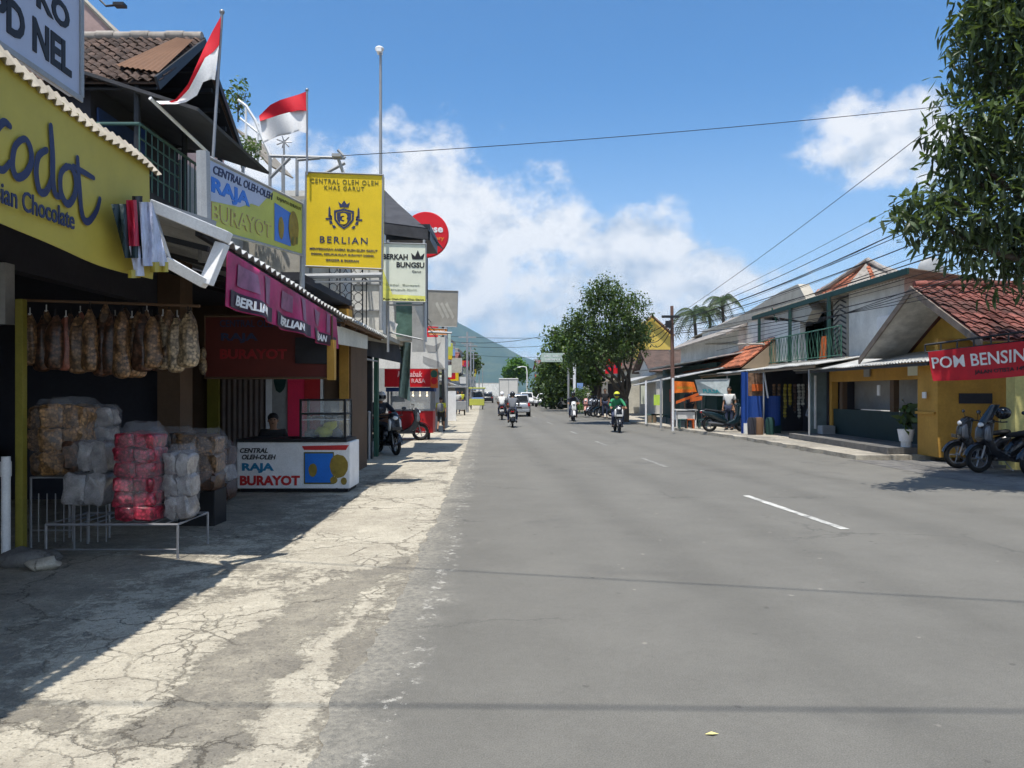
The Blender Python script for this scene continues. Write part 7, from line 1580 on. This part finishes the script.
car('silver hatchback driving away behind the dark rider', (.38, 53, .008), .02, 'car_silver', 'cars in the far traffic', H=1.5)
car('white car coming out beside the white box truck', (1.75, 92, .008), PI, 'car_white', 'cars in the far traffic', H=1.6)
car('white car parked at the right bend below the dark trees', (3.75, 86, .008), PI-.3, 'car_white', 'cars parked far down the street')
car('dark van parked far away along the left shops', (-4.6, 100, .008), 0, 'car_black', 'cars parked far down the street', H=1.75, van=True)
car('black car waiting behind the dark van on the far left', (-3.7, 118, .008), 0, 'car_black', 'cars parked far down the street')
car('grey car in the far traffic left of the truck', (-4.3, 140, .008), 0, 'car_silver', 'cars in the far traffic', H=1.7, van=True)
tk = T('box_truck', 'white box truck driving away in the middle of the road', 'truck', (-.33, 77, .008), 0)
w = MB(); w.box(-.95,.95,-2.0,1.6,.85,2.98); w.build('cargo_box', 'truck_box', tk, world=False, bevel=.03)
w = MB(); w.box(-.93,.93,-2.03,-2.005,.9,.96); w.box(-.93,.93,-2.03,-2.005,2.86,2.93); w.box(-.02,.02,-2.03,-2.005,.96,2.86); w.box(-.93,-.87,-2.03,-2.005,.96,2.86); w.box(.87,.93,-2.03,-2.005,.96,2.86); w.build('door_frame', 'pole_grey', tk, world=False)
w = MB(); w.loft([(1.7,0,1.3,.88,.75),(2.6,0,1.25,.88,.7),(3.1,0,1.05,.84,.45)], 20, e=5); w.build('cab', 'car_white', tk, world=False, smooth=50)
w = MB(); w.box(-.85,.85,-2.0,2.9,.55,.85); w.box(-.9,.9,-2.05,-1.95,.45,.6); w.build('chassis', 'dark_metal', tk, world=False)
for sg in (1,-1):
    w = MB(); w.box(sg*.75-.09,sg*.75+.09,-2.08,-2.05,.66,.78); w.build('tail_light', 'tail_red', tk, world=False)
    for y in (-1.2, 2.2): w = MB(); w.lathe([(0,-.12),(.38,-.12),(.38,.12),(0,.12)], 20, o=(sg*.75,y,.38), axis='X'); w.build('wheel', 'rubber', tk, world=False, smooth=40)
# riders
gb_ = 'motorbikes ridden along the road'
def rider(label, mlab, px, py, rz, shirt, helmet, paint, trim='bike_grey', backpack=None, pants='cloth_denim'):
    g_ = G(px, py, .01); bike(mlab, tuple(g_), rz, paint, gb_, trim=trim, plate='w'); person(label, tuple(g_), rz, RIDE, shirt, pants, helmet=helmet, backpack=backpack)
mat('helmet_yellow', S(200,205,50), .3, fine=0); mat('helmet_white', (.7,.7,.7,1), .3, fine=0)
rider('rider in a green and white jacket and yellow helmet coming towards the camera', 'motorbike under the green jacketed rider', 617, 432, PI, 'jacket_green', 'helmet_yellow', 'bike_black', 'bike_white')
rider('rider in dark clothes coming on a white fronted scooter by the right kerb', 'white fronted scooter coming along the right kerb', 573, 421, PI, 'jacket_dark', 'bike_black', 'bike_white', 'bike_black')
rider('rider in a white shirt riding away left of the truck', 'motorbike under the white shirted rider', 502, 419.5, 0, 'cloth_white', 'helmet_white', 'bike_black')
rider('rider in a grey jacket riding away in front of the silver car', 'motorbike with a pale number plate under the grey jacketed rider', 512.5, 427, 0, 'jacket_grey', 'bike_black', 'bike_black')
gk = 'motorbikes parked along the right kerb'
for k, (px, Y, rz, pt, lab) in enumerate(((587,50,2.9,'mat_pink','salmon scooter parked beside the green shrubs'),(596,49,2.4,'bike_grey','grey motorbike parked right of the salmon scooter'),(603,47,2.0,'bike_black','black motorbike parked in the shade left of the big tree'),(609,46,1.7,'bike_blue','dark blue motorbike parked against the big tree'),
        (563,76,2.2,'bike_red','bright red motorbike parked in the far row'),(556,80,2.4,'bike_black','black motorbike just left of the red one in the far row'),(551,84,2.4,'bike_grey','grey motorbike at the far end of the row'),(567,73,2.0,'bike_white','pale motorbike just right of the red one in the far row'))):
    if pt == 'mat_pink': mat('mat_pink', (.45,.22,.19,1), .35, fine=0)
    bike(lab, (P(px,0,Y).x, Y, .13 if Y < 60 else .13), rz, pt, gk, trim='bike_black')
person('person in a black top standing among the parked bikes left of the big tree', (P(605,0,45.5).x, 45.5, .12), PI, STAND, 'cloth_black', 'cloth_denim', sleeves='short')
# direction board and poles on the right
gs_ = T('direction_board', 'pale green direction board on a cantilever pole over the street', 'sign', tuple(G(568,412,.12)))
Y = 62; w = MB(); w.box(P(541,0,Y).x,P(563,0,Y).x,Y-.05,Y+.02,P(0,362,Y).z,P(0,353,Y).z); w.build('board', mat('board_green', S(176,192,180), .5), gs_)
w = MB(); F = FC(0,Y-.055,0); w.text('GARUT', F, P(544,0,Y).x, P(0,357,Y).z, .55, .17, .02); w.text('BANDUNG', F, P(553,0,Y).x, P(0,357,Y).z, .7, .17, .02); w.text('TASIKMALAYA', F, P(545,0,Y).x, P(0,360.5,Y).z, 1.2, .16, .02); w.build('lettering', 'sign_white', gs_)
w = MB(); w.tube([(P(568.5,0,Y).x,Y,0),(P(568.5,0,Y).x,Y,P(0,350,Y).z)], .09, 8); w.build('pole', 'pole_grey', gs_, smooth=60)
w = MB(); w.tube([P(568.5,354,Y+.1),P(541,354,Y+.1)], .06, 6); w.tube([P(568.5,361,Y+.1),P(541,361,Y+.1)], .05, 6); w.build('arm', 'pole_grey', gs_)
p = G(574.5,413,.12); w = MB(); w.tube([p, V((p.x,p.y,P(0,358,p.y).z))], .11, 8); th1(w, 'pole', 'sign_white', 'white painted pole standing right of the direction board pole', 'pole', smooth=60)
Y = 56; bl_ = T('info_sign', 'small pale blue notice board beside the white pole', 'sign', (P(580,0,Y).x,Y,.12))
w = MB(); w.box(P(577,0,Y).x,P(583,0,Y).x,Y,Y+.05,P(0,391,Y).z,P(0,383,Y).z); w.build('board', mat('board_blue', S(120,150,200), .6), bl_)
w = MB(); w.tube([(P(580,0,Y).x,Y+.08,.1),(P(580,0,Y).x,Y+.08,P(0,384,Y).z)], .03, 6); w.build('post', 'pole_grey', bl_)
# far street lamp with curved arm
Y = 120; fl_ = T('street_lamp', 'pale street lamp with a curved arm in front of the bright green tree', 'street lamp', (P(527,0,Y).x,Y,0))
w = MB(); w.tube([(P(527,0,Y).x,Y,0), P(527,372,Y), P(526,367,Y), P(522,366.5,Y), P(519,367,Y)], [.14,.10,.08,.07,.07], 7); w.build('pole', 'white_paint', fl_, smooth=60)
w = MB(); w.ell(P(519,367.3,Y), (.3,.15,.08), 8, 6); w.build('lamp_head', 'sign_white', fl_, smooth=60)
# right far shops
rf_ = [
 ('small white kiosk row with pale awnings left of the big tree', 48.5, 55, 3.0, 'white_wall', 1, None, None, 'roof_tile'),
 ('brown roofed shop behind the shrubs on the right', 56, 66, 3.4, 'cream_wall', 1, 'signal_red', 'ATM', 'roof_tile'),
 ('grey shop under the dark trees on the right', 67, 78, 4.2, 'grey_wall', 2, None, None, 'roof_tile'),
 ('white far shop with pale sign panel past the trees on the right', 79, 92, 5.0, 'white_wall', 2, 'sign_white', None, 'flat'),
 ('cream far building at the right bend', 94, 112, 5.6, 'cream_wall', 2, 'signal_red', None, 'roof_tile_red'),
 ('brown roofed house far down the right side', 114, 135, 6.0, 'pink_wall', 2, 'sign_yellow', None, 'roof_tile_red'),
 ('grey building very far down the right side', 138, 165, 6.5, 'grey_wall', 2, None, None, 'flat'),
 ('white building near the end of the right row', 170, 215, 8, 'white_wall', 3, None, None, 'roof_tile_red')]
for k, (lab, y0, y1, h, wl, fl2, sg_, tx, rf) in enumerate(rf_):
    shophouse(lab, 'R', y0, y1, lerp(RX, (y0+y1)/2)+2.6+(1.0 if k == 0 else .4), h, wl, fl2, sg_, tx, seed=k+30, roof=rf, awn=['corrugated_white','corrugated_old','corrugated_dark'][k % 3], aw=1.6)
shophouse('pale low blocks closing the street at its far end', 'L', 300, 316, -4, 5, 'white_wall', 2, None, None, seed=70, depth=16, roof='flat')
# ------------------------------------------------------------------ cables
def cable(label, a, b, sag, r=.012, group=None, n=18):
    a, b = V(a), V(b); w = MB(); w.tube([a.lerp(b, i/n)-V((0,0,sag*4*(i/n)*(1-i/n))) for i in range(n+1)], r, 5)
    return th1(w, 'cable', 'cloth_black', label, 'cable', group, smooth=60)
cable('single cable crossing high over the street from the roof frame to the tree', P(337,156,14), P(1100,88,15), .12, .007)
cable('single cable slanting up to the right past the small cloud', P(673,318,33.8), P(1180,-70,10.5), .2, .008)
gcb = 'bundle of black cables running from the brown pole to the right'
top = P(673,318,33.8)
for k in range(13):
    e = P(1120, 80+12*k+(k%3)*9, 11+.2*k)
    cable('black overhead cable in the bundle running from the brown pole to the right edge', top+V((.06*(k%4)-.1,0,-.06*k)), e, .22+.06*(k%4), .006+.004*(k%3), gcb)
gcs = 'sagging cables between the brown pole and the tree'
for k in range(4):
    cable('sagging cable between the brown pole and the big kerb tree', top+V((0,0,-.1*k)), V((7.5+.3*k,47,5.3-.2*k)), .3+.1*k, .02, gcs)
gcl = 'low cables over the house fronts on the right'
for k in range(4):
    cable('low cable strung along the house fronts on the right', V((8.9,33.5,4.2-.25*k)), V((8.8,9,3.5+.32*k)), .1+.05*k, .009, gcl)
gcf = 'cables crossing the far end of the street'
for k, (y0, y1, Y) in enumerate(((336,337,70),(345,344,66),(352,356,90),(341,330,55))):
    cable('thin cable crossing the far street in front of the mountain', P(446,y0,Y), P(566,y1,Y), .15+.1*k, .018, gcf)
cable('thick cable crossing the street just ahead of the camera', (-7,6.0,9.0), (12,1.6,9.0), .15, .011)
cable('thick cable crossing the street above the camera', (-7,1.75,9.0), (12,1.35,9.0), .12, .013)
w = MB(); w.tube([P(425,300,28), P(455,338,60)], .03, 5)
for k in range(3): cable('cable running down the left shopfronts behind the billboards', P(386+6*k,262+8*k,20), P(446,334+6*k,36), .25, .012, 'cables along the left shopfronts')
# leaf litter on the road: one small leaf
lf_ = G(712, 737); w = MB(); w.add([lf_+V((-.035,0,.014)), lf_+V((0,-.012,.018)), lf_+V((.035,.004,.014)), lf_+V((0,.016,.02))], [(0,1,2,3)]); th1(w, 'leaf', mat('leaf_dry', S(214,200,130), .7), 'single pale dry leaf lying on the asphalt in the foreground', 'leaf')

# clutter of the far street: hanging boards, poles, awnings and a few people, each standing at its own place
rr = random.Random(44); cl = ['sign_lime','signal_red','sign_white','sign_yellow','sign_pale','orange','board_blue','board_green','magenta','sign_lightgrey']
wd_ = ['lime','red','white','yellow','pale','orange','blue','pale green','magenta','light grey']
gs1, gs2 = 'small boards hanging over the far left pavement', 'small boards hanging over the far right pavement'
for k, Y in enumerate((41,47,54,58,64,71,77,84,90,99,108,119,133,150,171)):
    x = lerp(LX, Y)-2.35+rr.uniform(-.3,.3); h_ = rr.uniform(.5,1.5); z = rr.uniform(2.6,4.2)+.012*Y; wd = rr.uniform(.7,1.5); i = (k*3+1) % 10
    t_ = T('sign_board', '%s board hanging over the far left pavement, number %d counted from the white board on the ground' % (wd_[i], k+1) if False else '%s shop board over the far left pavement %s' % (wd_[i], ['just past the white standing board','beside the grey iron fence','above the end of the iron fence','after the fence','before the dark van','left of the dark van roof','over the dark van','behind the dark van','beside the dark tree','past the dark tree','left of the black far car','over the black far car','far beyond the black car','near the end of the row','last in the row'][k]), 'sign', (x,Y,z), 0, gs1)
    w = MB(); w.box(x-wd/2, x+wd/2, Y, Y+.12, z, z+h_); w.build('board', cl[i], t_, bevel=.01)
    w = MB(); w.tube([(x-wd/2-.8,Y+.06,z+h_*.8),(x+wd/2,Y+.06,z+h_*.8)], .03, 5); w.tube([(x-wd/2-.8,Y+.06,z+.1),(x-wd/2,Y+.06,z+.1)], .03, 5); w.build('bracket', 'pole_grey', t_)
for k, Y in enumerate((60,69,80,90,102,118,138,160)):
    x = lerp(RX, Y)+1.9+rr.uniform(-.3,.3); h_ = rr.uniform(.5,1.3); z = rr.uniform(2.4,3.8)+.01*Y; wd = rr.uniform(.8,1.5); i = (k*7+2) % 10
    t_ = T('sign_board', '%s shop board over the far right pavement %s' % (wd_[i], ['behind the big kerb tree','behind the white pole','under the dark trees','past the parked white car','right of the far street lamp','behind the far street lamp','beyond the truck','last on the right'][k]), 'sign', (x,Y,z), 0, gs2)
    w = MB(); w.box(x-wd/2, x+wd/2, Y, Y+.12, z, z+h_); w.build('board', cl[i], t_, bevel=.01)
    w = MB(); w.tube([(x-wd/2,Y+.06,z+h_*.8),(x+wd/2+.8,Y+.06,z+h_*.8)], .03, 5); w.build('bracket', 'pole_grey', t_)
for k, (x, Y, h_) in enumerate(((-3.6,62,6.5),(-4.4,82,7.0),(-5.6,112,7.5),(-6.4,150,8.5),(5.2,104,7.5),(4.6,140,8),(-7.5,196,9))):
    w = MB(); w.tube([(x,Y,0),(x,Y,h_)], [.12,.08], 8); w.box(x-.7,x+.7,Y-.05,Y+.05,h_-.5,h_-.38); w.box(x-.5,x+.5,Y-.05,Y+.05,h_-1.0,h_-.9)
    th1(w, 'utility_pole', 'pole_grey', ['grey pole with two crossarms just past the grey iron fence','grey pole with crossarms left of the dark van','grey pole with crossarms behind the black far car','tall grey pole with crossarms near the far end on the left','grey pole with crossarms behind the parked white car','grey pole with crossarms right of the far street lamp','last grey pole with crossarms at the far left end'][k], 'pole', 'utility poles down the street', smooth=50)
for k, (x, Y, m_, lab) in enumerate(((-4.0,57,'cloth_white','man in a white shirt standing by the end of the iron fence'),(-4.3,66,'cloth_yellow','person in yellow standing by the far left shops'),(-4.9,88,'jacket_dark','person in dark clothes by the far left shops'),(6.3,64,'cloth_white','person in white on the pavement beneath the trees'),(5.6,79,'jacket_dark','person in dark clothes near the far parked bikes'))):
    person(lab, (x,Y,.01 if x < 0 else .12), PI*.9+k, STAND, m_, 'cloth_denim', sleeves='short')
for k, (x, Y, m_, lab) in enumerate(((-3.3,72,'lime','lime green stall cart by the far left kerb'),(-4.1,93,'blue','blue stall cart by the far left kerb'),(-3.9,54,'grey','small grey stall cart beyond the iron fence'))):
    t_ = T('stall_cart', lab, 'cart', (x,Y,0)); M_ = {'lime':'sign_lime','blue':'board_blue','grey':'pole_grey'}[m_]
    w = MB(); w.box(x-.7,x+.7,Y,Y+.8,.4,1.0); w.build('body', M_, t_, bevel=.02)
    w = MB(); w.box(x-.8,x+.8,Y-.1,Y+.95,1.95,2.08); w.build('roof', M_, t_, bevel=.02)
    w = MB(); [w.tube([(x+a,Y+b_,1.0),(x+a,Y+b_,1.95)], .025, 5) for a in (-.65,.65) for b_ in (.05,.75)]; w.build('frame', 'steel', t_)
    for a in (-.55,.55): w = MB(); w.lathe([(0,-.04),(.28,-.04),(.28,.04),(0,.04)], 16, o=(x+a,Y+.4,.28), axis='X'); w.build('wheel', 'rubber', t_)
